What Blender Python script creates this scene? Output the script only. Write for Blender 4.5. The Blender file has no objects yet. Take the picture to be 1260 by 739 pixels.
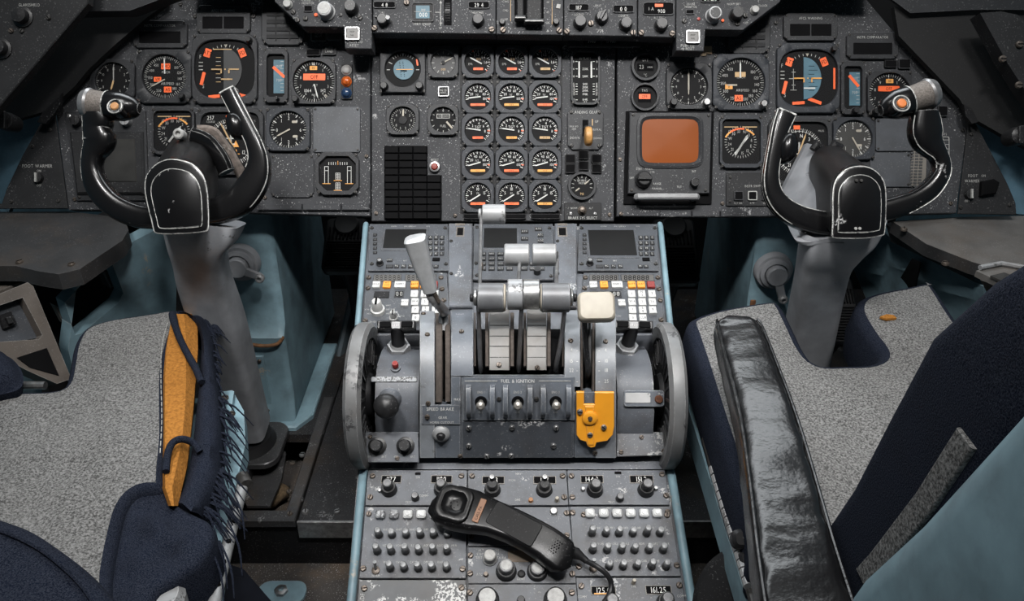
import bpy, bmesh, math, random
from mathutils import Vector, Matrix
random.seed(7)
PI = math.pi
R_ = math.radians
scene = bpy.context.scene
col = scene.collection

# ------------------------------------------------------------------ camera
FPX, CX, CY = 1000.0, 630.0, 369.5          # focal length in pixels of the 1260x739 frame
CAM = Vector((0.0, 0.0, 1.25)); PITCH = R_(30)
Fv = Vector((0, math.cos(PITCH), -math.sin(PITCH)))
Uv = Vector((0, math.sin(PITCH), math.cos(PITCH)))
Rv = Vector((1, 0, 0))
cd = bpy.data.cameras.new('camera'); cam = bpy.data.objects.new('camera', cd); col.objects.link(cam)
cd.sensor_width = 36.0; cd.lens = FPX / 1260 * 36.0; cd.clip_start = 0.02
cam.location = CAM; cam.rotation_euler = (R_(90) - PITCH, 0, 0)
scene.camera = cam

# ------------------------------------------------------------------ light
scene.view_settings.view_transform = 'Standard'; scene.view_settings.look = 'None'
scene.view_settings.gamma = 1.0; scene.view_settings.use_curve_mapping = False
scene.view_settings.exposure = -0.2
wd = bpy.data.worlds.new('world'); scene.world = wd; wd.use_nodes = True
bgn = wd.node_tree.nodes['Background']
bgn.inputs[0].default_value = (0.80, 0.90, 1.0, 1); bgn.inputs[1].default_value = 0.025
def area(name, loc, target, sx, sy, power, color=(1, 1, 1), spread=180):
    ld = bpy.data.lights.new(name, 'AREA'); ld.shape = 'RECTANGLE'; ld.size = sx; ld.size_y = sy
    ld.energy = power; ld.color = color; ld.spread = R_(spread)
    o = bpy.data.objects.new(name, ld); col.objects.link(o); o.location = loc
    o.rotation_euler = (Vector(target) - Vector(loc)).to_track_quat('-Z', 'Y').to_euler()
    return o
# windscreen daylight ahead; the overhead and rear fills are added, not cockpit lamps
area('windscreen_daylight', (0.0, 1.78, 1.62), (0.0, 0.75, 0.55), 1.7, 0.42, 10.5, (0.92, 0.97, 1.0), 130)
area('left_overhead_fill', (-0.50, 0.68, 2.25), (-0.10, 0.98, 0.5), 0.35, 0.35, 3.0, (1.0, 0.985, 0.96), 100)  # added overhead fill pair, split sideways to keep glare off the handset
area('right_overhead_fill', (0.50, 0.68, 2.25), (0.10, 0.98, 0.5), 0.35, 0.35, 3.0, (1.0, 0.985, 0.96), 100)
area('left_rear_fill', (-0.45, -0.10, 2.90), (-0.04, 1.20, 0.62), 0.35, 0.2, 4.9, (1.0, 0.985, 0.97), 52)  # added fill pair behind the camera, placed so gauge glass does not mirror it
area('right_rear_fill', (0.45, -0.10, 2.90), (0.04, 1.20, 0.62), 0.35, 0.2, 4.9, (1.0, 0.985, 0.97), 52)

# ------------------------------------------------------------------ geometry helpers
def ray(x, y): return Fv + Rv * ((x - CX) / FPX) - Uv * ((y - CY) / FPX)
def at(x, y, d): return CAM + ray(x, y) * d
class Frame:
    """a flat surface of the cockpit: origin, right axis, up-the-surface axis, outward normal"""
    def __init__(s, o, u, v):
        s.o = Vector(o); s.u = Vector(u).normalized(); v = Vector(v)
        s.v = (v - s.u * v.dot(s.u)).normalized(); s.n = s.u.cross(s.v)
    def px(s, x, y, h=0.0):
        r = ray(x, y); o = s.o + s.n * h
        t = (o - CAM).dot(s.n) / r.dot(s.n); p = CAM + r * t - s.o
        return (p.dot(s.u), p.dot(s.v))
    def mat(s, u=0.0, v=0.0, h=0.0):
        p = s.o + s.u * u + s.v * v + s.n * h
        return Matrix(((s.u.x, s.v.x, s.n.x, p.x), (s.u.y, s.v.y, s.n.y, p.y), (s.u.z, s.v.z, s.n.z, p.z), (0, 0, 0, 1)))
    def w(s, u, v, h=0.0): return s.o + s.u * u + s.v * v + s.n * h
def inset(pts, d):
    n = len(pts); out = []
    for i in range(n):
        p0, p1, p2 = pts[i - 1], pts[i], pts[(i + 1) % n]
        e1 = Vector((p1[0] - p0[0], p1[1] - p0[1])); e2 = Vector((p2[0] - p1[0], p2[1] - p1[1]))
        if e1.length < 1e-9 or e2.length < 1e-9: out.append(p1); continue
        e1.normalize(); e2.normalize()
        n1 = Vector((-e1.y, e1.x)); n2 = Vector((-e2.y, e2.x)); b = n1 + n2
        if b.length < 1e-6: b = n1.copy()
        b.normalize(); k = d / max(0.35, b.dot(n1))
        out.append((p1[0] + b.x * k, p1[1] + b.y * k))
    return out
def ccw(pts):
    a = sum(pts[i - 1][0] * pts[i][1] - pts[i][0] * pts[i - 1][1] for i in range(len(pts)))
    return list(pts) if a > 0 else list(pts)[::-1]
def rrect(w, h, r, n=4, cx=0, cy=0):
    r = min(r, w * .499, h * .499); pts = []
    for (sx, sy, a0) in ((1, 1, 0), (-1, 1, 90), (-1, -1, 180), (1, -1, 270)):
        for k in range(n + 1):
            a = R_(a0 + 90 * k / n)
            pts.append((cx + sx * (w / 2 - r) + r * math.cos(a), cy + sy * (h / 2 - r) + r * math.sin(a)))
    return pts
def cutrect(w, h, c, cx=0, cy=0):
    a, b = w / 2, h / 2
    return [(cx + x, cy + y) for x, y in ((a, -b + c), (a, b - c), (a - c, b), (-a + c, b), (-a, b - c), (-a, -b + c), (-a + c, -b), (a - c, -b))]
def circ(r, n=24, cx=0, cy=0): return [(cx + r * math.cos(2 * PI * i / n), cy + r * math.sin(2 * PI * i / n)) for i in range(n)]
def catmull(pts, n=6, closed=False):
    P = [Vector(p) for p in pts]; N = len(P); out = []
    rng = N if closed else N - 1
    for i in range(rng):
        if closed: a, b, c, d = P[i - 1], P[i], P[(i + 1) % N], P[(i + 2) % N]
        else: a, b, c, d = P[max(i - 1, 0)], P[i], P[i + 1], P[min(i + 2, N - 1)]
        for k in range(n):
            t = k / n
            out.append(.5 * ((2 * b) + (c - a) * t + (2 * a - 5 * b + 4 * c - d) * t * t + (3 * b - a - 3 * c + d) * t ** 3))
    if not closed: out.append(P[-1])
    return out
_glyph = {}
def glyph(ch):
    if ch not in _glyph:
        cu = bpy.data.curves.new('g', 'FONT'); cu.body = ch; cu.resolution_u = 2; cu.size = 1.0
        o = bpy.data.objects.new('g', cu); col.objects.link(o)
        dg = bpy.context.evaluated_depsgraph_get(); me = bpy.data.meshes.new_from_object(o.evaluated_get(dg))
        vs = [(v.co.x, v.co.y) for v in me.vertices]; fs = [tuple(p.vertices) for p in me.polygons]
        x0 = min([v[0] for v in vs] or [0]); x1 = max([v[0] for v in vs] or [.25])
        _glyph[ch] = ([(v[0] - x0, v[1]) for v in vs], fs, x1 - x0)
        bpy.data.objects.remove(o); bpy.data.curves.remove(cu); bpy.data.meshes.remove(me)
    return _glyph[ch]
class MB:
    def __init__(s, M=None): s.v = []; s.f = []; s.m = []; s.mats = []; s.M = M or Matrix()
    def mi(s, m):
        if m not in s.mats: s.mats.append(m)
        return s.mats.index(m)
    def add(s, vs, fs, m):
        b = len(s.v); k = s.mi(m)
        s.v += [s.M @ Vector(v) for v in vs]
        for f in fs: s.f.append(tuple(i + b for i in f)); s.m.append(k)
    def poly(s, pts, m): s.add(pts, [tuple(range(len(pts)))], m)
    def prism(s, pts, z0, z1, m, ch=0.0, chz=None, top=None, bottom=True):
        pts = ccw(pts); n = len(pts); chz = ch if chz is None else chz
        rings = [[(p[0], p[1], z0) for p in pts]]
        if ch > 0:
            rings.append([(p[0], p[1], z1 - chz) for p in pts]); rings.append([(p[0], p[1], z1) for p in inset(pts, ch)])
        else: rings.append([(p[0], p[1], z1) for p in pts])
        vs = sum(rings, []); fs = []
        for r in range(len(rings) - 1):
            for i in range(n):
                j = (i + 1) % n; fs.append((r * n + i, r * n + j, (r + 1) * n + j, (r + 1) * n + i))
        if bottom: fs.append(tuple(range(n - 1, -1, -1)))
        L = (len(rings) - 1) * n
        if top is None: fs.append(tuple(range(L, L + n))); s.add(vs, fs, m)
        else:
            s.add(vs, fs, m); s.poly([(p[0], p[1], p[2]) for p in rings[-1]], top)
    def box(s, x0, x1, y0, y1, z0, z1, m, ch=0.0): s.prism([(x0, y0), (x1, y0), (x1, y1), (x0, y1)], z0, z1, m, ch)
    def rbox(s, cx, cy, w, h, r, z0, z1, m, ch=0.0, n=3, top=None): s.prism(rrect(w, h, r, n, cx, cy), z0, z1, m, ch, top=top)
    def lathe(s, prof, m, seg=32, c=(0, 0), cap=True):
        n = len(prof)
        vs = [(c[0] + r * math.cos(2 * PI * i / seg), c[1] + r * math.sin(2 * PI * i / seg), z) for (r, z) in prof for i in range(seg)]
        fs = [(k * seg + i, k * seg + (i + 1) % seg, (k + 1) * seg + (i + 1) % seg, (k + 1) * seg + i) for k in range(n - 1) for i in range(seg)]
        if cap: fs.append(tuple(range(seg - 1, -1, -1))); fs.append(tuple(range((n - 1) * seg, n * seg)))
        s.add(vs, fs, m)
    def cyl(s, p0, p1, r0, r1, m, seg=16):
        s.tube([p0, p1], [r0, r1], m, seg)
    def tube(s, pts, rad, m, seg=10, cap=True, up=None, sx=1.0):
        P = [Vector(p) for p in pts]; n = len(P)
        if not hasattr(rad, '__len__'): rad = [rad] * n
        T = [(P[min(i + 1, n - 1)] - P[max(i - 1, 0)]).normalized() for i in range(n)]
        a = Vector(up) if up else (Vector((0, 0, 1)) if abs(T[0].z) < .9 else Vector((1, 0, 0)))
        rings = []
        for i in range(n):
            a = (a - T[i] * a.dot(T[i])).normalized(); b = T[i].cross(a)
            r = rad[i]; ra, rb = (r if hasattr(r, '__len__') else (r, r * sx))
            rings.append([P[i] + a * (ra * math.cos(2 * PI * k / seg)) + b * (rb * math.sin(2 * PI * k / seg)) for k in range(seg)])
        s.loft(rings, m, cap)
    def loft(s, rings, m, cap=True, closed=True, loop=False):
        n = len(rings[0]); vs = [v for r in rings for v in r]; fs = []; K = len(rings)
        for k in range(K if loop else K - 1):
            k2 = (k + 1) % K
            for i in range(n if closed else n - 1):
                j = (i + 1) % n; fs.append((k * n + i, k * n + j, k2 * n + j, k2 * n + i))
        if cap and closed and not loop: fs.append(tuple(range(n - 1, -1, -1))); fs.append(tuple(range((K - 1) * n, K * n)))
        s.add(vs, fs, m)
    def ringplate(s, outer, inner, prof, m, N=96):
        """outer/inner: radius functions of angle; prof: list of (t 0=outer..1=inner, z)"""
        ang = [2 * PI * (i + .5) / N for i in range(N)]
        rings = [[((outer(a) * (1 - t) + inner(a) * t) * math.cos(a), (outer(a) * (1 - t) + inner(a) * t) * math.sin(a), z) for a in ang] for (t, z) in prof]
        s.loft(rings, m, cap=False)
    def text(s, st, x, y, h, m, z=0.0, align='c', sx=.8, rot=0.0, gap=.14):
        sc = h / .72; adv = []; w = 0.0
        for ch in st:
            if ch == ' ': adv.append((w, None)); w += .38 * sx; continue
            g = glyph(ch); adv.append((w, g)); w += (g[2] + gap) * sx
        w -= gap * sx
        x0 = {'c': -w / 2, 'l': 0, 'r': -w}[align]; ca, sa = math.cos(rot), math.sin(rot)
        for (a, g) in adv:
            if not g: continue
            vs = []
            for (gx, gy) in g[0]:
                lx = (x0 + a + gx * sx) * sc; ly = (gy - .36) * sc
                vs.append((x + lx * ca - ly * sa, y + lx * sa + ly * ca, z))
            s.add(vs, g[1], m)
    def mesh(s, name, smooth=35, recalc=True):
        me = bpy.data.meshes.new(name); me.from_pydata([tuple(v) for v in s.v], [], s.f)
        for m in s.mats: me.materials.append(m)
        me.polygons.foreach_set('material_index', s.m); me.update()
        if recalc:
            bm = bmesh.new(); bm.from_mesh(me); bmesh.ops.recalc_face_normals(bm, faces=bm.faces); bm.to_mesh(me); bm.free()
        if smooth:
            me.polygons.foreach_set('use_smooth', [True] * len(me.polygons)); me.set_sharp_from_angle(angle=R_(smooth))
        return me
    def build(s, name, parent=None, smooth=35, recalc=True, me=None):
        o = bpy.data.objects.new(name, me or s.mesh(name, smooth, recalc)); col.objects.link(o)
        if parent: o.parent = parent
        return o
def tag(o, label=None, cat=None, group=None, kind=None):
    if label: o['label'] = label
    if cat: o['category'] = cat
    if group: o['group'] = group
    if kind: o['kind'] = kind
    return o
def thing(name, label, cat, M=None, group=None):
    o = bpy.data.objects.new(name, None); col.objects.link(o); o.empty_display_size = .02
    if M is not None: o.matrix_world = M
    return tag(o, label, cat, group)
def inst(name, me, parent, M=None):
    o = bpy.data.objects.new(name, me); col.objects.link(o)
    if parent: o.parent = parent
    if M is not None: o.matrix_local = M
    return o
def T(x, y, z=0.0): return Matrix.Translation((x, y, z))
def copy_tree(o, parent=None):
    c = o.copy(); col.objects.link(c); c.parent = parent
    for ch in list(o.children): copy_tree(ch, c)
    return c

# ------------------------------------------------------------------ materials
def srgb(r, g, b):
    f = lambda c: (c / 255 / 12.92) if c / 255 <= .04045 else ((c / 255 + .055) / 1.055) ** 2.4
    return (f(r), f(g), f(b))
def M_(name, c, rough=.5, metal=0.0, var=.18, vs=25, specks=0.0, chips=0.0, chipc=(.55, .55, .55), chs=60, edge=0.0, edgec=(.6, .6, .6), er=.0018, grime=0.0, grimec=(.09, .065, .045), bump=0.0, bs=400, spec=.5, coat=0.0, fab=0.0, fabs=500, emit=0.0):
    m = bpy.data.materials.new(name); m.use_nodes = True; nt = m.node_tree; N = nt.nodes; L = nt.links
    b = N['Principled BSDF']; b.inputs['Roughness'].default_value = rough; b.inputs['Metallic'].default_value = metal
    b.inputs['Specular IOR Level'].default_value = spec; b.inputs['Coat Weight'].default_value = coat
    if emit: b.inputs['Emission Color'].default_value = (*c, 1); b.inputs['Emission Strength'].default_value = emit
    geo = N.new('ShaderNodeNewGeometry').outputs['Position']
    def noise(scale, detail=3, rgh=.55):
        n = N.new('ShaderNodeTexNoise'); n.inputs['Scale'].default_value = scale; n.inputs['Detail'].default_value = detail
        n.inputs['Roughness'].default_value = rgh; L.new(geo, n.inputs['Vector']); return n.outputs['Fac']
    def ramp(src, lo, hi):
        r = N.new('ShaderNodeMapRange'); r.inputs[1].default_value = lo; r.inputs[2].default_value = hi; L.new(src, r.inputs[0]); return r.outputs[0]
    def mul(a, k):
        x = N.new('ShaderNodeMath'); x.operation = 'MULTIPLY'; L.new(a, x.inputs[0])
        if isinstance(k, float): x.inputs[1].default_value = k
        else: L.new(k, x.inputs[1])
        return x.outputs[0]
    def mix(f, a, c2):
        x = N.new('ShaderNodeMix'); x.data_type = 'RGBA'; L.new(f, x.inputs[0])
        for v, i in ((a, 6), (c2, 7)):
            if isinstance(v, tuple): x.inputs[i].default_value = (*v, 1)
            else: L.new(v, x.inputs[i])
        return x.outputs[2]
    cur = c
    if var: cur = mix(ramp(noise(vs, 5), .3, .7), tuple(x * (1 - var) for x in c), tuple(min(1, x * (1 + var)) for x in c))
    if fab: cur = mix(ramp(noise(fabs, 2, .7), .36, .64), cur, tuple(min(1, x * (1 + fab) + .02 * fab) for x in c)) if True else cur
    if grime: cur = mix(mul(ramp(noise(14, 6, .65), .48, .72), grime), cur, grimec)
    if specks: cur = mix(mul(ramp(noise(420, 2, .5), .63, .69), mul(ramp(noise(30, 3), .35, .65), specks)), cur, (.5, .5, .5))
    if chips: cur = mix(mul(ramp(noise(chs * 5, 4, .6), .50, .53), ramp(noise(chs * .45, 3), .70 - .3 * chips, .74 - .3 * chips)), cur, chipc)
    if edge:
        bv = N.new('ShaderNodeBevel'); bv.samples = 3; bv.inputs['Radius'].default_value = er
        d = N.new('ShaderNodeVectorMath'); d.operation = 'DOT_PRODUCT'; L.new(bv.outputs[0], d.inputs[0])
        L.new(N['Geometry'].outputs['Normal'], d.inputs[1])
        e = ramp(d.outputs['Value'], .985, .93)
        cur = mix(mul(e, mul(ramp(noise(90, 5, .7), .36, .58), edge)), cur, edgec)
    if isinstance(cur, tuple): b.inputs['Base Color'].default_value = (*cur, 1)
    else: L.new(cur, b.inputs['Base Color'])
    if bump:
        bn = N.new('ShaderNodeBump'); bn.inputs['Strength'].default_value = bump; bn.inputs['Distance'].default_value = .001
        L.new(noise(bs, 3), bn.inputs['Height']); L.new(bn.outputs[0], b.inputs['Normal'])
    return m
def glass_mat():
    m = bpy.data.materials.new('instrument_glass'); m.use_nodes = True; nt = m.node_tree; nt.nodes.clear()
    o = nt.nodes.new('ShaderNodeOutputMaterial'); t = nt.nodes.new('ShaderNodeBsdfTransparent'); g = nt.nodes.new('ShaderNodeBsdfGlossy')
    g.inputs['Roughness'].default_value = .015; x = nt.nodes.new('ShaderNodeMixShader'); x.inputs[0].default_value = .008
    nt.links.new(t.outputs[0], x.inputs[1]); nt.links.new(g.outputs[0], x.inputs[2]); nt.links.new(x.outputs[0], o.inputs[0]); return m
GLASS = glass_mat()
PANELG = M_('panel_grey_paint', (.037, .0385, .0425), .62, specks=.85, chips=.15, chipc=(.3, .3, .3), grime=.25, grimec=(.03, .028, .027), bump=.12, spec=0.3)
PANELD = M_('dark_panel_paint', (.019, .0195, .021), .6, specks=.25, grime=.2, grimec=(.02, .018, .016), bump=.1, spec=0.25)
BEZEL = M_('bezel_black_paint', (.024, .025, .0275), .5, specks=.25, edge=.5, edgec=(.16, .16, .17), er=.0012, spec=0.3)
BEZELB = M_('bezel_blue_grey', (.027, .030, .036), .5, specks=.3, edge=.4, edgec=(.12, .125, .13), er=.0012, spec=0.3)
FACE = M_('dial_face_black', (.0075, .0075, .008), .6, var=.1, spec=0.12)
FACEG = M_('dial_face_grey', (.055, .055, .056), .6)
BLK = M_('matt_black', (.011, .011, .012), .5, specks=.25, spec=0.2)
BLKD = M_('deep_black', (.004, .004, .0045), .8, spec=0.08)
KNOB = M_('black_knob_plastic', (.016, .016, .017), .38, specks=.3, edge=.5, edgec=(.15, .15, .15), er=.001, spec=0.35)
WHT = M_('marking_white', (.62, .62, .60), .6, var=.1)
WHTD = M_('marking_dull', (.36, .36, .345), .6, var=.25, vs=200)
CREAMK = M_('marking_tan', (.50, .33, .16), .6)
ORG = M_('flag_orange', (.93, .13, .025), .5, var=.12, vs=60)
YEL = M_('band_amber', (.72, .33, .07), .55, var=.12, vs=60)
BLUEW = M_('instrument_blue', (.055, .135, .18), .5, var=.2, vs=40)
STEEL = M_('worn_steel', (.32, .32, .32), .38, .85, var=.3, vs=120)
SCREW = M_('screw_steel', (.125, .105, .09), .45, .6, var=.4, vs=150, grime=.5)
SCREWD = M_('screw_dark', (.05, .048, .046), .45, .4, var=.4, vs=150)
GREYL = M_('worn_grey_metal', (.27, .275, .28), .48, .25, chips=.45, chipc=(.10, .10, .10), chs=40, edge=.5, edgec=(.75, .75, .75), grime=.35)
PED = M_('pedestal_grey_paint', (.092, .100, .115), .5, specks=.3, chips=.25, chipc=(.38, .38, .38), grime=.8, grimec=(.05, .042, .036), edge=.6, edgec=(.38, .39, .4), er=.0015, bump=.08, bs=300)
PEDD = M_('pedestal_dark_paint', (.052, .058, .068), .52, specks=.25, chips=.12, chipc=(.4, .4, .4), grime=.35, grimec=(.05, .042, .036), edge=.6, edgec=(.3, .3, .31), er=.0012, bump=.08)
BLUE = M_('cockpit_blue_paint', (.165, .258, .300), .48, chips=.12, chipc=(.3, .28, .24), chs=30, grime=.45, grimec=(.05, .055, .06), edge=.5, edgec=(.45, .5, .52), bump=.06, bs=150)
COLG = M_('column_grey_paint', (.26, .268, .285), .5, specks=.08, chips=.06, chipc=(.05, .05, .05), grime=.25, grimec=(.09, .085, .08), bump=.06, bs=200)
HUBB = M_('hub_barrel_black', (.006, .006, .0063), .38, spec=.3, specks=.15, chips=.08, chipc=(.1, .09, .08))
YOKE = M_('yoke_black_gloss', (.0055, .0055, .006), .23, var=.1, spec=.35, edge=.95, edgec=(.55, .55, .54), er=.0022, chips=.06, chipc=(.4, .4, .4), coat=.1)
KEYW = M_('key_white', (.50, .505, .50), .45, var=.12, vs=120, grime=.2)
KEYO = M_('key_orange', (.80, .30, .03), .45, var=.12)
KEYR = M_('key_red', (.20, .018, .014), .45)
CREAM = M_('cream_plastic', (.38, .345, .285), .5, var=.12, grime=.4, grimec=(.22, .18, .13), bump=.05)
YPAINT = M_('yellow_guard_paint', (.74, .30, .018), .45, var=.1, edge=.5, edgec=(.5, .35, .15))
WOOL = M_('grey_wool', (.056, .0555, .0545), .95, var=.25, vs=18, fab=2.1, fabs=380, bump=1.0, bs=330, spec=.1)
NAVY = M_('navy_fabric', (.0028, .0050, .0118), .95, var=.3, fab=1.0, fabs=800, bump=1.0, bs=700, spec=.08)
FOAM = M_('orange_foam', (.32, .135, .028), .9, var=.35, vs=260, grime=.3, grimec=(.2, .08, .015), bump=1.0, bs=260, spec=.1)
LEATHER = M_('black_leather', (.006, .006, .0065), .27, var=.1, bump=.9, bs=70)
DARKM = M_('dark_floor_metal', (.035, .035, .037), .42, .5, specks=.6, chips=.2, chipc=(.2, .2, .2), grime=.5)
FLOORM = M_('floor_plate_metal', (.075, .075, .078), .4, .5, specks=.4, chips=.2, chipc=(.3, .3, .3), grime=.7)
CARPET = M_('worn_floor_mat', (.045, .04, .037), .9, specks=.8, grime=.8, grimec=(.10, .07, .045), bump=.6, bs=200)
RUBBER = M_('black_rubber', (.009, .009, .010), .5, var=.15)
BROWNM = M_('console_brown_paint', (.105, .09, .078), .5, specks=.2, grime=.3, edge=.7, edgec=(.4, .4, .38), bump=.05)

CAPG = M_('knob_cap_grey', (.12, .12, .125), .35, var=.3, vs=200, edge=.4)
CAPL = M_('knob_cap_light', (.33, .33, .32), .4, var=.2, vs=200, grime=.3)
# ------------------------------------------------------------------ shared small meshes
def screw_mesh(r, m, slot=True):
    b = MB(); b.lathe([(r, 0), (r, r * .45), (r * .8, r * .75), (.0001, r * .8)], m, 14, cap=False)
    if slot: b.box(-r * .75, r * .75, -r * .13, r * .13, r * .74, r * .86, BLKD)
    return b.mesh('screw', 40)
SCR = {}
def screw(parent, x, y, r=.0026, m=None, z=0.0, rot=None):
    m = m or SCREWD; k = (round(r, 5), m.name)
    if k not in SCR: SCR[k] = screw_mesh(r, m)
    a = random.random() * PI if rot is None else rot
    return inst('screw', SCR[k], parent, T(x, y, z) @ Matrix.Rotation(a, 4, 'Z'))

def unit(name, label, cat, outline, F, h=.0035, m=None, ch=.0008, group=None, z=.0005):
    pts = [F.px(x, y) for x, y in outline]; cx = sum(p[0] for p in pts) / len(pts); cy = sum(p[1] for p in pts) / len(pts)
    t = thing(name, label, cat, F.mat(cx, cy, z), group); b = MB()
    b.prism([(p[0] - cx, p[1] - cy) for p in pts], 0, h, m or PEDD, ch); b.build('face_plate', t)
    return t, (lambda x, y, hh=0.0: tuple(a - c for a, c in zip(F.px(x, y, hh), (cx, cy))))
def pxrect(b, q, x0, y0, x1, y1, z0, z1, m, ch=.0, r=.0006):
    a = q(x0, y1); c = q(x1, y0); cx, cy = (a[0] + c[0]) / 2, (a[1] + c[1]) / 2
    b.rbox(cx, cy, abs(c[0] - a[0]), abs(c[1] - a[1]), r, z0, z1, m, ch, 2)
# ================================================================== main instrument panel
PANEL_D = 1.43; PK = PANEL_D / FPX
PANEL = Frame(CAM + Fv * PANEL_D, Rv, Uv)          # raked like the pilots' line of sight; metres on its surface
def lp(pts, F=None): return [(F or PANEL).px(x, y) for x, y in pts]
def board(name, label, outline, mat, F=None, t=.025, ch=.0012, cat='panel', h=0.0):
    F = F or PANEL; pts = lp(outline, F); cx = sum(p[0] for p in pts) / len(pts); cy = sum(p[1] for p in pts) / len(pts)
    r = thing(name, label, cat, F.mat(cx, cy, h - .0008))
    b = MB(); b.prism([(p[0] - cx, p[1] - cy) for p in pts], -t, 0, mat, ch); b.build('panel_plate', r)
    return r, (lambda x, y: tuple(a - c for a, c in zip(F.px(x, y), (cx, cy))))
lboard, lq = board('instrument_panel', 'large grey left instrument panel behind the left yoke',
    [(84, 258), (68, 137), (100, 95), (138, 58), (182, 22), (206, -6), (455.6, -6), (455.6, 266), (320, 262), (210, 259)], PANELD if False else PANELG)
cboard, cq = board('instrument_panel', 'grey centre panel with fifteen engine gauges and black warning block', [(457, 48), (757, 48), (755.5, 272), (457, 272)], PANELG)
rboard, rq = board('instrument_panel', 'large grey right instrument panel behind the right yoke',
    [(759, 266), (760, -6), (1062, -6), (1108, 48), (1182, 124), (1192, 145), (1177, 262), (1000, 266)], PANELG)
for (bd, q, pts) in ((lboard, lq, [(451, 192), (449, 62), (326, 243), (222, 5), (142, 36), (125, 55), (240, 20), (312, 20), (92, 245)]),
                     (cboard, cq, [(463, 262), (462, 66), (750, 264), (748, 66), (560, 265)]),
                     (rboard, rq, [(763, 196), (764, 263), (1170, 250), (1150, 110), (1185, 160), (955, 28), (1140, 246), (889, 250)])):
    for (x, y) in pts: u = q(x, y); screw(bd, u[0], u[1], .0036, SCREW if y > 180 else SCREWD)
lip = MB(); 
for (a, c) in ((318, 372), (373, 420), (421, 455)): p = lq(a, 259); p2 = lq(c, 251); lip.box(p[0], p2[0], p[1], p2[1], 0, .006, PANELG, .0015)
lip.build('lower_lip', lboard)
lip = MB()
for (a, c) in ((812, 850), (851, 885), (886, 918)): p = rq(a, 267); p2 = rq(c, 259.5); lip.box(p[0], p2[0], p[1], p2[1], 0, .006, PANELG, .0015)
lip.build('lower_lip', rboard)

def ticks(b, r0, r1, n, a0, a1, w, m, z, skip=None):
    for i in range(n):
        a = R_(a0 + (a1 - a0) * i / max(1, n - 1)); s, c = math.sin(a), math.cos(a)
        b.poly([(r0 * s - w * c / 2, r0 * c + w * s / 2, z), (r0 * s + w * c / 2, r0 * c - w * s / 2, z), (r1 * s + w * c / 2, r1 * c - w * s / 2, z), (r1 * s - w * c / 2, r1 * c + w * s / 2, z)], m)
def ptext(b, st, ang, rad, h, m, z):
    a = R_(ang); b.text(st, rad * math.sin(a), rad * math.cos(a), h, m, z)
def octr(hw, hh, cut):
    def f(a):
        c, s = abs(math.cos(a)), abs(math.sin(a)); L = hw + hh - cut
        return min(hw / max(c, 1e-6), hh / max(s, 1e-6), L / (c + s))
    return f
def rr_r(hw, hh, p=6.0):
    return lambda a: 1 / ((abs(math.cos(a)) / hw) ** p + (abs(math.sin(a)) / hh) ** p) ** (1 / p)
def needle_mesh(ln, w, m, tail=.0, z=.0022, hub=0, hubm=None):
    b = MB(); b.prism([(-w / 2, -tail), (w / 2, -tail), (w / 2, ln * .82), (0, ln), (-w / 2, ln * .82)], z, z + .0007, m)
    if hub: b.lathe([(hub, .0012), (hub, z + .0012), (.0001, z + .0013)], hubm or BLK, 18, cap=False)
    return b
BZ = .0075
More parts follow.
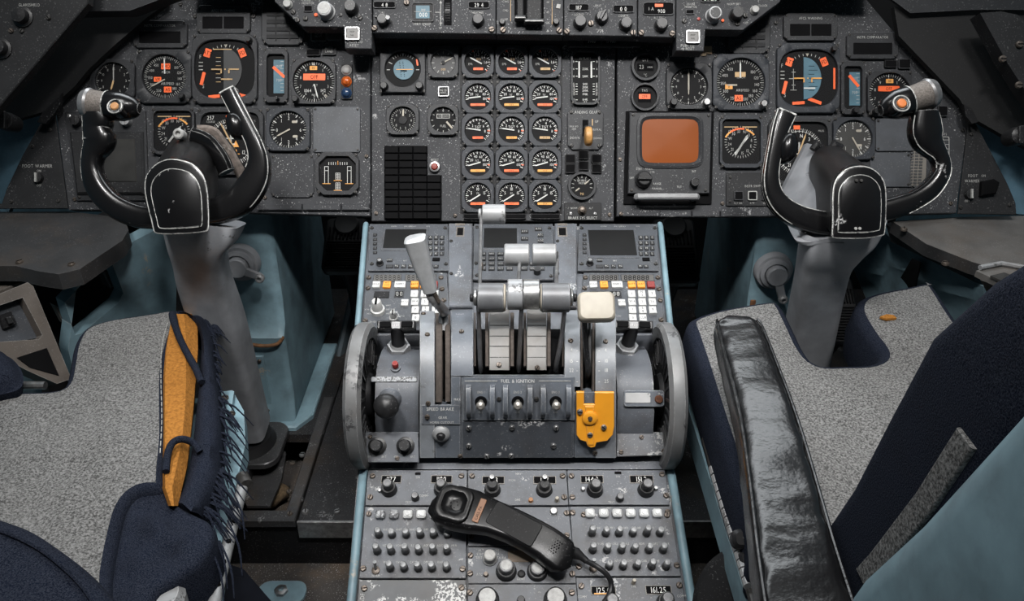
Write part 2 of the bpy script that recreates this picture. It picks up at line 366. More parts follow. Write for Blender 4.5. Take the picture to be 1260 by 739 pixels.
def instrument(name, label, cat, cx, cy, bez, r, face, draw=None, needles=(), flags=(), group=None, bm=None, scr=True, inner=None, F=None, k=None, glass=True, scr_in=.8, knobs=(), z=0.0, bz=BZ):
    """r, bez in photo pixels at the panel; draw(b, k, z) adds the face markings"""
    F = F or PANEL; k = k or PK; u, v = F.px(cx, cy)
    t = thing(name, label, cat, F.mat(u, v, z), group); bm = bm or BEZEL
    b = MB()
    if bez[0] == 'round': outer = lambda a: bez[1] * k
    else: outer = octr(bez[0] * k, bez[1] * k, bez[2] * k)
    inn = inner or (lambda a: r * k)
    b.ringplate(outer, inn, [(0, 0), (0, bz - .0015), (.12, bz), (.90, bz), (1.0, bz - .0012), (1.0, .0008)], bm)
    b.build('bezel', t)
    d = MB()
    n = 64; d.prism([(inn(2 * PI * i / n) * math.cos(2 * PI * i / n), inn(2 * PI * i / n) * math.sin(2 * PI * i / n)) for i in range(n)], 0, .0012, face)
    if draw: draw(d, k, .00145)
    d.build('dial', t)
    for nd in needles:
        ang, ln, w, m = nd[:4]; tail = nd[4] if len(nd) > 4 else ln * .2; off = nd[5] if len(nd) > 5 else (0, 0); hub = nd[6] if len(nd) > 6 else 0
        o = needle_mesh(ln * k, w * k, m, tail * k, hub=hub * k).build('needle', t)
        o.matrix_local = T(off[0] * k, off[1] * k) @ Matrix.Rotation(-R_(ang), 4, 'Z')
    for fl in flags:
        (fx, fy, fw, fh, rot, m) = fl[:6]; tx = fl[6] if len(fl) > 6 else None
        b = MB(); b.rbox(0, 0, fw * k, fh * k, .6 * k, .0014, .0024, m)
        if tx: b.text(tx, 0, 0, min(fh * .62, 5) * k, BLKD, .0026, sx=.75)
        o = b.build('flag', t); o.matrix_local = T(fx * k, fy * k) @ Matrix.Rotation(R_(rot), 4, 'Z')
    for (kx, ky, kr, m) in knobs:
        b = MB(); b.lathe([(kr * k * 1.15, 0), (kr * k * 1.15, .002), (kr * k, .0025), (kr * k * .92, .012), (kr * k * .8, .013), (.0001, .013)], m, 20, cap=False)
        o = b.build('knob', t); o.matrix_local = T(kx * k, ky * k, bz - .001)
    if scr and bez[0] != 'round':
        for sx in (-1, 1):
            for sy in (-1, 1): screw(t, sx * (bez[0] - bez[2] * .42) * k, sy * (bez[1] - bez[2] * .42) * k, .0021 if bez[0] < 22 else .0028, SCREWD, bz - .0006)
    if glass:
        g = MB(); g.prism([(inn(2 * PI * i / 40) * math.cos(2 * PI * i / 40) * .985, inn(2 * PI * i / 40) * math.sin(2 * PI * i / 40) * .985) for i in range(40)], .0046, .0054, GLASS)
        g.build('glass', t)
    return t

# ---- fifteen engine gauges, three columns by five rows
COLS = (588, 629.5, 670.5); ROWS = (77, 120, 160.5, 201, 241.5)
ROWN = ('top', 'second', 'third', 'fourth', 'bottom'); COLN = ('left', 'middle', 'right')
BAND = [(ORG, ORG, CREAMK), (ORG, YEL, ORG), (ORG, YEL, CREAMK), (YEL, ORG, YEL), (ORG, ORG, YEL)]
BNAME = {ORG.name: 'orange', YEL.name: 'amber', CREAMK.name: 'tan'}
def d_epr(cn):
    def f(b, k, z):
        ticks(b, 12 * k, 15.3 * k, 9, -42, 132, .8 * k, WHT, z); ticks(b, 13.6 * k, 15.3 * k, 17, -42, 132, .5 * k, WHT, z)
        for s, a in (('1', -24), ('1.2', 0), ('1.4', 46), ('1.6', 88)): ptext(b, s, a, 9.6 * k, 3.6 * k, WHT, z)
        b.text('EPR', -9 * k, -2 * k, 2.8 * k, WHTD, z); b.text('12.5', 1 * k, 4 * k, 3 * k, CREAMK, z)
        b.poly([(-7 * k, 13 * k, z), (-4.6 * k, 12.5 * k, z), (-5 * k, 15 * k, z), (-7 * k, 14.8 * k, z)], ORG)
        b.poly([(10.5 * k, -11 * k, z), (12 * k, -11 * k, z), (12 * k, -9.5 * k, z), (10.5 * k, -9.5 * k, z)], ORG)
    return f
def d_pct(st):
    def f(b, k, z):
        ticks(b, 11.5 * k, 15.2 * k, 12, -100, 112, .9 * k, WHT, z); ticks(b, 13.4 * k, 15.2 * k, 23, -100, 112, .4 * k, WHT, z)
        for s, a in (('20', -62), ('40', -18), ('60', 24), ('80', 62), ('100', 100)): ptext(b, s, a, 8.8 * k, 3.3 * k, WHT, z)
        b.text(st, -1 * k, 3.4 * k, 3 * k, WHTD, z); ticks(b, 12 * k, 15 * k, 1, 98, 98, 1 * k, ORG, z)
    return f
def d_tgt(b, k, z):
    ticks(b, 11.8 * k, 15.2 * k, 13, -80, 140, .8 * k, WHT, z); ticks(b, 13 * k, 15.2 * k, 27, -80, 140, .4 * k, WHT, z)
    for s, a in (('2', -48), ('4', 8), ('6', 52), ('8', 96)): ptext(b, s, a, 8.8 * k, 3.4 * k, WHT, z)
    b.text('TGT', 0, 4.2 * k, 3.4 * k, WHT, z); ticks(b, 11.8 * k, 15.2 * k, 1, 92, 92, 1 * k, ORG, z)
def d_ff(b, k, z):
    ticks(b, 11.5 * k, 15.2 * k, 9, -115, 115, .8 * k, WHT, z); ticks(b, 13.3 * k, 15.2 * k, 25, -115, 115, .45 * k, WHT, z)
    for s, a in (('5', -62), ('10', 0), ('15', 62)): ptext(b, s, a, 9 * k, 3.9 * k, WHT, z)
    b.text('FF', 0, 3.5 * k, 3 * k, WHTD, z)
for ri, y in enumerate(ROWS):
    for ci, x in enumerate(COLS):
        bm_ = BAND[ri][ci]
        dr = (d_epr(ci), d_pct('N1'), d_tgt, d_pct('N2'), d_ff)[ri]
        nd = [[(-62, 12, 1.5, WHT, 5)], [(-97, 13.5, 1.4, WHT, 3)], [(-82, 13.5, 1.4, WHT, 3)], [(-106, 13.5, 1.4, WHT, 3)], [(-122, 14, 1.4, WHT, 3)]][ri]
        nd = [n + ((0.5, 0.5),) for n in nd]
        fw = (12, 18, 13, 18, 18)[ri]
        t = instrument('engine_gauge', f'engine gauge with {BNAME[bm_.name]} band, {ROWN[ri]} row and {COLN[ci]} column of centre gauge block', 'gauge',
                   x, y, (20, 20.3, 7), 16, FACE, dr, nd, [(0 if ri else .5, -9.0 if ri else -8, fw, 3.0, 0, bm_, '0 0 0')], 'round engine gauges in three columns', BEZELB)
# black plate that colours in the shadow gaps between the gauges
p0 = PANEL.px(566, 263); p1 = PANEL.px(692, 56)
b = MB(); b.box(p0[0], p1[0], p0[1], p1[1], -.0006, -.0002, BLK); o = b.build('gauge_shadow_plate'); o.matrix_world = PANEL.mat(0, 0, 0)
tag(o, 'black shadow-gap plate between the fifteen engine gauges', 'plate')

# ---- centre panel, left part
def d_sadi(b, k, z):
    b.prism(circ(12.5 * k, 32, 1 * k, 0), z, z + .0018, BLUEW)
    for i in range(9):
        for dx in (-4, 0): b.prism(circ(.55 * k, 8, (dx + i * .25) * k, (9 - i * 2.2) * k), z + .0018, z + .002, BLKD)
    b.box(-8 * k, 12 * k, -.4 * k, .4 * k, z + .0018, z + .0021, YEL); b.box(-3 * k, 5 * k, -2.4 * k, -1 * k, z + .0018, z + .0022, BLKD)
    ticks(b, 17 * k, 20 * k, 9, -40, 40, .7 * k, WHTD, z); ticks(b, 16 * k, 20 * k, 2, -90, 90, .9 * k, WHTD, z); ticks(b, 15 * k, 20 * k, 1, -62, -62, .9 * k, WHTD, z)
    b.poly([(0, 16.5 * k, z), (1.6 * k, 20 * k, z), (-1.6 * k, 20 * k, z)], WHT)
instrument('standby_horizon', 'small standby horizon with pale blue ball on centre panel', 'gauge', 496, 86, (28, 29, 4), 22, FACE, d_sadi, flags=[(17.5, 9, 2, 8, 10, ORG)],
           knobs=[(-22, -22, 4.6, KNOB), (21, -22, 4.6, KNOB)], bm=BEZEL)
def d_clk(b, k, z):
    ticks(b, 11 * k, 14.3 * k, 12, 0, 330, .9 * k, WHTD, z); b.text('ALT', 0, 7 * k, 3 * k, WHTD, z); b.text('000', 0, -8 * k, 3 * k, CREAMK, z)
instrument('cabin_gauge', 'faded grey-faced dial between blue horizon ball and engine gauges', 'gauge', 545.5, 77.5, (19, 19.5, 6), 15, FACEG, d_clk, [(62, 12, 1.6, CREAM, 3, (0, 0), 2.4)])
def d_g24(b, k, z):
    ticks(b, 12.8 * k, 15.3 * k, 36, 0, 350, .5 * k, WHTD, z)
    for i in range(10): ptext(b, str((i * 3) % 10), i * 36 + 18, 10.2 * k, 3.2 * k, WHTD, z)
instrument('pressure_gauge', 'round dial with numbered rim above black warning block', 'gauge', 496, 148, (20, 18.5, 6), 16, FACE, d_g24, [(2, 14, 2, CREAM, 0, (0, 0), 5)])
def d_eng(b, k, z):
    ticks(b, 12.5 * k, 15.2 * k, 12, 0, 330, .8 * k, WHTD, z); b.text('0', 0, 12 * k, 3 * k, WHT, z)
    for (x0, x1, y0, y1) in ((-8, 8, 2.2, 3), (-8, 8, 7, 7.8), (-8.2, -7.4, 2.2, 7.8), (7.4, 8.2, 2.2, 7.8), (-2, -1.2, 2.2, 7.8), (-6, 7, 4.6, 5.4)): b.box(x0 * k, x1 * k, y0 * k, y1 * k, z, z + .0002, WHTD)
    b.text('FUEL', 0, -7 * k, 3 * k, WHTD, z)
instrument('fuel_gauge', 'round dial with white engine outline beside the engine gauges', 'gauge', 545.5, 148, (19, 19, 6), 15.5, FACE, d_eng, [(138, 12, 2.2, CREAM, 0, (4, -2))])
def push(name, label, cx, cy, w, h, txt=None, group=None, cat='button', face=None, F=None, k=None, frame=None, z=0.0, th=None):
    F = F or PANEL; k = k or PK; u, v = F.px(cx, cy); t = thing(name, label, cat, F.mat(u, v, z), group)
    b = MB(); b.ringplate(rr_r(w / 2 * k, h / 2 * k, 14), rr_r(w / 2 * k - .0012, h / 2 * k - .0012, 14), [(0, 0), (0, .004), (1, .004), (1, .0006)], frame or STEEL, 64); b.build('frame', t)
    b = MB(); b.rbox(0, 0, w * k - .0026, h * k - .0026, .0008, 0, .0042, face or BLK, .0006)
    if txt:
        for i, ln in enumerate(txt): b.text(ln, 0, ((len(txt) - 1) / 2 - i) * (th or 3) * 1.35 * k, (th or 3) * k, WHTD, .0044)
    b.build('key', t); return t
push('reset_button', 'small black square button in silver frame above fuel dial', 546, 113, 13, 12, ('IND SEL', 'RESET'), th=2.2)
# black warning light block: three columns of ten, a fourth column of six
ann = thing('warning_light_block', 'large black block of unlit warning lights on centre panel', 'warning lights', PANEL.mat(*PANEL.px(508, 224)))
b = MB(); q0 = PANEL.px(508, 224)
def ql(x, y): p = PANEL.px(x, y); return (p[0] - q0[0], p[1] - q0[1])
pts = [ql(*p) for p in ((473, 270), (473, 179.5), (526, 179.5), (526, 215.5), (543.5, 215.5), (543.5, 270))]
b.prism(pts, 0, .002, BLKD); b.build('block_frame', ann)
cellm = None; rng = random.Random(3)
for cix in range(4):
    for rix in range(10):
        if cix == 3 and rix < 4: continue
        x = 482.5 + cix * 17.4 - (.6 if cix == 3 else 0); y = 184.7 + rix * 8.95
        if cellm is None:
            b = MB(); b.box(-8.2 * PK, 8.2 * PK, -4 * PK, 4 * PK, .002, .0062, M_('unlit_lens', (.0035, .0035, .004), .6, spec=.06), .0008); cellm = b.mesh('warning_light')
        p = ql(x, y); inst('warning_light', cellm, ann, T(p[0], p[1]))
for rix in (2, 4, 7, 9):
    for cix in range(3 if rix < 4 else 4):
        p = ql(482.5 + cix * 17.4, 184.7 + rix * 8.95)
rb = thing('reset_button', 'red reset button in silver ring beside black warning block', 'button', PANEL.mat(*PANEL.px(535, 205.5)))
b = MB(); b.lathe([(7.2 * PK, 0), (7.2 * PK, .003), (6.2 * PK, .006), (4.2 * PK, .0065), (4.2 * PK, .003), (.0001, .003)], STEEL, 28, cap=False); b.build('ring', rb)
b = MB(); b.lathe([(4 * PK, .001), (4 * PK, .0075), (3 * PK, .009), (.0001, .0092)], M_('dull_red', (.20, .022, .012), .45), 24, cap=False); b.build('push_cap', rb)
b = MB(); b.text('RESET', 0, 9 * PK, 3 * PK, WHTD, .0004); b.build('marking', rb)
for i, x in enumerate((588, 629.5, 671)):
    t = push('status_light', f'dark unlit strip light under {COLN[i]} column of engine gauges', x, 266.3, 36, 6.5, None, 'dark strip lights under the gauge columns', 'light', BLKD, frame=BLK)

# ---- centre panel, right part
def d_flap(b, k, z):
    b.text('IN FLAPS', 0, 24 * k, 3 * k, WHTD, z)
    for s in (-1, 1):
        b.box(s * 7.5 * k - .9 * k, s * 7.5 * k + .9 * k, 0, 20 * k, z, z + .0006, WHT)
        for i, (n, yy) in enumerate((('0', 20), ('4', 11), ('10', 2), ('15', -7.5), ('18', -10.5), ('20', -14), ('22', -17), ('25', -20), ('42', -27))):
            b.text(n, s * 14.3 * k, yy * k, 2.8 * k, WHT, z); b.box(s * 10.5 * k - 1.2 * k, s * 10.5 * k + 1.2 * k, yy * k - .35 * k, yy * k + .35 * k, z, z + .0002, WHT)
    for s_, yy in (('250K', 11), ('230K', 2), ('210K', -7.5), ('205K', -11.5), ('200K', -15.5), ('170K', -20), ('164K', -26.5), ('IAS', -30)): b.text(s_, 0, yy * k, 2.8 * k, WHT, z)
instrument('flap_indicator', 'tall flap position indicator with two white bars on centre panel', 'gauge', 720, 96, (18, 34, 6), 16, FACE, d_flap, inner=octr(15.4 * PK, 31 * PK, 5 * PK))
lg = thing('landing_gear_lever', 'landing gear lever panel with worn tan wheel-shaped knob', 'lever', PANEL.mat(*PANEL.px(720, 159)))
b = MB(); b.prism(cutrect(44 * PK, 51 * PK, 6 * PK), 0, .004, BEZEL, .001); b.box(-3.6 * PK, 3.6 * PK, -9 * PK, 11 * PK, .0038, .0043, BLKD)
b.text('LANDING GEAR', 0, 20.5 * PK, 3.6 * PK, WHTD, .0042); b.text('DOWN', -13 * PK, -11 * PK, 3 * PK, WHTD, .0042); b.text('UP', 14 * PK, 9 * PK, 3 * PK, WHTD, .0042)
b.text('NEUTRAL', 13.5 * PK, -1 * PK, 2.4 * PK, WHTD, .0042); b.text('DOWN', 15 * PK, -11.5 * PK, 2.6 * PK, WHTD, .0042); b.text('MAX SPD', -14 * PK, 3 * PK, 2.1 * PK, WHTD, .0042); b.text('260K', -14 * PK, 0, 2.1 * PK, WHTD, .0042)
for y0, y1 in ((4, 12), (-12, -5)): b.box(8 * PK, 9.2 * PK, y0 * PK, y1 * PK, .004, .0043, CREAMK)
b.build('panel_plate', lg)
b = MB(); b.tube([(0, 1 * PK, .002), (0, -2 * PK, .03), (0, -8 * PK, .055)], [.0042, .0036, .0032], SCREWD, 12); b.build('lever_arm', lg)
b = MB(M=T(0, -17 * PK, .06) @ Matrix.Rotation(R_(90), 4, 'Y'))
b.lathe([(.002, -.0065), (.012, -.0065), (.0155, -.0045), (.0165, 0), (.0155, .0045), (.012, .0065), (.002, .0065)], M_('tan_wheel_knob', (.42, .215, .065), .5, var=.3, vs=150), 32); b.build('wheel_knob', lg)
for sx in (-1, 1):
    for sy in (-1, 1): screw(lg, sx * 17 * PK, sy * 20.5 * PK, .0034, SCREWD, .0038)
for i, (x, y) in enumerate(((701.5, 195.5), (718, 190.5), (734, 195.5), (701.5, 207.5), (718, 204), (734, 207.5))):
    push('gear_light', f'small dark square light, {("upper", "lower")[i // 3]} {("left", "middle", "right")[i % 3]} of six under landing gear lever', x, y, 12.5, 11, None, 'dark square lights under the landing gear lever', 'light', BLKD, frame=BLK)
def d_brk(b, k, z):
    ticks(b, 10 * k, 13.3 * k, 9, -100, 100, .7 * k, WHTD, z); b.text('BRAKE', 0, 7 * k, 3 * k, WHTD, z); b.text('PRESS', 0, 3.6 * k, 2.6 * k, WHTD, z); b.text('PSI', 0, -9.5 * k, 3 * k, CREAMK, z)
instrument('brake_pressure_gauge', 'round brake pressure dial under the dark square lights', 'gauge', 716, 229, ('round', 17.5), 14, FACE, d_brk, [(-128, 11, 1.6, CREAM, -4), (52, 11, 1.6, CREAM, -4)])
bs = thing('brake_selector_panel', 'small plate with round brake selector switch below brake dial', 'switch', PANEL.mat(*PANEL.px(717, 260)))
b = MB(); b.rbox(0, 0, 46 * PK, 22 * PK, .002, 0, .002, PANELD, .0006); b.text('BRAKE SYS SELECT', 0, -8 * PK, 3.4 * PK, WHTD, .0022); b.text('NORM', -11 * PK, 4 * PK, 2.4 * PK, WHTD, .0022); b.text('ALT', 10 * PK, 4 * PK, 2.4 * PK, WHTD, .0022); b.build('panel_plate', bs)
b = MB(M=T(-1 * PK, 1 * PK)); b.lathe([(5.5 * PK, .001), (5.5 * PK, .004), (3.4 * PK, .006), (3 * PK, .012), (.0001, .013)], SCREW, 22, cap=False); b.build('knob', bs)
for x in (-15, 15): screw(bs, x * PK, -3 * PK, .003, STEEL, .0018)
# ---- flight instruments, left and right
def d_asi(b, k, z, R=26):
    s = R / 26
    ticks(b, 22.5 * k * s, 25.6 * k * s, 60, 0, 354, .45 * k, WHTD, z); ticks(b, 21.5 * k * s, 25.6 * k * s, 20, 0, 342, .7 * k, WHTD, z)
    for t_, a in (('100', 50), ('120', 73), ('140', 96), ('160', 118), ('180', 140), ('200', 163), ('250', 205), ('300', 240), ('350', 268), ('400', 296), ('450', 323)): ptext(b, t_, a, 18.3 * k * s, 3.4 * k * s, WHTD, z)
    b.text('AIRSPEED', 3 * k, -8 * k * s, 3.2 * k, WHTD, z); b.text('MACH', 1 * k, 6 * k * s, 3 * k, WHTD, z)
instrument('airspeed_indicator', 'dim round airspeed dial with red flags on left panel', 'gauge', 203.5, 95, (33.5, 33, 8), 27, FACE, d_asi, [(-118, 20, 1.5, CREAM, 0, (0, -3)), (-2, 20, 1.3, WHT, 0, (0, 4))],
           [(1, 13, 11, 7, 0, ORG, 'VMO'), (-9, -3, 9, 6, 0, ORG, 'VM'), (3.5, -15.5, 9, 7, 0, ORG, 'AS')], bm=BEZEL, knobs=[(23.5, -25.5, 4, KNOB)])
instrument('airspeed_indicator', 'round airspeed dial with one orange square, right panel beside clock', 'gauge', 910.5, 102, (34.5, 34.5, 8), 29.5, FACE, lambda b, k, z: d_asi(b, k, z, 29.5), [(-90, 18, 1.8, CREAM, -4, (0, -3)), (0, 20, 1.6, WHT, 0, (0, 6))],
           [(0, 10, 13, 6, 0, CREAMK, 'M'), (-14, -5, 9, 6, 0, YEL, 'V'), (-2, -19, 10, 7.5, 0, ORG, 'AS')], bm=BEZELB, knobs=[(26, -28, 4.2, STEEL)])
def adi(label, cx, cy, blue, hw, hh, R, extra):
    def dr(b, k, z):
        if blue:
            hb = [(R * .62 * math.sin(PI * i / 24) * k, R * .74 * math.cos(PI * i / 24) * k) for i in range(25)]
            b.prism([(-5 * k + x, y) for x, y in hb], z, z + .0022, BLUEW)
            for i in range(-3, 4): b.box(1 * k, 8 * k if i % 2 else 12 * k, (i * 5 - .25) * k, (i * 5 + .25) * k, z + .0022, z + .0024, BLKD)
            for yy, hwid in ((0, 11), (8, 5), (-8, 5), (-14, 8)): b.box((-17 - hwid / 2) * k, (-17 + hwid / 2) * k, (yy - .35) * k, (yy + .35) * k, z, z + .0003, WHTD)
            b.box(-17.4 * k, -16.8 * k, -14 * k, 12 * k, z, z + .0003, WHTD)
        else:
            hb = [(R * .62 * math.sin(PI * i / 24) * k, R * .74 * math.cos(PI * i / 24) * k) for i in range(25)]
            b.prism([(-2 * k + x, y) for x, y in hb], z, z + .0022, M_('dim_ball_grey', (.028, .029, .030), .5))
            b.box(-15 * k, 8 * k, 24 * k, 25 * k, z + .0022, z + .0026, CREAMK)
            for i in range(-3, 4): b.box(-12 * k, -6 * k, (i * 5 - .3) * k, (i * 5 + .3) * k, z, z + .0003, CREAMK if i % 2 else WHTD)
        zz = z + .0026
        for s in (-1, 1):
            b.box(*(sorted((s * 4 * k, s * 17 * k))), -.8 * k, .8 * k, zz, zz + .0005, YEL if blue else CREAMK)
            b.box(*(sorted((s * 4 * k, s * 5.6 * k))), -5 * k, .8 * k, zz, zz + .0005, YEL if blue else CREAMK)
        b.box(-5 * k, 9 * k, -13 * k, -11.4 * k, zz, zz + .0005, WHT if blue else CREAMK)
        b.prism(circ(1.0 * k, 10), zz, zz + .0005, CREAMK)
        b.poly([(0, 27 * k, z), (2 * k, 31 * k, z), (-2 * k, 31 * k, z)], CREAM)
        ticks(b, 28 * k, 31 * k, 9, -40, 40, .7 * k, WHTD, z)
        b.text('F', -31 * k, 16 * k, 5 * k, WHTD, z); b.text('S', -27.5 * k, -20 * k, 5 * k, WHTD, z)
        for yy in (9, 4.5, 0): b.box(-33 * k, -28 * k, (yy - .5) * k, (yy + .5) * k, z, z + .0002, WHTD)
    nm = 'attitude_indicator'
    fl = [(-22, 20.5, 8, 10.5, -18, ORG, 'ATT'), (20.5, 20.5, 8, 10.5, 22, ORG, 'FD'), (-28, -11, 4, 16, -14, ORG)] + extra
    return instrument(nm, label, 'gauge', cx, cy, (hw, hh, 8), R, FACE, dr, flags=fl, bm=BEZEL if not blue else BEZELB, inner=rr_r(R * PK * 1.03, R * PK, 3.2), knobs=[(hw - 9, hh - 9, 3.6, KNOB)])
adi('large attitude indicator with dark ball and orange flags on left panel', 278, 86, False, 40, 43, 36, [(-14, -33, 14, 4, 6, ORG), (21, -32, 9, 4, -16, ORG)])
adi('large attitude indicator with half blue ball on right panel', 993, 97, True, 38.5, 43, 35, [(-11, -30, 15, 3.6, 4, ORG), (9, -27.5, 17, 4, -20, ORG), (33, 0, 2.5, 26, 0, ORG)])
def d_tape(b, k, z):
    b.box(-3.5 * k, 9.5 * k, -21 * k, 20 * k, z, z + .0006, BLUEW)
    for i, s in enumerate(('1000', '700')): b.text(s, 3 * k, (12 - 17 * i) * k, 3.6 * k, WHTD, z + .0008)
    for i in range(9): b.box(5 * k, 9 * k, (-18 + i * 4.5 - .25) * k, (-18 + i * 4.5 + .25) * k, z + .0006, z + .0008, WHTD)
instrument('radio_altimeter', 'tall narrow blue tape gauge with orange pointer on left panel', 'gauge', 340.5, 94, (15, 33.5, 5), 12, FACE, d_tape, flags=[(3, 5, 3.6, 19, 48, ORG)], inner=octr(11 * PK, 26 * PK, 3 * PK), knobs=[(3, -29.5, 2.2, KNOB)])
instrument('radio_altimeter', 'tall narrow blue tape gauge with orange pointer on right panel', 'gauge', 1048, 109, (15, 33, 5), 12, FACE, d_tape, flags=[(2, 9, 3.6, 18, 40, ORG)], inner=octr(11 * PK, 26 * PK, 3 * PK), knobs=[(1, -29, 4, KNOB)])
def d_alt(n1):
    def f(b, k, z):
        ticks(b, 21.5 * k, 24.8 * k, 50, 0, 352.8, .45 * k, WHTD, z); ticks(b, 20.5 * k, 24.8 * k, 10, 0, 324, .9 * k, WHT, z)
        for i in range(10): ptext(b, str(i), i * 36, 17.6 * k, 3.8 * k, WHTD, z)
        b.text('ALT', 1 * k, -4 * k, 3 * k, WHTD, z); b.text(n1[0], -8 * k, -10.5 * k, 4 * k, WHT, z); b.text(n1[1], 11 * k, -10.5 * k, 4 * k, WHT, z); b.text('FEET', 0, -16 * k, 2.4 * k, WHTD, z)
    return f
instrument('altimeter', 'altimeter dial with wide orange OFF flag on left panel', 'gauge', 387, 101, (27, 28, 7), 25.5, FACE, d_alt(('1064', '142')), [(165, 18, 1.4, WHT, 0, (0, -3)), (-4, 25, 2, CREAM, -21), (140, 25, 2.4, CREAM, -21)],
           [(0, 6, 27, 8, 0, ORG, 'OFF'), (-1, 17, 9, 5, 0, YEL, '00')], knobs=[(-21, -23, 4, KNOB)])
instrument('altimeter', 'altimeter dial with orange flag beside right yoke grip', 'gauge', 1093, 116, (27.5, 28, 7), 25.5, FACE, d_alt(('0934', '29')), [(150, 18, 1.4, WHTD, 0, (0, -3))],
           [(0, 6.5, 26, 6.5, 0, ORG, 'OFF'), (1, 16, 9, 5, 0, YEL, '00')], knobs=[(-19, -23, 4, KNOB)])
def d_vsi(b, k, z):
    ticks(b, 19.5 * k, 22 * k, 44, 0, 352, .5 * k, WHTD, z); ticks(b, 17.5 * k, 22 * k, 12, 0, 330, .9 * k, WHT, z)
    for t_, a in (('0', -90), ('1', -38), ('2', 0), ('4', 42), ('6', 90), ('4', 138), ('2', 180), ('1', 218)): ptext(b, t_, a, 14.5 * k, 4.2 * k, WHT, z)
    b.rbox(7 * k, 10 * k, 6 * k, 3 * k, 1 * k, z, z + .0004, CREAM); b.rbox(8 * k, -8 * k, 6 * k, 3 * k, 1 * k, z, z + .0004, CREAM)
instrument('vertical_speed_indicator', 'vertical speed dial with tan needle between two blank plates, left panel', 'gauge', 355.5, 160, (27, 26.5, 6), 22.5, FACE, d_vsi, [(-118, 17, 1.7, CREAM, 2)], bm=BEZELB)
instrument('vertical_speed_indicator', 'greyish vertical speed dial just behind the right yoke hub', 'gauge', 1049, 171, (25.5, 26, 6), 22.5, M_('dial_face_brown', (.03, .029, .027), .6), d_vsi, [(150, 17, 1.7, CREAM, 2)], bm=BEZELB)
def d_rmi(b, k, z):
    b.box(-20 * k, -3 * k, 18 * k, 19.2 * k, z, z + .0004, CREAMK); b.box(2 * k, 20 * k, 18 * k, 19.2 * k, z, z + .0004, CREAMK)
    b.text('DME 1', -11 * k, 13.5 * k, 2.6 * k, WHTD, z); b.text('DME 2', 11 * k, 13.5 * k, 2.6 * k, WHTD, z)
    ticks(b, 16.8 * k, 19.8 * k, 36, 0, 350, .6 * k, WHTD, z - .0001)
    for i, s in enumerate(('N', '3', '6', 'E', '12', '15', 'S', '21', '24', 'W', '30', '33')): ptext(b, s, i * 30 + 20, 13.6 * k, 3.8 * k, WHTD, z)
    for (a0, a1, m) in ((-60, -35, YEL), (-35, 12, ORG), (18, 50, ORG if False else YEL)):
        pts = [(a0 + (a1 - a0) * i / 6) for i in range(7)]
        b.loft([[(20.5 * k * math.sin(R_(a)), (-5 + 20.5 * math.cos(R_(a))) * k, z + .0006), (22.5 * k * math.sin(R_(a)), (-5 + 22.5 * math.cos(R_(a))) * k, z + .0006)] for a in pts], m, cap=False, closed=False)
instrument('radio_compass', 'square compass dial with orange arc partly behind left yoke hub', 'gauge', 214.5, 162, (26.5, 29, 7), 20, FACE, d_rmi, [(38, 15, 2.4, WHTD, 10, (0, -5))], inner=octr(23.5 * PK, 24.5 * PK, 4 * PK))
instrument('radio_compass', 'square compass dial with orange arc right of weather radar screen', 'gauge', 911, 175, (26.5, 32.5, 7), 20, FACE, d_rmi, [(32, 17, 2.4, WHTD, 13, (0, -5)), (40, 15, 1.2, WHT, 12, (0, -5))], inner=octr(23.5 * PK, 27 * PK, 4 * PK), bm=BEZELB)
def d_hsi(b, k, z):
    b.lathe([(25 * k, z), (25.6 * k, z)], WHTD, 48, cap=False)
    ticks(b, 24 * k, 29 * k, 36, 0, 350, .8 * k, WHT, z); ticks(b, 26.5 * k, 29 * k, 72, 0, 355, .5 * k, WHTD, z)
    for i, s in enumerate(('N', '3', '6', 'E', '12', '15', 'S', '21', '24', 'W', '30', '33')): ptext(b, s, i * 30 + 8, 20 * k, 4.6 * k, WHT, z)
    b.poly([(2 * k, -6 * k, z), (10 * k, -6 * k, z), (6 * k, 2 * k, z)], YEL); b.box(-1 * k, 1 * k, -14 * k, 12 * k, z, z + .0004, WHTD)
    b.box(-6 * k, 8 * k, 4 * k, 5.4 * k, z, z + .0004, WHT); b.box(-3 * k, 5 * k, -3 * k, -1.8 * k, z, z + .0004, WHT); b.box(6 * k, 7.2 * k, -20 * k, -9 * k, z, z + .0004, YEL); b.box(2 * k, 11 * k, -15 * k, -14 * k, z, z + .0004, YEL)
    b.text('257', -25 * k, 30 * k, 5 * k, WHT, z); b.text('COURSE', -25 * k, 25 * k, 2.4 * k, WHTD, z); b.text('MILES', 27 * k, 26 * k, 2.4 * k, WHTD, z)
instrument('horizontal_situation_indicator', 'large square compass display with 257 window behind left yoke', 'gauge', 284.5, 175, (41, 41, 8), 33, FACE, d_hsi, flags=[(-3, 30, 6, 5, 0, ORG)], inner=rr_r(36 * PK, 36 * PK, 7), needles=[(-28, 27, 1.8, CREAMK, 10)])
instrument('horizontal_situation_indicator', 'large square compass display behind right yoke hub', 'gauge', 983, 187, (39, 41, 8), 33, FACE, d_hsi, flags=[(-3, 30, 8, 5, 0, ORG)], inner=rr_r(34 * PK, 36 * PK, 7), needles=[(20, 24, 1.8, CREAMK, 10)])
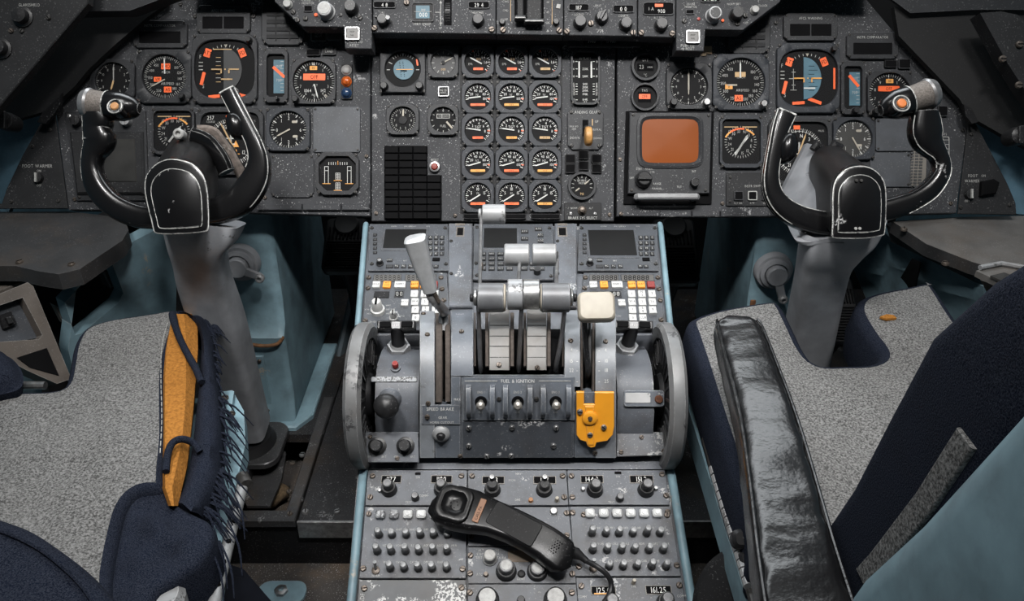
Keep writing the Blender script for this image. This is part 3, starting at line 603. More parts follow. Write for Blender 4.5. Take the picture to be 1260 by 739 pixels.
def d_fcp(b, k, z):
    for s in (-1, 1):
        b.box((s * 14 - 2.6) * k, (s * 14 - 2.0) * k, -12 * k, 9 * k, z, z + .0003, WHT); b.box((s * 14 + 2.0) * k, (s * 14 + 2.6) * k, -12 * k, 9 * k, z, z + .0003, WHT)
        for y0 in (9, 4, -12): b.box((s * 14 - 2.6) * k, (s * 14 + 2.6) * k, (y0 - .3) * k, (y0 + .3) * k, z, z + .0003, WHT)
        b.box((s * 14 - 5) * k, (s * 14 + 5) * k, -12.4 * k, -11.6 * k, z + .0003, z + .0006, YEL)
    for y0 in (-3, -15):
        for x in (-2.6, 0, 2.6): b.box((x - .3) * k, (x + .3) * k, (y0 - 4) * k, (y0 + 4) * k, z, z + .0003, WHT)
        for yy in range(-4, 5, 2): b.box(-2.9 * k, 2.9 * k, (y0 + yy - .25) * k, (y0 + yy + .25) * k, z, z + .0003, WHT)
        b.box(-5 * k, 5 * k, (y0 - 5.6) * k, (y0 - 4.9) * k, z + .0003, z + .0006, YEL)
    for i in range(-4, 5): b.box((i * 2.8 - .3) * k, (i * 2.8 + .3) * k, 11 * k, (14.5 if i else 16) * k, z, z + .0003, WHT if i else YEL)
instrument('control_position_indicator', 'eight-sided black indicator with white vertical scales, lower left panel corner', 'gauge', 416, 214, (26.5, 26.5, 9), 20, FACE, d_fcp, inner=octr(22.5 * PK, 21 * PK, 9 * PK), bm=BEZEL)
def plate(name, label, cx, cy, w, h, cut, m, F=None, scr=3, z=0, cat='plate'):
    F = F or PANEL; t = thing(name, label, cat, F.mat(*F.px(cx, cy), z)); b = MB(); b.prism(cutrect(w * PK, h * PK, cut * PK), 0, .0025, m, .0006); b.build('cover_plate', t)
    for sx in (-1, 1):
        for sy in (-1, 1): screw(t, sx * (w / 2 - scr) * PK, sy * (h / 2 - scr) * PK, .0022, SCREWD, .0023)
    return t
PLB = M_('blank_plate_bluegrey', (.060, .065, .074), .55, specks=.2, chips=.1, chipc=(.3, .28, .25), grime=.3, grimec=(.03, .028, .026))
plate('blank_cover', 'plain square blank cover plate right of left vertical speed dial', 414.5, 159.5, 58, 56, 2, PLB)
plate('blank_cover', 'square blank cover plate with cut corners beside white-scale indicator', 360, 216.5, 53, 53, 6, PANELG)
plate('blank_cover', 'large plain blank cover plate inside the right yoke', 1103, 166, 52, 40, 2, PLB)
plate('blank_cover', 'lower plain blank cover plate beside perforated strip, right panel', 1095, 209, 50, 42, 2, PLB)
# clocks
def d_clock(b, k, z):
    ticks(b, 18 * k, 21.5 * k, 12, 0, 330, 1 * k, WHTD, z); ticks(b, 20 * k, 21.5 * k, 60, 0, 354, .4 * k, WHTD, z)
    for i in range(12): ptext(b, str(((i * 5) % 60) // 5 or 12), i * 30, 15 * k, 3.2 * k, WHTD, z)
instrument('panel_clock', 'dim round clock half hidden by left yoke grip', 'clock', 140.5, 99.5, (27, 25.5, 7), 21.5, FACE, d_clock, [(0, 20, 1.2, WHTD, 0), (-165, 12, 2, CREAMK, 0)])
instrument('panel_clock', 'round clock with upright tan hands right of small round windows', 'clock', 847, 107, (28, 28.5, 7), 23, FACE, d_clock, [(0, 20, 1.8, CREAM, 4), (180, 10, 1.2, CREAM, 0)], bm=BEZEL, knobs=[(-20, -21, 4.4, KNOB), (20, -21, 4.4, STEEL)])
def rwin(l1, l2, off):
    def f(b, k, z):
        b.text(l1, 0, 8.5 * k, 3.4 * k, WHTD, z)
        if off: b.box(-8 * k, 8 * k, -6 * k, 7 * k, z, z + .0003, BLKD)
        else: b.box(-10 * k, 10 * k, -5 * k, 4 * k, z, z + .0003, BLKD); b.text('23', -5 * k, 0, 5 * k, WHTD, z + .0005); b.text('MAN', 5.5 * k, -.5 * k, 2.4 * k, WHTD, z + .0005); b.text('\u00b0C', 0, -10 * k, 3.2 * k, WHTD, z)
    return f
instrument('air_temperature_gauge', 'small round air temperature window reading 23, right panel top', 'gauge', 794, 82.5, ('round', 17.8), 14.5, FACE, rwin('SAT', '', False), bm=BEZEL)
instrument('airspeed_window', 'small round window with orange OFF flag above weather radar', 'gauge', 793, 120, ('round', 17.2), 14.5, FACE, rwin('TAS', '', True), flags=[(0, 1, 14, 6, 0, ORG, 'OFF')], bm=BEZEL)
# three jewel lights
jl = thing('jewel_light_strip', 'strip of three round lights, clear, orange and blue, beside left altimeter', 'lights', PANEL.mat(*PANEL.px(427, 101)))
b = MB(); b.rbox(0, 0, 14 * PK, 43 * PK, .002, 0, .003, PANELD, .0006); b.build('panel_plate', jl)
for dy, m in ((14, M_('clear_lens', (.35, .34, .33), .2, chips=.3)), (0, M_('orange_lens', (.42, .085, .015), .22, var=.5, vs=250)), (-14, M_('blue_lens', (.02, .045, .10), .22, var=.4, vs=200))):
    b = MB(M=T(0, dy * PK)); b.lathe([(6.4 * PK, .002), (6.4 * PK, .005), (5.4 * PK, .006), (5.2 * PK, .0075), (4 * PK, .0098), (2 * PK, .011), (.0001, .0113)], m, 24, cap=False); b.build('lens', jl)
# weather radar
wr = thing('weather_radar', 'weather radar unit with plain orange screen on right panel', 'screen', PANEL.mat(*PANEL.px(822, 194)))
Q0 = PANEL.px(822, 194)
def wq(x, y): p = PANEL.px(x, y); return (p[0] - Q0[0], p[1] - Q0[1])
b = MB(); b.prism([wq(*p) for p in ((767, 251), (770, 137), (878, 137), (875, 251))], 0, .003, BLKD)
b.build('recess', wr)
b = MB(M=T(.0, .004)); cxs, cys = wq(823, 175); RW, RH = 34.5 * PK, 27 * PK
b = MB(); b.prism([wq(*p) for p in ((771.5, 239), (773.5, 140), (874, 140), (871, 239))], .003, .012, BEZEL, .0015)
b.build('case', wr)
b = MB(M=T(cxs, cys)); b.ringplate(rr_r(41 * PK, 33.5 * PK, 6), rr_r(34.5 * PK, 26.8 * PK, 7), [(0, .0118), (.05, .0145), (.5, .0155), (1, .0125)], BEZEL); b.build('screen_surround', wr)
SCRN = M_('orange_radar_screen', (.22, .052, .006), .5, var=.06, vs=8, spec=.2, bump=.05, bs=700)
b = MB(M=T(cxs, cys)); f = rr_r(34.6 * PK, 26.9 * PK, 7)
b.loft([[(f(2 * PI * i / 64) * s * math.cos(2 * PI * i / 64), f(2 * PI * i / 64) * s * math.sin(2 * PI * i / 64), .0122 + .0022 * (1 - s * s)) for i in range(64)] for s in (1, .8, .6, .4, .2, .01)], SCRN, cap=True); b.build('screen', wr)
b = MB(M=T(*wq(790, 222))); b.lathe([(10.5 * PK, .012), (10.5 * PK, .016), (8.5 * PK, .018), (8 * PK, .028), (7 * PK, .029), (.0001, .029)], KNOB, 28, cap=False); b.box(-8.6 * PK, 8.6 * PK, -2 * PK, 2 * PK, .028, .034, KNOB, .001); b.build('knob', wr)
b = MB(M=T(*wq(852, 226))); b.lathe([(5.3 * PK, .012), (5.3 * PK, .024), (4.6 * PK, .0255), (4.2 * PK, .0255), (4.0 * PK, .0248), (.0001, .0248)], KNOB, 24, cap=False); b.lathe([(5.0 * PK, .0254), (4.4 * PK, .0262)], STEEL, 24, cap=False); b.build('knob', wr)
b = MB(); x0, y0 = wq(783, 244); x1, _ = wq(852, 244)
b.tube(catmull([(x0, y0, .004), (x0, y0, .022), (x0 + .006, y0, .026), (x1 - .006, y0, .026), (x1, y0, .022), (x1, y0, .004)], 4), .0058, GREYL, 10, up=(0, 1, 0)); b.build('handle', wr)
b = MB()
for st, x, y in (('RANGE', 807, 227), ('MANUAL', 807, 233), ('INT', 852, 212), ('TILT', 834, 231), ('OFF', 776, 220), ('STBY', 785, 209), ('NORM', 797, 209), ('CTR', 801, 213)): p = wq(x, y); b.text(st, p[0], p[1], 2.6 * PK, WHTD, .0122)
b.build('marking', wr)
for x, y in ((778, 143), (870, 144), (776, 235), (866, 235)): p = wq(x, y); screw(wr, p[0], p[1], .0026, SCREWD, .0118)
# small switch panel under the right compass
sp = thing('source_switch_panel', 'small dark panel of square switches left of right yoke horn', 'switch panel', PANEL.mat(*PANEL.px(925, 233))); Q1 = PANEL.px(925, 233)
b = MB(); b.rbox(0, 0, 64 * PK, 41 * PK, .002, 0, .0025, PANELD, .0006); b.text('INSTR SWITCHING', 6 * PK, 4 * PK, 3 * PK, WHTD, .0027)
for i, s in enumerate(('FLT DIR', 'ATT', 'CMPS')): b.text(s, (-17 + i * 17) * PK, -17 * PK, 2.4 * PK, WHTD, .0027)
b.build('panel_plate', sp)
for i in range(3):
    b = MB(M=T((-17 + i * 17) * PK, -8 * PK)); b.ringplate(rr_r(5.6 * PK, 5.6 * PK, 14), rr_r(4.6 * PK, 4.6 * PK, 14), [(0, .002), (0, .006), (1, .006), (1, .003)], WHTD if i == 1 else BEZEL, 48); b.rbox(0, 0, 8.8 * PK, 8.8 * PK, .0006, .002, .005, BLKD); b.build('switch_button', sp)
for x, y in ((-27, 15), (-27, -15), (27, 15)): screw(sp, x * PK, y * PK, .0026, SCREWD, .0023)
# terrain scope behind the left yoke
tsx = thing('dark_display_unit', 'dark unlit display unit with small knobs behind left yoke grip', 'screen', PANEL.mat(*PANEL.px(132.5, 192))); Q2 = PANEL.px(132.5, 192)
def tq(x, y): p = PANEL.px(x, y); return (p[0] - Q2[0], p[1] - Q2[1])
b = MB(); b.prism([tq(*p) for p in ((95, 247), (81, 137), (180, 137), (184, 247))], 0, .004, BEZEL, .001); b.build('case', tsx)
b = MB(); b.prism([tq(*p) for p in ((97, 240), (88, 163), (178, 163), (180, 240))], .004, .010, PANELD, .004); b.build('screen_hood', tsx)
b = MB(); b.prism([tq(*p) for p in ((126, 226), (121, 171), (170, 171), (173, 226))], .0098, .0112, M_('unlit_screen', (.035, .034, .032), .3, var=.3, vs=20), .003); b.build('screen', tsx)
for x, y, r, m in ((97, 150, 6.5, KNOB), (158, 150, 6.5, GREYL), (91, 145, 2.4, STEEL)):
    b = MB(M=T(*tq(x, y))); b.lathe([(r * PK, .004), (r * PK * .9, .016), (.0001, .017)], m, 20, cap=False); b.box(-r * PK * .2, r * PK * .2, -r * PK * .9, r * PK * .9, .016, .019, m); b.build('knob', tsx)
for x, y in ((99, 243), (180, 243)): p = tq(x, y); screw(tsx, p[0], p[1], .003, SCREWD, .0038)
# dark annunciators and grilles on the upper panel
def annun(label, cx, cy, w, h, txt, cells=1, cut=5, k_=PK):
    t = thing('annunciator_panel', label, 'warning lights', PANEL.mat(*PANEL.px(cx, cy)))
    b = MB(); b.prism(cutrect(w * PK, h * PK, cut * PK), 0, .006, BEZEL, .0012); b.text(txt, 0, h * .30 * PK, 3.2 * PK, WHTD, .0062); b.build('bezel', t)
    for i in range(cells):
        cw = (w - 14) / cells
        b = MB(); b.rbox((-(w - 14) / 2 + cw * (i + .5)) * PK, -h * .12 * PK, (cw - 1.5) * PK, h * .42 * PK, .001, .0058, .0068, BLKD, .0003); b.build('lens', t)
    for sx in (-1, 1):
        for sy in (-1, 1): screw(t, sx * (w / 2 - 3.5) * PK, sy * (h / 2 - 3.5) * PK, .0022, SCREWD, .0055)
annun('dark rectangular AFCS WARNING light panel above left attitude indicator', 276, 25, 66, 35, 'AFCS WARNING', 2)
annun('dark INSTR COMPARATOR light panel above left airspeed dial', 198.5, 43, 66, 34, 'INSTR COMPARATOR')
annun('dark AFCS WARNING light panel above blue attitude indicator', 996, 34, 66, 34, 'AFCS WARNING', 2)
annun('dark INSTR COMPARATOR light panel at upper right panel edge', 1072, 57, 63, 33, 'INSTR COMPARATOR')
def grille(label, cx, cy, w, h):
    t = thing('louvre_cover', label, 'cover', PANEL.mat(*PANEL.px(cx, cy))); b = MB(); b.prism(cutrect(w * PK, h * PK, 8 * PK), 0, .005, BEZEL, .0015); b.build('cover_plate', t)
    b = MB()
    for j in range(5): b.rbox(0, (-h * .32 + j * h * .16) * PK, w * .74 * PK, h * .09 * PK, .001, .0048, .0065, PANELD, .0006)
    for x in (-.16, .16): b.box((x * w - .6) * PK, (x * w + .6) * PK, -h * .4 * PK, h * .4 * PK, .0048, .007, BLK)
    b.build('louvres', t)
    for sx in (-1, 1):
        for sy in (-1, 1): screw(t, sx * (w / 2 - 4) * PK, sy * (h / 2 - 4) * PK, .0024, SCREWD, .0045)
grille('dark louvred cover left of left push-to-reset light', 349, 28, 53, 57)
grille('dark louvred cover above the right airspeed dial', 921, 38, 52, 58)
push('mode_light', 'left of two dark framed lights under left glareshield wing', 392.5, 44, 19, 15, ('AUTO', 'PILOT'), 'framed mode lights', 'light', face=M_('dim_brown_lens', (.018, .014, .011), .4), th=2.6)
push('mode_light', 'right of two framed lights under left glareshield wing, greyer', 412, 43.5, 18, 14, None, 'framed mode lights', 'light', face=M_('dim_grey_lens', (.05, .05, .05), .4))
push('marker_light', 'small black unlit light above left altimeter', 386, 65, 17, 8, None, None, 'light', face=BLKD, frame=BLK)
push('marker_light', 'dark two-line legend light right of small black light', 405.5, 62, 17, 12, ('AUTO', 'LAND'), None, 'light', frame=BEZEL, th=3)
push('marker_light', 'dark square light above the right altimeter', 1112, 79, 15, 12, None, None, 'light', face=BLKD, frame=BEZEL)
push('marker_light', 'dark square light beside right yoke switch grip', 1095, 79, 15, 9, None, None, 'light', face=BLKD, frame=BLK)
push('static_source_switch', 'black rectangular switch right of right yoke grip', 1159, 137, 12, 13, None, None, 'switch', face=BLKD, frame=BEZEL)
b = MB(); b.prism([(-11 * PK, -20 * PK), (4 * PK, -30 * PK), (12 * PK, -30 * PK), (14 * PK, 30 * PK), (0, 30 * PK)], 0, .002, M_('strip_tan', (.17, .155, .135), .6))
for i in range(15):
    for j in range(3): b.box((-5 + j * 5.5 + (i - 7) * .25 - 2) * PK, (-5 + j * 5.5 + (i - 7) * .25 + 2) * PK, (-25 + i * 3.7 - 1.1) * PK, (-25 + i * 3.7 + 1.1) * PK, .002, .003, FACEG)
o = b.build('perforated_strip'); o.matrix_world = PANEL.mat(*PANEL.px(1126, 204)); tag(o, 'narrow tan perforated strip seen through right yoke', 'placard')
b = MB(); b.ringplate(rr_r(7 * PK, 13 * PK, 14), rr_r(6.2 * PK, 12.2 * PK, 14), [(0, 0), (0, .0008), (1, .0008), (1, 0)], WHTD, 48)
for i in range(4): b.box(-6.4 * PK, 6.4 * PK, (-8 + i * 5.5) * PK, (-7.4 + i * 5.5) * PK, 0, .0008, WHTD)
b.text('FLAPS', -1 * PK, 16 * PK, 3 * PK, WHTD, .0005); o = b.build('speed_placard'); o.matrix_world = PANEL.mat(*PANEL.px(1161, 181), .0001); tag(o, 'small white ruled speed table right of right yoke', 'placard')
# ================================================================== cockpit shell
def solid(b, pts, off, m, m_side=None):
    """polygon in space pushed along off to give it thickness"""
    off = Vector(off); n = len(pts); vs = [Vector(p) for p in pts] + [Vector(p) + off for p in pts]
    b.add(vs, [tuple(range(n)), tuple(range(2 * n - 1, n - 1, -1))], m)
    b.add(vs, [(i, n + i, n + (i + 1) % n, (i + 1) % n) for i in range(n)], m_side or m)
def zpt(x, y, z): r = ray(x, y); return CAM + r * ((z - CAM.z) / r.z)
def structure(name, b, sm=35): return tag(b.build(name, None, sm), None, None, None, 'structure')
FLOOR_LOW = .09; FLOOR_Z = .20
WALLB = M_('wall_blue_paint', (.10, .19, .24), .55, grime=.5, grimec=(.03, .035, .04), specks=.1, bump=.06, bs=150)
WALLD = M_('dark_bulkhead', (.012, .012, .013), .8)
b = MB(); b.box(-1.02, -.98, -.6, 1.9, .0, 2.0, WALLB); structure('wall_left', b)
b = MB(); b.box(.98, 1.02, -.6, 1.9, .0, 2.0, WALLB); structure('wall_right', b)
b = MB(); b.box(-1.02, 1.02, 1.9, 1.94, .0, 2.0, WALLD); structure('wall_front', b)
b = MB(); b.box(-1.02, 1.02, -.6, 1.9, .0, FLOOR_LOW, CARPET); structure('floor', b)
# raised floor ahead of the seats, with its edge strip and the open well at the left column foot
def flpt(x, y, z=.2): r = ray(x, y); return CAM + r * ((z - CAM.z) / r.z)
EDGE_Y = flpt(400, 641, .2).y
fw = thing('raised_floor', 'dark riveted metal floor step ahead of the pilot seats', 'floor step', Matrix.Translation((0, EDGE_Y, FLOOR_LOW))); FWI = fw.matrix_world.inverted()
lx0 = flpt(366, 641).x; lx1 = flpt(303, 560).x
holeL = [flpt(302, 632).x, flpt(352, 632).x]
b = MB(FWI)
b.box(lx0, -.16, EDGE_Y, 1.88, .18, .2, DARKM, .001); b.box(.16, .97, EDGE_Y, 1.88, .18, .2, DARKM, .001); b.box(-.97, lx0 - .002, 1.28, 1.88, .18, .2, DARKM); b.box(-.97, flpt(285, 632).x, EDGE_Y, 1.279, .18, .2, DARKM)
b.build('floor_plate', fw)
b = MB(FWI); b.box(-.97, -.16, EDGE_Y + .004, EDGE_Y + .016, FLOOR_LOW + .001, .18, BLK); b.box(.16, .97, EDGE_Y + .004, EDGE_Y + .016, FLOOR_LOW + .001, .18, BLK); b.build('riser', fw)
b = MB(FWI); b.box(lx0, -.16, EDGE_Y - .005, EDGE_Y, .165, .203, STEEL, .001); b.box(.16, .97, EDGE_Y - .005, EDGE_Y, .165, .203, STEEL, .001); b.build('edge_strip', fw)
# frame of the open well
b = MB(FWI); wx = [flpt(287, 640).x, flpt(300, 640).x, flpt(348, 632).x, lx0 - .004]
b.box(wx[0], lx0 - .003, EDGE_Y - .004, EDGE_Y + .022, .19, .206, FLOORM, .002); b.box(wx[2] + .006, lx0 - .003, EDGE_Y + .02, 1.40, .19, .206, FLOORM, .002); b.build('well_frame', fw)
b = MB(FWI); b.box(wx[0] - .05, lx0, EDGE_Y + .02, 1.28, FLOOR_LOW + .002, FLOOR_LOW + .01, CARPET); b.build('well_bottom', fw)
b = MB(FWI); solid(b, [zpt(x, y, .172) for x, y in ((297, 545), (330, 538), (352, 556), (346, 590), (332, 622), (304, 622), (292, 600))], (0, 0, -.006), FLOORM); b.build('column_base_plate', fw)
b = MB(FWI); c = FWI @ zpt(315, 572, .1724); b.M = T(c.x, c.y, c.z); b.lathe([(.022, 0), (.0001, .0003)], BLKD, 24, cap=False); b.build('plate_hole', fw)
for x, y in ((376, 630), (415, 630), (370, 615), (372, 560)): p = FWI @ flpt(x, y); screw(fw, p.x, p.y, .006, STEEL, p.z)
for x, y in ((356, 605), (357, 632), (360, 570)): p = FWI @ flpt(x, y, .206); screw(fw, p.x, p.y, .005, SCREW, p.z)
b = MB(); 
rk = random.Random(5); c = flpt(321, 618, .105)
rings = []
for k in range(7):
    ph = PI * k / 6; rings.append([c + Vector((math.cos(2 * PI * i / 14) * .052 * math.sin(ph) * (1 + rk.random() * .35), math.sin(2 * PI * i / 14) * .028 * math.sin(ph) * (1 + rk.random() * .35), .022 - .022 * math.cos(ph))) for i in range(14)])
b.loft(rings, M_('dirt_clump', (.13, .09, .05), .95, var=.5, vs=150, bump=1, bs=200)); o = b.build('dirt_clump', None, 80); tag(o, 'brown clump of dirt in floor well at left column foot', 'dirt')
b = MB(); c = flpt(347, 731, FLOOR_LOW); b.M = T(c.x, c.y, c.z + .001)
b.prism([(x * 1.0, y) for x, y in rrect(.085, .05, .02, 5)], 0, .006, BLUE, .001); b.lathe([(.012, .006), (.012, .012), (.006, .014), (.006, .006)], STEEL, 6, cap=False); o = b.build('floor_bracket'); tag(o, 'blue floor bracket with hex bolt at left of pedestal base', 'bracket')
# rubber mat strip right of left pedals
b = MB(); p = [flpt(405, 505, .2045), flpt(436, 420, .2045), flpt(455, 420, .2045), flpt(440, 505, .2045)]
# ---- dark foot-well structure, rudder pedals
def pedal(label, x0, x1, y0, y1, d):
    t = thing('rudder_pedal', label, 'pedal', Matrix.Translation(at((x0 + x1) / 2, y1, d))); I = t.matrix_world.inverted()
    F = Frame(at((x0 + x1) / 2, (y0 + y1) / 2, d), Rv, Uv * .9 + Fv * .42); w = (x1 - x0) * d / FPX; h = (y1 - y0) * d / FPX
    b = MB(I @ F.mat()); b.rbox(0, 0, w, h, .012, -.02, 0, RUBBER, .004, 4); b.build('pedal_plate', t)
    b = MB(I @ F.mat()); n = 12
    for i in range(n): b.box(-w * .42, w * .42, -h * .45 + i * h * .5 / n, -h * .45 + i * h * .5 / n + .0035, 0, .004, BLK, .001)
    for i in range(10): b.box(-w * .4 + i * w * .085, -w * .4 + i * w * .085 + .003, h * .08, h * .3, 0, .004, BLK, .001)
    b.build('ribs', t)
    b = MB(I @ F.mat()); b.lathe([(w * .30, .0), (w * .30, .004), (w * .26, .006), (w * .14, .004), (.0001, .004)], RUBBER, 28, c=(0, h * .36), cap=False); b.build('emblem_ring', t)
    b = MB(I); pp = F.w(0, -h * .3, -.022); b.tube([pp, pp + Vector((0, .06, -.10)), Vector((pp.x, pp.y + .08, FLOOR_Z + .001))], .014, BLK, 12); b.build('pedal_arm', t)
    return t
pedal('black ribbed rudder pedal just left of the pedestal', 398, 450, 262, 337, 1.72)
pedal('black ribbed rudder pedal just right of the pedestal', 806, 858, 262, 352, 1.72)
pedal('black ribbed rudder pedal behind the right control column', 1014, 1056, 335, 425, 1.66)
# slanted blue-grey links in the left foot well
b = MB(); b.tube([at(412, 470, 1.90), at(440, 345, 1.90)], [(.012, .026), (.012, .026)], M_('dull_blue_link', (.06, .085, .10), .5, grime=.5), 10, up=(1, 0, 0)); 
o = b.build('pedal_link'); tag(o, 'dull blue pedal linkage in dark foot well left of pedestal', 'linkage')

# ---- pale blue pedal adjuster housings
def housing(label, s, cap_px, arm_px, xin):
    t = thing('adjuster_housing', label, 'housing', Matrix.Translation((s * .52, 1.33, FLOOR_Z))); I = t.matrix_world.inverted()
    X0, X1 = s * .62, s * xin
    prof = [(1.305, .205), (1.318, .26), (1.322, .38), (1.318, .405), (1.335, .422), (1.345, .47), (1.348, .56), (1.356, .61), (1.378, .645), (1.42, .665), (1.56, .70), (1.72, .72), (1.74, .205)]
    b = MB(I); xs = [X0, X1 + s * .012, X1 + s * .004, X1]; n = len(prof); c = Vector((1.5, .45))
    rings = []
    for x, k in zip(xs, (1, 1, .985, .955)): rings.append([(x, c.x + (p[0] - c.x) * k, c.y + (p[1] - c.y) * k) for p in prof])
    b.loft(rings, BLUE); b.build('body', t)
    Fc = Frame(Vector((at(cap_px[0], cap_px[1], 1.5).x, 1.347, at(cap_px[0], cap_px[1], 1.347 / ray(*cap_px).y).z)), (1, 0, 0), (0, .05, 1))
    Fc.o = CAM + ray(*cap_px) * (1.345 / ray(*cap_px).y)
    R = .036; b = MB(I @ Fc.mat()); b.lathe([(R, -.004), (R, .006), (R * .93, .012), (R * .80, .013), (R * .78, .020), (R * .62, .023), (R * .60, .018), (.0001, .018)], GREYL if False else COLG, 36, cap=False); b.build('round_cap', t)
    b = MB(I @ Fc.mat()); q = Fc.px(*arm_px, .026); a = math.atan2(q[1], q[0]); L = math.hypot(*q)
    b.lathe([(R * .55, .018), (R * .53, .031), (R * .48, .033), (.0001, .033)], COLG, 28, cap=False); b.M = I @ Fc.mat() @ Matrix.Rotation(a, 4, 'Z'); b.prism([(0, -.009), (L, -.007), (L + .006, 0), (L, .007), (0, .009)], .026, .032, COLG, .0015); b.build('crank', t)
    b = MB(I @ Fc.mat() @ Matrix.Rotation(a, 4, 'Z')); b.lathe([(.0085, .030), (.0085, .037), (.006, .040), (.004, .040), (.0035, .037), (.0001, .037)], GREYL, 18, c=(L, 0), cap=False); b.build('crank_knob', t)
    b = MB(I); xa = X1 + s * .045; b.box(min(xa, xa + s * .085), max(xa, xa + s * .085), 1.3155, 1.3215, .225, .365, BLUE, .0015); b.build('access_cover', t)
    for dx, z in ((.008, .355), (.078, .355), (.008, .235)): 
        sc = screw(t, 0, 0, .004, SCREW); sc.matrix_local = I @ Frame(Vector((xa + s * dx, 1.3150, z)), (1, 0, 0), (0, 0, 1)).mat()
    b = MB(I); pts = [(X0, 1.29), (X1 - s * .004, 1.29), (X1 - s * .03, 1.33), (X1 - s * .03, 1.60), (X0, 1.60)]; b.prism(pts, .201, .212, BLUE, .003); b.build('foot_flange', t)
    b = MB(I); b.tube(catmull([(X1 + s * .002, 1.325, .405), (X1 + s * .012, 1.316, .394), (X1 + s * .035, 1.313, .391), (X1 + s * .06, 1.314, .393)], 4), .0035, M_('rust_edge', (.16, .075, .03), .7, var=.4, vs=150), 8) if s < 0 else b.box(X1 + s * .004, X1 + s * .014, 1.3435, 1.346, .44, .475, M_('rust_patch', (.18, .08, .035), .7, var=.4, vs=150), .001); b.build('rust_edge', t)
    return t
housing('pale blue pedal adjuster housing with round crank behind left column', -1, (297, 322), (321, 340), .440)
housing('pale blue pedal adjuster housing with round crank behind right column', 1, (951, 332), (962, 366), .452)

# ---- side consoles
CTOP = M_('console_top_black', (.030, .030, .031), .5, specks=.15, grime=.3, edge=.4, edgec=(.15, .15, .15), bump=.2, bs=60)
lc = thing('side_console', 'pale blue left side console with black top and square opening', 'console', Matrix.Translation((-.85, 1.1, FLOOR_LOW))); I = lc.matrix_world.inverted()
top = [zpt(-300, 262, .665), zpt(86, 260, .665), zpt(153, 268, .665), zpt(158, 283, .665), zpt(150, 296, .66), zpt(120, 316, .65), zpt(98, 331, .645), zpt(72, 337, .643), zpt(45, 333, .643), zpt(20, 327, .645), zpt(-190, 326, .645)]
b = MB(I); solid(b, top, (0, 0, -.028), CTOP); b.build('console_top', lc)
b = MB(I); b.box(-.975, -.955, 1.02, 1.32, FLOOR_LOW + .001, .60, BLUE, .004); b.build('console_body', lc)
# inboard side, with its opening
s0 = zpt(196, 279, .640); s1 = zpt(97, 333, .618); sd = (s1 - s0); nin = Vector((sd.y, -sd.x, 0)).normalized(); nin = nin if nin.x > 0 else -nin
SIDE = Frame(s1, sd * -1, (0, 0, 1))
def sq_(x, y): return SIDE.px(x, y)
outl = [sq_(*p) for p in ((97, 331), (158, 300), (200, 278), (218, 300), (215, 470), (110, 540), (84, 430))]
hole = [sq_(*p) for p in ((80, 372), (134, 314), (152, 360), (146, 372), (100, 410), (92, 412))]
b = MB(I @ SIDE.mat())
def quadstrip(b, o, h, z, m):
    # connect outer outline to the hole outline (same direction) with a fan of quads by nearest angle
    c = (sum(p[0] for p in h) / len(h), sum(p[1] for p in h) / len(h)); N = 48
    def cast(poly, a):
        d = (math.cos(a), math.sin(a)); best = None
        for i in range(len(poly)):
            p, q = poly[i - 1], poly[i]; ex, ey = q[0] - p[0], q[1] - p[1]; den = d[0] * ey - d[1] * ex
            if abs(den) < 1e-12: continue
            t = ((p[0] - c[0]) * ey - (p[1] - c[1]) * ex) / den; s = ((p[0] - c[0]) * d[1] - (p[1] - c[1]) * d[0]) / den
            if t > 0 and -1e-6 <= s <= 1 + 1e-6 and (best is None or t > best): best = t
        return (c[0] + d[0] * best, c[1] + d[1] * best)
    angs = sorted([2 * PI * i / N for i in range(N)] + [math.atan2(p[1] - c[1], p[0] - c[0]) % (2 * PI) for p in o + h])
    ro = [(*cast(o, a), z) for a in angs]; rh = [(*cast(h, a), z) for a in angs]; rb = [(p[0], p[1], z - .03) for p in rh]; ro2 = [(p[0], p[1], z - .03) for p in ro]
    b.loft([ro2, ro, rh, rb], m, cap=False)
quadstrip(b, outl, hole, 0, BLUE); b.build('side_panel', lc)
b = MB(I @ SIDE.mat()); b.prism([(p[0] * 1.0, p[1]) for p in inset(ccw(outl), .004)], -.16, -.13, WALLD); b.build('inner_back', lc)
b = MB(I @ SIDE.mat()); pa = sq_(141, 330); pb = sq_(150, 362); b.box(min(pa[0], pb[0]), max(pa[0], pb[0]) , pb[1], pa[1], -.06, -.035, FLOORM, .002); b.build('inner_bracket', lc); b = MB(I @ SIDE.mat()); pa = sq_(84, 385); pb = sq_(96, 408); b.box(min(pa[0], pb[0]), max(pa[0], pb[0]), pb[1], pa[1], -.06, -.04, BROWNM, .002); b.build('lower_bracket', lc)
for x, y in ((88, 325), (137, 297), (24, 322)): p = I @ zpt(x, y, .647); screw(lc, p.x, p.y, .006, SCREW, p.z - .002)
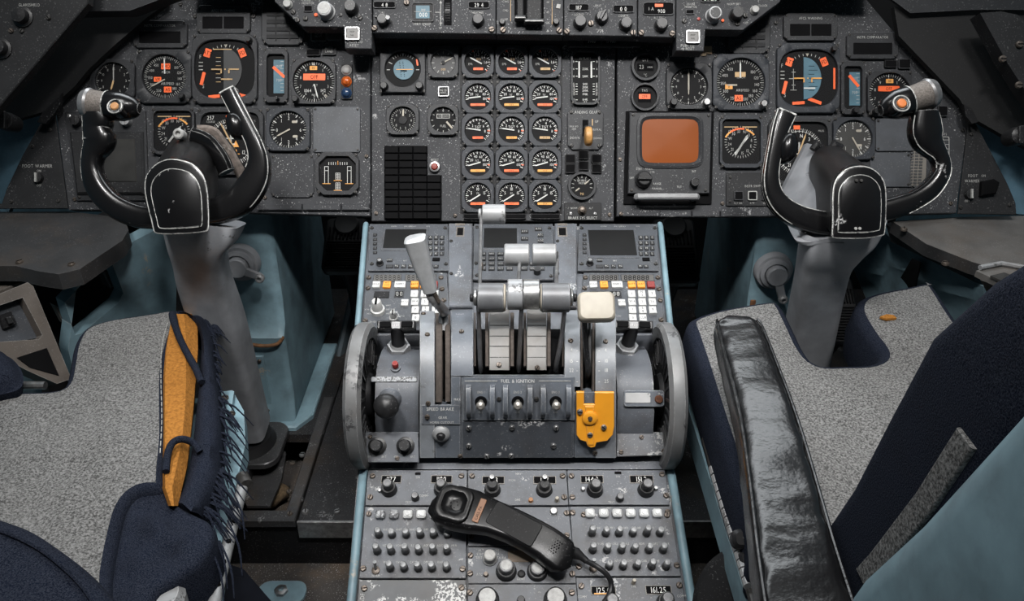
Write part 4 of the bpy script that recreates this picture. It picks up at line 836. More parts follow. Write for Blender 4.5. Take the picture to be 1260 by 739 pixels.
# brown switch box of the left console
bx = thing('console_switch_box', 'brown metal box with recessed switch on left side console', 'switch box', Matrix.Translation(zpt(30, 420, .5))); I = bx.matrix_world.inverted()
BF = Frame(at(40, 345, 1.29), at(86, 455, 1.31) - at(40, 345, 1.29), at(40, 345, 1.29) - at(-60, 372, 1.19))
def bq(x, y): return BF.px(x, y)
bo = [bq(*p) for p in ((-40, 370), (0, 361), (34, 347), (41, 352), (88, 466), (70, 472), (32, 455), (-22, 425))]
b = MB(I @ BF.mat()); quadstrip(b, bo, [bq(*p) for p in ((-14, 380), (28, 366), (52, 412), (48, 417), (-12, 421))], 0, BROWNM); b.build('frame', bx)
b = MB(I @ BF.mat()); b.prism([bq(*p) for p in ((-18, 381), (28, 365), (54, 413), (-16, 424))], -.022, -.018, PEDD); b.build('recess_plate', bx)
b = MB(I @ BF.mat()); b.prism([bq(*p) for p in ((3, 386), (18, 381), (25, 397), (9, 403))], -.018, -.010, BLK, .001); b.prism([bq(*p) for p in ((9, 390), (15, 388), (19, 396), (13, 398))], -.010, -.004, KNOB, .001); b.build('rocker_switch', bx)
b = MB(I @ BF.mat()); b.prism([bq(*p) for p in ((20, 440), (57, 428), (72, 462), (36, 452))], .0005, .0015, BLKD); b.build('lower_opening', bx)
for x, y, r, m in ((49, 379, .008, STEEL), (20, 373, .005, SCREWD)): p = bq(x, y); screw(bx, p[0], p[1], r, m, .0005 if r > .007 else -.0175)
lid = zpt(0, 345, .63); b = MB(I); solid(b, [zpt(-50, 335, .609), zpt(0, 331, .609), zpt(37, 334, .609), zpt(39, 342, .606), zpt(0, 357, .604), zpt(-50, 370, .602)], (0, 0, -.012), BROWNM); b.build('lid', bx)

rc = thing('side_console', 'right side console with brown-grey metal top and pale blue side', 'console', Matrix.Translation((.85, 1.1, FLOOR_LOW))); I = rc.matrix_world.inverted()
CTR = M_('console_top_brown_grey', (.10, .095, .09), .45, specks=.2, grime=.4, bump=.1, bs=100)
b = MB(I); solid(b, [zpt(1098, 272, .645), zpt(1180, 267, .655), zpt(1330, 264, .655), zpt(1330, 336, .645), zpt(1268, 325, .645), zpt(1210, 326, .64), zpt(1196, 322, .64), zpt(1140, 300, .643)], (0, 0, -.022), CTR, CTOP); b.build('console_top', rc)
b = MB(I); solid(b, [zpt(1090, 276, .632), zpt(1105, 284, .632), zpt(1199, 326, .628), zpt(1196, 345, .60), zpt(1150, 322, .60), zpt(1096, 297, .60)], (.012, .01, 0), CTOP); b.build('front_lip', rc)
b = MB(I); solid(b, [zpt(1070, 270, .61), zpt(1100, 296, .598), zpt(1165, 330, .598), zpt(1210, 352, .598), zpt(1212, 372, .56), zpt(1225, 420, .48), zpt(1225, 470, .38), zpt(1100, 450, .35), zpt(1050, 330, .45)], (.03, .015, -.004), BLUE); b.build('side_panel', rc)
b = MB(I); solid(b, [zpt(1124, 318, .593), zpt(1134, 323, .592), zpt(1126, 360, .50), zpt(1108, 345, .50)], (-.004, -.002, 0.002), WALLD); b.build('side_slot', rc)
for x, y in ((1163, 331), (1112, 289)): p = I @ zpt(x, y - 6, .645); screw(rc, p.x, p.y, .006, SCREW, p.z)
bx = thing('console_stowage_box', 'grey stowage box with hinged lid at right edge beside right seat', 'box', Matrix.Translation(zpt(1250, 360, .55))); I = bx.matrix_world.inverted()
b = MB(I); solid(b, [zpt(1201, 333, .662), zpt(1222, 325, .662), zpt(1340, 330, .662), zpt(1340, 378, .660), zpt(1255, 358, .660)], (0, 0, -.010), CTR); b.build('lid', bx)
b = MB(I); solid(b, [zpt(1206, 344, .632), zpt(1255, 363, .63), zpt(1340, 384, .63), zpt(1340, 430, .54), zpt(1250, 392, .57), zpt(1222, 374, .585)], (.02, .012, 0), BROWNM); b.build('box_body', bx)
b = MB(I); b.tube([zpt(1206, 329, .666), zpt(1232, 324, .666), zpt(1262, 329, .666)], .004, GREYL, 8); b.build('hinge', bx)
b = MB(I); solid(b, [zpt(1218, 341, .663), zpt(1235, 337, .663), zpt(1252, 343, .663), zpt(1236, 349, .663)], (0, 0, .003), SCREWD); b.build('latch_plate', bx)

# ---- foot warmer panels in the lower corners of the main panel
SIDEL = Frame(PANEL.o + PANEL.u * -.80 + PANEL.n * .02, PANEL.u + PANEL.n * -.0, PANEL.v)
def corner(label, outline, kx, ky, texts, extra=None):
    F = Frame(PANEL.o + PANEL.n * .004, PANEL.u, PANEL.v); t, q = unit('foot_warmer_panel', label, 'panel', outline, F, .004, PANELD, .001, z=-.004)
    p = q(kx, ky); b = MB(M=T(*p)); b.lathe([(.009, .004), (.008, .012), (.0001, .013)], KNOB, 18, cap=False); b.box(-.0015, .0015, -.008, .008, .0125, .016, WHTD); b.build('knob', t)
    b = MB()
    for s, x, y, h in texts: p = q(x, y); b.text(s, p[0], p[1], h * PK, WHTD, .0043)
    b.build('marking', t); return t, q
t, q = corner('dark FOOT WARMER panel at lower left corner of main panel', [(-40, 256.5), (83, 256.5), (67, 138), (52, 147), (28, 190), (8, 232), (2, 250)], 48, 219, (('FOOT WARMER', 46, 204, 4.2), ('ON', 48, 210, 3), ('OFF', 48, 228, 3)))
for x, y in ((62, 160), (72, 247), (14, 248), (40, 180)): p = q(x, y); screw(t, p[0], p[1], .0034, SCREWD, .0038)
t, q = corner('dark FOOT WARMER panel at lower right corner of main panel', [(1179, 263), (1192, 147), (1200, 150), (1216, 180), (1240, 226), (1250, 250), (1251, 264)], 1192, 239, (('FOOT', 1197, 216, 3.6), ('WARMER', 1196, 222.5, 3.6), ('ON', 1210, 216, 3), ('OFF', 1190, 247, 3)))
p = q(1211, 232); b = MB(M=T(*p)); b.prism([(-.010, -.014), (.016, -.010), (.022, .010), (.012, .016), (-.008, .012)], .004, .014, BLKD, .002); b.build('broken_knob', t)
for x, y in ((1182, 255), (1242, 252), (1195, 165)): p = q(x, y); screw(t, p[0], p[1], .0034, SCREWD, .0038)

# ---- black side shades and top corner units
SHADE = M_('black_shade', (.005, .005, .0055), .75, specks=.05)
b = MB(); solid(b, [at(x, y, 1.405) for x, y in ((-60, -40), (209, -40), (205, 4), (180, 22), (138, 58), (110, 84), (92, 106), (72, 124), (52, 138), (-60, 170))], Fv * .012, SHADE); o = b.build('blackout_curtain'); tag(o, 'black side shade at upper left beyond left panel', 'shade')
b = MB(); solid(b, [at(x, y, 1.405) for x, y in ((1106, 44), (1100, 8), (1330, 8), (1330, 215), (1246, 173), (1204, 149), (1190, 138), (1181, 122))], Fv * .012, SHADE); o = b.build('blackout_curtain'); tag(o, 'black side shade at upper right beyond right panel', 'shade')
b = MB(); solid(b, [at(x, y, 1.392) for x, y in ((1085, -10), (1330, -10), (1330, 12), (1200, 12), (1120, 16))], Fv * .006, BEZEL); o = b.build('window_ledge'); tag(o, 'thin dark sill along top right corner', 'sill')
for (lb, x, y) in (('dark knob on sidewall under left shade', 10, 150), ('dark round knob on sidewall under right shade', 1250, 168)):
    t = thing('wall_knob', lb, 'knob', Frame(at(x, y, 1.375), Rv, Uv).mat()); b = MB(); b.lathe([(.014, -.02), (.016, 0), (.014, .012), (.008, .015), (.0001, .015)], KNOB, 20, cap=False); b.build('knob_body', t)
    b = MB(); b.rbox(0, 0, .012, .03, .003, .014, .02, KNOB, .001); b.build('grip_bar', t)
for s, pts in ((-1, [(68, 138), (74, 128), (76, 114), (70, 122), (52, 138), (46, 150), (56, 152)]), ): 
    b = MB(); solid(b, [at(x, y, 1.40) for x, y in pts], Fv * .008, BLK); o = b.build('rubber_seal'); tag(o, 'crumpled black seal at left panel corner by blue sidewall', 'seal')
b = MB(); solid(b, [at(x, y, 1.40) for x, y in ((1186, 128), (1196, 134), (1204, 150), (1196, 152), (1188, 142))], Fv * .008, BLK); o = b.build('rubber_seal'); tag(o, 'black seal at right panel corner by blue sidewall', 'seal')
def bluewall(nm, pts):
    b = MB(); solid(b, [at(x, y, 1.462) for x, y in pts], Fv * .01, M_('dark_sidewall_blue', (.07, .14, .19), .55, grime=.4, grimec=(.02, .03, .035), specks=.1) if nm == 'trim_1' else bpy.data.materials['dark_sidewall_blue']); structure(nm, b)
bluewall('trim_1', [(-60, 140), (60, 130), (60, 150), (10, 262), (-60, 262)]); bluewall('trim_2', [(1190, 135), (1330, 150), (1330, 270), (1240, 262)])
# top left lighting panel
GF = Frame(at(52, 60, 1.30), at(106, 4, 1.30) - at(0, 128, 1.30), at(0, 0, 1.29) - at(60, 70, 1.30))
gp = thing('glareshield_light_panel', 'dark light control panel with two knobs at top left corner', 'panel', GF.mat()); I = gp.matrix_world.inverted()
b = MB(); b.prism([GF.px(*p) for p in ((-80, 215), (-80, -60), (112, -60), (108, 4), (0, 130))], -.02, 0, PANELD, .0015); p = GF.px(36, 6); b.text('GLARESHIELD', p[0], p[1], .0045, WHTD, .0003, rot=-math.atan2((GF.px(50, 6)[1] - GF.px(20, 6)[1]), 1) * 0 + math.atan2(GF.px(50, 6)[1] - GF.px(20, 6)[1], GF.px(50, 6)[0] - GF.px(20, 6)[0])); b.build('face_plate', gp)
for x, y, r in ((28, 21, .0125), (2, 60, .0125)):
    p = GF.px(x, y); b = MB(M=T(*p)); b.lathe([(r * 1.3, 0), (r * 1.3, .003), (r, .004), (r * .9, .016), (.0001, .017)], KNOB, 24, cap=False); b.build('knob', gp)
for x, y in ((14, 38), (27, 38), (60, 22)): p = GF.px(x, y); screw(gp, p[0], p[1], .004, SCREW if x < 20 else SCREWD, 0)
b = MB(); solid(b, [at(x, y, 1.352) for x, y in ((76, -10), (222, -10), (160, 13), (80, 14))], Fv * .03, BEZEL); o = b.build('glareshield_edge'); tag(o, 'dark curved glareshield edge at top left', 'glareshield')
# top right frame piece
wf = thing('window_post', 'dark grey slanted post with fasteners at top right corner', 'post', Matrix.Translation(at(1250, 60, 1.33))); I = wf.matrix_world.inverted()
b = MB(I); solid(b, [at(x, y, 1.33) for x, y in ((1206, 16), (1232, 14), (1252, 18), (1300, 60), (1320, 190), (1262, 112), (1240, 78))], Fv * .03, PANELD); b.build('post_body', wf)
for x, y in ((1254, 55), (1233, 73), (1253, 105)):
    sc = screw(wf, 0, 0, .006, SCREW); sc.matrix_local = I @ Frame(at(x, y, 1.329), Rv, Uv).mat()

# ================================================================== glareshield control panels
GL = Frame(CAM + Fv * 1.37, Rv, Uv); GK = 1.37 / FPX
def gunit(name, label, cat, outline, depth=.035, m=None):
    pts = [GL.px(x, y) for x, y in outline]; cx = sum(p[0] for p in pts) / len(pts); cy = sum(p[1] for p in pts) / len(pts)
    t = thing(name, label, cat, GL.mat(cx, cy)); b = MB(); b.prism([(p[0] - cx, p[1] - cy) for p in pts], -depth, 0, m or PANELG, .001); b.build('face_plate', t)
    return t, (lambda x, y, h=0: (GL.px(x, y, h)[0] - cx, GL.px(x, y, h)[1] - cy))
def gknob(t, q, x, y, rp, h, m, cap=None, ring=None, name='knob'):
    p = q(x, y); r = rp * GK; b = MB(M=T(*p)); b.lathe([(r * 1.15, 0), (r * 1.15, .0025), (r, .0035), (r * .94, h), (r * .84, h + .001), (.0001, h + .001)], m, 24, cap=False)
    if cap: b.lathe([(r * .75, h + .0008), (r * .72, h + .002), (.0001, h + .002)], cap, 20, cap=False)
    return b.build(name, t)
def gwin(t, q, x0, y0, x1, y1, st, tm=None, bg=None, name='display_window'):
    b = MB(); a, c = q(x0, y1), q(x1, y0); b.ringplate(rr_r((c[0] - a[0]) / 2, (c[1] - a[1]) / 2, 14), rr_r((c[0] - a[0]) / 2 - .0012, (c[1] - a[1]) / 2 - .0012, 14), [(0, 0), (0, .0025), (1, .0025), (1, 0)], BEZEL, 48)
    b.rbox(0, 0, c[0] - a[0] - .002, c[1] - a[1] - .002, .0005, 0, .0008, bg or BLKD)
    if st: b.text(st, 0, 0, (c[1] - a[1]) * .55, tm or WHT, .0012)
    o = b.build(name, t); o.matrix_local = T((a[0] + c[0]) / 2, (a[1] + c[1]) / 2); return o
def gtext(t, q, items, m=None):
    b = MB()
    for s, x, y, h in items: p = q(x, y); b.text(s, p[0], p[1], h * GK, m or WHTD, .0003)
    b.build('marking', t)
def gscr(t, q, pts, r=.0044, m=None):
    for x, y in pts: p = q(x, y); screw(t, p[0], p[1], r, m or SCREW, -.0002)
# left wing
def wing(label, s, x0, x1, diag, tabx):
    if s < 0: out = [(338, -8), (457.5, -8), (457.5, 60), (424.5, 59.5), (423, 33), (372, 32.5), (338, 2)]
    else: out = [(832, -8), (962, -8), (960, 2), (914, 37), (868, 36), (866, 63), (832, 62)]
    return gunit('glareshield_wing', label, 'glareshield panel', out)
t, q = wing('glareshield wing panel with big grey knob, left of autopilot panel', -1, 0, 0, 0, 0)
gknob(t, q, 402, 15, 9.4, .018, GREYL, CAPL); gknob(t, q, 433, 11, 7.6, .018, KNOB); gknob(t, q, 354.5, 6, 5.2, .008, CAPL); gwin(t, q, 374, 7, 385, 15, '')
b = MB(); p = q(389, 18.5); b.lathe([(.0035, 0), (.003, .002), (.0001, .0024)], ORG, 12, c=p, cap=False); p = q(419, 18.5); b.lathe([(.0035, 0), (.003, .002), (.0001, .0024)], KNOB, 12, c=p, cap=False); b.build('pilot_lamp', t)
gtext(t, q, (('CRUISE', 377, 0.5, 2.8), ('MONITOR', 379, 4, 2.8), ('BRT', 432, 22, 2.6), ('DIM', 363, 22, 2.6), ('PUSH TO', 438, 51.5, 3.4), ('RESET', 436, 55.8, 3.4))); gscr(t, q, ((443, 22), (376, 23), (361, 15), (366, 25)), m=SCREWD)
p = q(434, 42); b = MB(M=T(*p)); b.ringplate(rr_r(9 * GK, 8 * GK, 14), rr_r(7.4 * GK, 6.4 * GK, 14), [(0, 0), (0, .005), (1, .005), (1, .001)], STEEL, 48); b.rbox(0, 0, 14.4 * GK, 12.4 * GK, .0006, 0, .004, M_('reset_lens', (.12, .115, .11), .4, grime=.4), .0006); b.text('INOP', 0, .003, .003, BLKD, .0042); b.text('FAIL', 0, -.003, .003, BLKD, .0042); b.build('reset_light', t)
t, q = wing('glareshield wing panel with grey ring knob, right of autopilot panel', 1, 0, 0, 0, 0)
gknob(t, q, 877, 20, 8.4, .018, GREYL, KNOB); gknob(t, q, 905, 19, 7.6, .018, KNOB); gknob(t, q, 928, 13, 4.8, .008, CAPL); gwin(t, q, 843.5, 12, 854, 18, ''); gwin(t, q, 862, -6, 886, 3.5, '0.7810')
b = MB(); p = q(859.5, 23.5); b.lathe([(.003, 0), (.0026, .002), (.0001, .0024)], M_('red_lamp', (.3, .03, .02), .4), 12, c=p, cap=False); p = q(889, 25.5); b.lathe([(.003, 0), (.0026, .002), (.0001, .0024)], ORG, 12, c=p, cap=False); b.build('pilot_lamp', t)
gtext(t, q, (('CRUISE', 850, 5, 2.8), ('MONITOR', 850, 8.5, 2.8), ('NORM BRT', 903, 5, 2.8), ('CLOCK', 939, 7, 2.8), ('OFF', 918, 28, 2.6), ('PUSH TO', 846, 56, 3.4), ('& RESET', 847, 60, 3.4))); gscr(t, q, ((842, 26), (907, 29), (917, 19.5)), m=SCREWD)
p = q(852, 46); b = MB(M=T(*p)); b.ringplate(rr_r(8.4 * GK, 8 * GK, 14), rr_r(6.8 * GK, 6.4 * GK, 14), [(0, 0), (0, .005), (1, .005), (1, .001)], STEEL, 48); b.rbox(0, 0, 13.2 * GK, 12.4 * GK, .0006, 0, .004, bpy.data.materials['reset_lens'], .0006); b.text('INOP', 0, .003, .003, BLKD, .0042); b.text('FAIL', 0, -.003, .003, BLKD, .0042); b.build('reset_light', t)
tp = thing('paper_tape', 'torn piece of tan tape under the right push-to-reset light', 'tape', PANEL.mat(*PANEL.px(862, 62.5), .0004)); b = MB(); b.box(-.018, .02, -.006, .008, 0, .0006, M_('tan_tape', (.30, .22, .14), .7, var=.3)); b.box(-.028, .01, -.009, -.002, .0006, .001, bpy.data.materials['tan_tape']); b.build('tape_strip', tp)
# autopilot panel, four boxes
APF = GL
t, q = gunit('autopilot_speed_panel', 'autopilot panel section with blue VERT SPEED window, left of centre', 'autopilot panel', [(459, -8), (610, -8), (610, 41.5), (459, 40)], .03)
gwin(t, q, 459 + .5, 2, 487, 10.5, '4 8'); gwin(t, q, 576, 2, 602.5, 11, '29 4'); w = gwin(t, q, 506.5, 4, 534, 27, '', bg=BLK)
b = MB(); b.box(-.0115, .0115, -.010, .0115, .0008, .0012, BLUEW); b.text('000', .001, -.004, .0075, WHT, .0016); b.text('888', .001, .004, .004, WHTD, .0016); b.box(-.0145, .0145, .0008, .0014, .0014, .0017, WHTD); b.build('speed_tape', w)
gknob(t, q, 471.5, 26, 6.8, .014, KNOB, KNOB); gknob(t, q, 588.5, 26, 6.8, .014, KNOB); gknob(t, q, 458.5 + 5, 21, 1.6, .004, KNOB); gknob(t, q, 479, 26, 3, .018, GREYL, name='push_knob')
p = q(551, 15); b = MB(M=T(*p)); b.box(-.0065, .0065, -.022, .026, -.002, .0006, BLKD)
o = b.build('thumb_wheel_slot', t)
b = MB(M=T(*p) @ Matrix.Translation((0, 0, -.012)) @ Matrix.Rotation(R_(90), 4, 'Y')); b.lathe([(.017, -.0052), (.0195, -.004), (.0195, .004), (.017, .0052)], KNOB, 40)
for i in range(30): b.M = T(*p) @ Matrix.Translation((0, 0, -.012)) @ Matrix.Rotation(R_(90), 4, 'Y') @ Matrix.Rotation(2 * PI * i / 30, 4, 'Z'); b.box(.0192, .0208, -.0008, .0008, -.004, .004, KNOB)
b.build('thumb_wheel', t)
b = MB(); 
for x0, x1, y0, y1 in ((541.8, 542.6, 4, 32), (535.5, 542, 14.7, 15.6)): a, c = q(x0, y1), q(x1, y0); b.box(a[0], c[0], a[1], c[1], 0, .0003, WHTD)
for y, s in ((2, 1), (30, -1)): a = q(542.2, y); b.poly([(a[0] - .0024, a[1] - .003 * s, .0003), (a[0] + .0024, a[1] - .003 * s, .0003), (a[0], a[1] + .002 * s, .0003)], WHTD)
for st, x, y, h in (('VERT SPEED', 519, 29.5, 3.2), ('IAS', 471, 15.5, 2.6), ('HEADING', 588, 15.5, 2.8), ('UP', 542, 34.5, 2.6)): p = q(x, y); b.text(st, p[0], p[1], h * GK, WHTD, .0003)
b.build('marking', t); gscr(t, q, ((456 + 5, 35), (605, 36.5), (500.5, 3.5)), .0052)
t, q = gunit('altitude_slider_unit', 'autopilot panel section with two slide levers in middle of glareshield', 'autopilot panel', [(611, -8), (693, -8), (693, 43), (611, 42)], .03)
b = MB(); a, c = q(633, 26), q(669, -8); b.box(a[0], c[0], a[1], c[1], 0, .0005, BLKD); b.build('lever_slot', t)
for x0, x1, y, nm in ((634, 646, 27, 0), (646, 668, 31, 1)):
    b = MB(); a, c = q(x0, y), q(x1, -8); b.box(a[0] + .002, c[0] - .002, a[1], c[1], .0005, .010, BLK, .002); a2, c2 = q(x0 - 1, y + 1.5), q(x1 + 1, y - 3.5); b.box(a2[0], c2[0], a2[1], c2[1], .008, .020, KNOB, .002); b.box(a2[0] + .001, c2[0] - .001, a2[1] + .0012, a2[1] + .0032, .0195, .0215, CAPL, .0006); b.build('slide_lever', t)
gtext(t, q, (('CWS', 622, 2, 2.8), ('CMD', 622, 13, 2.8), ('OFF', 622, 24, 2.8), ('40', 674, 2.5, 2.8), ('45', 674, 15, 2.8), ('50', 674, 28, 2.8), ('A', 626, 38, 2.8), ('B', 674, 38, 2.8)))
b = MB(); 
for x0, x1, y0, y1 in ((628, 628.6, 0, 26), (679, 679.6, 0, 30)): a, c = q(x0, y1), q(x1, y0); b.box(a[0], c[0], a[1], c[1], 0, .0003, CREAMK)
b.build('scale_line', t)
gknob(t, q, 618, 28, 3.6, .008, KNOB); gknob(t, q, 684, 28, 3.6, .008, KNOB); gscr(t, q, ((619, 37), (688, 37.5)), .0052); b = MB(); p = q(687, 8); b.prism([(p[0] - .004, p[1] - .003), (p[0] + .003, p[1] - .004), (p[0] + .004, p[1] + .003), (p[0] - .002, p[1] + .004)], 0, .0016, WHTD); b.build('paint_fleck', t)
t, q = gunit('autopilot_course_panel', 'autopilot panel section with two COURSE windows and winged knob', 'autopilot panel', [(694, -8), (784, -8), (784, 44.5), (694, 43)], .03)
gwin(t, q, 699.5, 5, 725, 14, '187'); gwin(t, q, 754, 6.5, 780, 16, '0 0'); gknob(t, q, 713.5, 28.5, 7.4, .014, KNOB); gknob(t, q, 769.5, 30.5, 7.4, .014, KNOB, KNOB); gknob(t, q, 740, 22.5, 7.4, .012, KNOB)
p = q(740, 22.5); b = MB(M=T(p[0], p[1]) @ Matrix.Rotation(-.5, 4, 'Z')); b.box(-.0025, .0025, -.009, .0105, .012, .020, KNOB, .001); b.build('knob_bar', t)
gtext(t, q, (('COURSE', 712, 18, 2.8), ('COURSE', 767, 19.5, 2.8), ('SPLIT', 736, 7, 2.8), ('VOR', 739, 37.5, 3), ('1', 745, 8, 3), ('2', 749, 13, 3))); gscr(t, q, ((697.5, 39), (779, 40.5), (727, 29)), .0052)
t, q = gunit('autopilot_altitude_select_panel', 'autopilot panel section with small orange flag window at right end', 'autopilot panel', [(785, -8), (831, -8), (831, 46), (785, 44.5)], .03)
w = gwin(t, q, 791, 3, 829, 19, ''); b = MB(); b.box(-.006, .008, .003, .008, .001, .0016, ORG); b.text('900', .005, -.004, .0068, WHT, .0014); b.text('1 A', -.012, 0, .006, WHTD, .0014); b.build('flag', w)
gknob(t, q, 813, 31.5, 7.4, .014, KNOB, KNOB); gtext(t, q, (('ALT SEL', 810, 22, 2.6),)); gscr(t, q, ((789, 40.5), (827, 41.5)), .0052)
# dark recess under the autopilot panel and small counter panel
b = MB(); u0 = GL.px(459, 41); u1 = GL.px(831, 36); 
pa = [at(460, 45, 1.404), at(830, 47, 1.404), at(830, 56, 1.426), at(460, 54, 1.426)]; solid(b, pa, Uv * .02, BLK); o = b.build('glareshield_underside'); tag(o, 'black underside of glareshield above the engine gauges', 'glareshield')
t = thing('counter_panel', 'small black counter window reading 3900 and 17900 under autopilot panel', 'counter', Frame(at(743, 50, 1.399), Rv, Uv).mat()); k = 1.399 / FPX
b = MB(); b.box(-44 * k, 44 * k, -8 * k, 4.5 * k, -.003, 0, PANELD, .001); b.build('face_plate', t)
for x, s in ((-15, '3900'), (9, '17900')):
    b = MB(M=T(x * k, -1 * k)); b.box(-10.5 * k, 10.5 * k, -3.6 * k, 3.6 * k, 0, .0006, BLKD); b.text(s, 0, 0, 4 * k, WHTD, .0009); b.build('counter_window', t)
# glareshield hood above the frame that shades the upper panel
hood = thing('glareshield_hood', 'black padded glareshield hood over the main panel', 'glareshield', Matrix.Translation((0, 1.4, 1.09))); I = hood.matrix_world.inverted()
b = MB(I); solid(b, [at(226, -11, 1.372), at(1080, -11, 1.372), at(1080, -11, 1.372) + Vector((0, .30, .10)), at(226, -11, 1.372) + Vector((0, .30, .10))], (0, 0, .03), BLK); b.build('hood_pad', hood)
# ================================================================== centre pedestal
FWD = Frame(at(630, 340, 1.32), Rv, at(630, 275, 1.40) - at(630, 405, 1.24))
_p1, _p2 = at(630, 578, 1.181), at(630, 739, 1.07)
AFT = Frame(at(630, 660, 1.1225), Rv, _p1 - _p2)
AFT.o = _p2 + (_p1 - _p2) * .5

def lerp_tab(tab, y):
    for (a, da), (b, db) in zip(tab, tab[1:]):
        if y <= b: t = (y - a) / (b - a); return da + (db - da) * t
    return tab[-1][1]
class Curved:
    """surface curved about the sideways axis, given as depth along the photo's rows"""
    def __init__(s, tab): s.tab = tab
    def yz(s, y, h=0.0):
        p = at(CX, y, lerp_tab(s.tab, y)); q0 = at(CX, y - 2, lerp_tab(s.tab, y - 2)); q1 = at(CX, y + 2, lerp_tab(s.tab, y + 2))
        t = (q0 - q1).normalized(); n = Vector((1, 0, 0)).cross(t); return p + n * h, t, n
    def X(s, x, y): return (x - CX) / FPX * lerp_tab(s.tab, y)
    def pt(s, x, y, h=0.0): p, t, n = s.yz(y, h); return Vector((s.X(x, y), p.y, p.z))
    def frame(s, x, y, h=0.0): p, t, n = s.yz(y, h); return Frame(Vector((s.X(x, y), p.y, p.z)), (1, 0, 0), t)
    def strip(s, b, x0, x1, ys, h0, h1, m, xa=None, ch=.001):
        """solid strip between photo columns, following the curve; x0/x1 are metres sideways when xa"""
        rings = []
        for y in ys:
            a, c = (x0, x1) if xa else (s.X(x0, y), s.X(x1, y))
            lo = s.yz(y, h0)[0]; hi = s.yz(y, h1)[0]; hm = s.yz(y, h1 - ch)[0]
            rings.append([(a, lo.y, lo.z), (c, lo.y, lo.z), (c, hm.y, hm.z), (c - ch, hi.y, hi.z), (a + ch, hi.y, hi.z), (a, hm.y, hm.z)])
        b.loft(rings, m)
def frange(a, b, n): return [a + (b - a) * i / (n - 1) for i in range(n)]
ped = thing('centre_pedestal', 'grey centre pedestal between the two pilot seats with pale blue edges', 'pedestal', Matrix.Translation((0, .95, FLOOR_Z)))
PI_ = ped.matrix_world.inverted()
def pmb(): return MB(PI_)
def quadbody(b, pts_top, zb, m, F=None, drop=.0):
    top = pts_top; n = len(top)
    vs = [tuple(p) for p in top] + [(p[0], p[1], zb) for p in top]
    b.add(vs, [tuple(range(n)), tuple(range(2 * n - 1, n - 1, -1))] + [(i, n + i, n + (i + 1) % n, (i + 1) % n) for i in range(n)], m)
def fw_pt(x, y, h=0): u, v = FWD.px(x, y); return FWD.w(u, v, h)
def af_pt(x, y, h=0): u, v = AFT.px(x, y); return AFT.w(u, v, h)
b = pmb(); quadbody(b, [fw_pt(449, 276, -.004), fw_pt(813, 276, -.004), fw_pt(829, 410, -.004), fw_pt(435, 410, -.004)], FLOOR_Z + .002, PED); b.build('forward_body', ped)
b = pmb(); quadbody(b, [af_pt(441.5, 562, -.004), af_pt(823.5, 562, -.004), af_pt(855.5, 760, -.004), af_pt(424, 760, -.004)], FLOOR_Z + .002, PED); b.build('aft_body', ped)
# middle part: narrower between the trim wheels
DOME = Curved([(376, 1.275), (382, 1.235), (390, 1.195), (400, 1.168), (415, 1.148), (430, 1.138), (450, 1.131), (465, 1.130), (490, 1.135), (515, 1.145), (540, 1.160), (570, 1.176)])
DRUM = Curved([(424, 1.262), (432, 1.228), (440, 1.206), (452, 1.186), (470, 1.172), (490, 1.167), (510, 1.168), (532, 1.176), (540, 1.179), (572, 1.178)])
b = pmb()
ylist = [424, 428, 432, 436, 440, 446, 452, 460, 470, 480, 490, 500, 510, 520, 532]
ring = lambda X: [(X, DRUM.yz(y)[0].y, DRUM.yz(y)[0].z) for y in ylist] + [(X, 0.93, .45), (X, 1.10, .45), (X, 1.13, .56)]
b.loft([ring(-.197), ring(-.1345)], PED); b.build('left_drum', ped)
b = pmb(); b.loft([ring(.1515), ring(.204)], PED); b.build('right_drum', ped)
b = pmb(); b.box(-.197, .204, .93, 1.14, FLOOR_Z + .002, .445, PED); b.build('middle_body', ped)
# blue edges
for (x0, y0, x1, y1, F, r) in ((450.3, 276, 440.5, 403, FWD, .0048), (812, 276, 824.5, 403, FWD, .0048), (447.3, 580, 430.8, 758, AFT, .0062), (825, 580, 853.5, 758, AFT, .0062)):
    b = pmb(); pt = (lambda x, y, h: (lambda q: F.w(q[0], q[1], h))(F.px(x, y)))
    b.tube([pt(x0, y0, -.012), pt(x0, y0, .0), pt(x0 + (x1 - x0) * .04, y0 + (y1 - y0) * .04, .003), pt((x0 + x1) / 2, (y0 + y1) / 2, .003), pt(x1, y1, .003)], r, BLUE, 12); b.build('blue_edge_trim', ped)
for s in (-1, 1):
    b = pmb(); x = {-1: 446, 1: 816}[s]; q0 = fw_pt(x - 9, 404, -.002); q1 = fw_pt(x + 9, 428, -.002)
    b.box(min(q0.x, q1.x), max(q0.x, q1.x), q1.y, q0.y + .002, q1.z - .04, q0.z - .006, BLUE, .003); b.build('blue_corner', ped)
# ledge strip between quadrant and radio panels
b = pmb(); 
rings = [[tuple(af_pt(x, y, h)) for (x, h) in ((441, -.004), (827, -.004), (827, .003), (441, .003))] for y in (563, 578)]
b.loft(rings, PED); b.build('ledge_plate', ped)

SEG = {'8': 'abcdefg', '6': 'acdefg', '1': 'bc', '0': 'abcdef'}
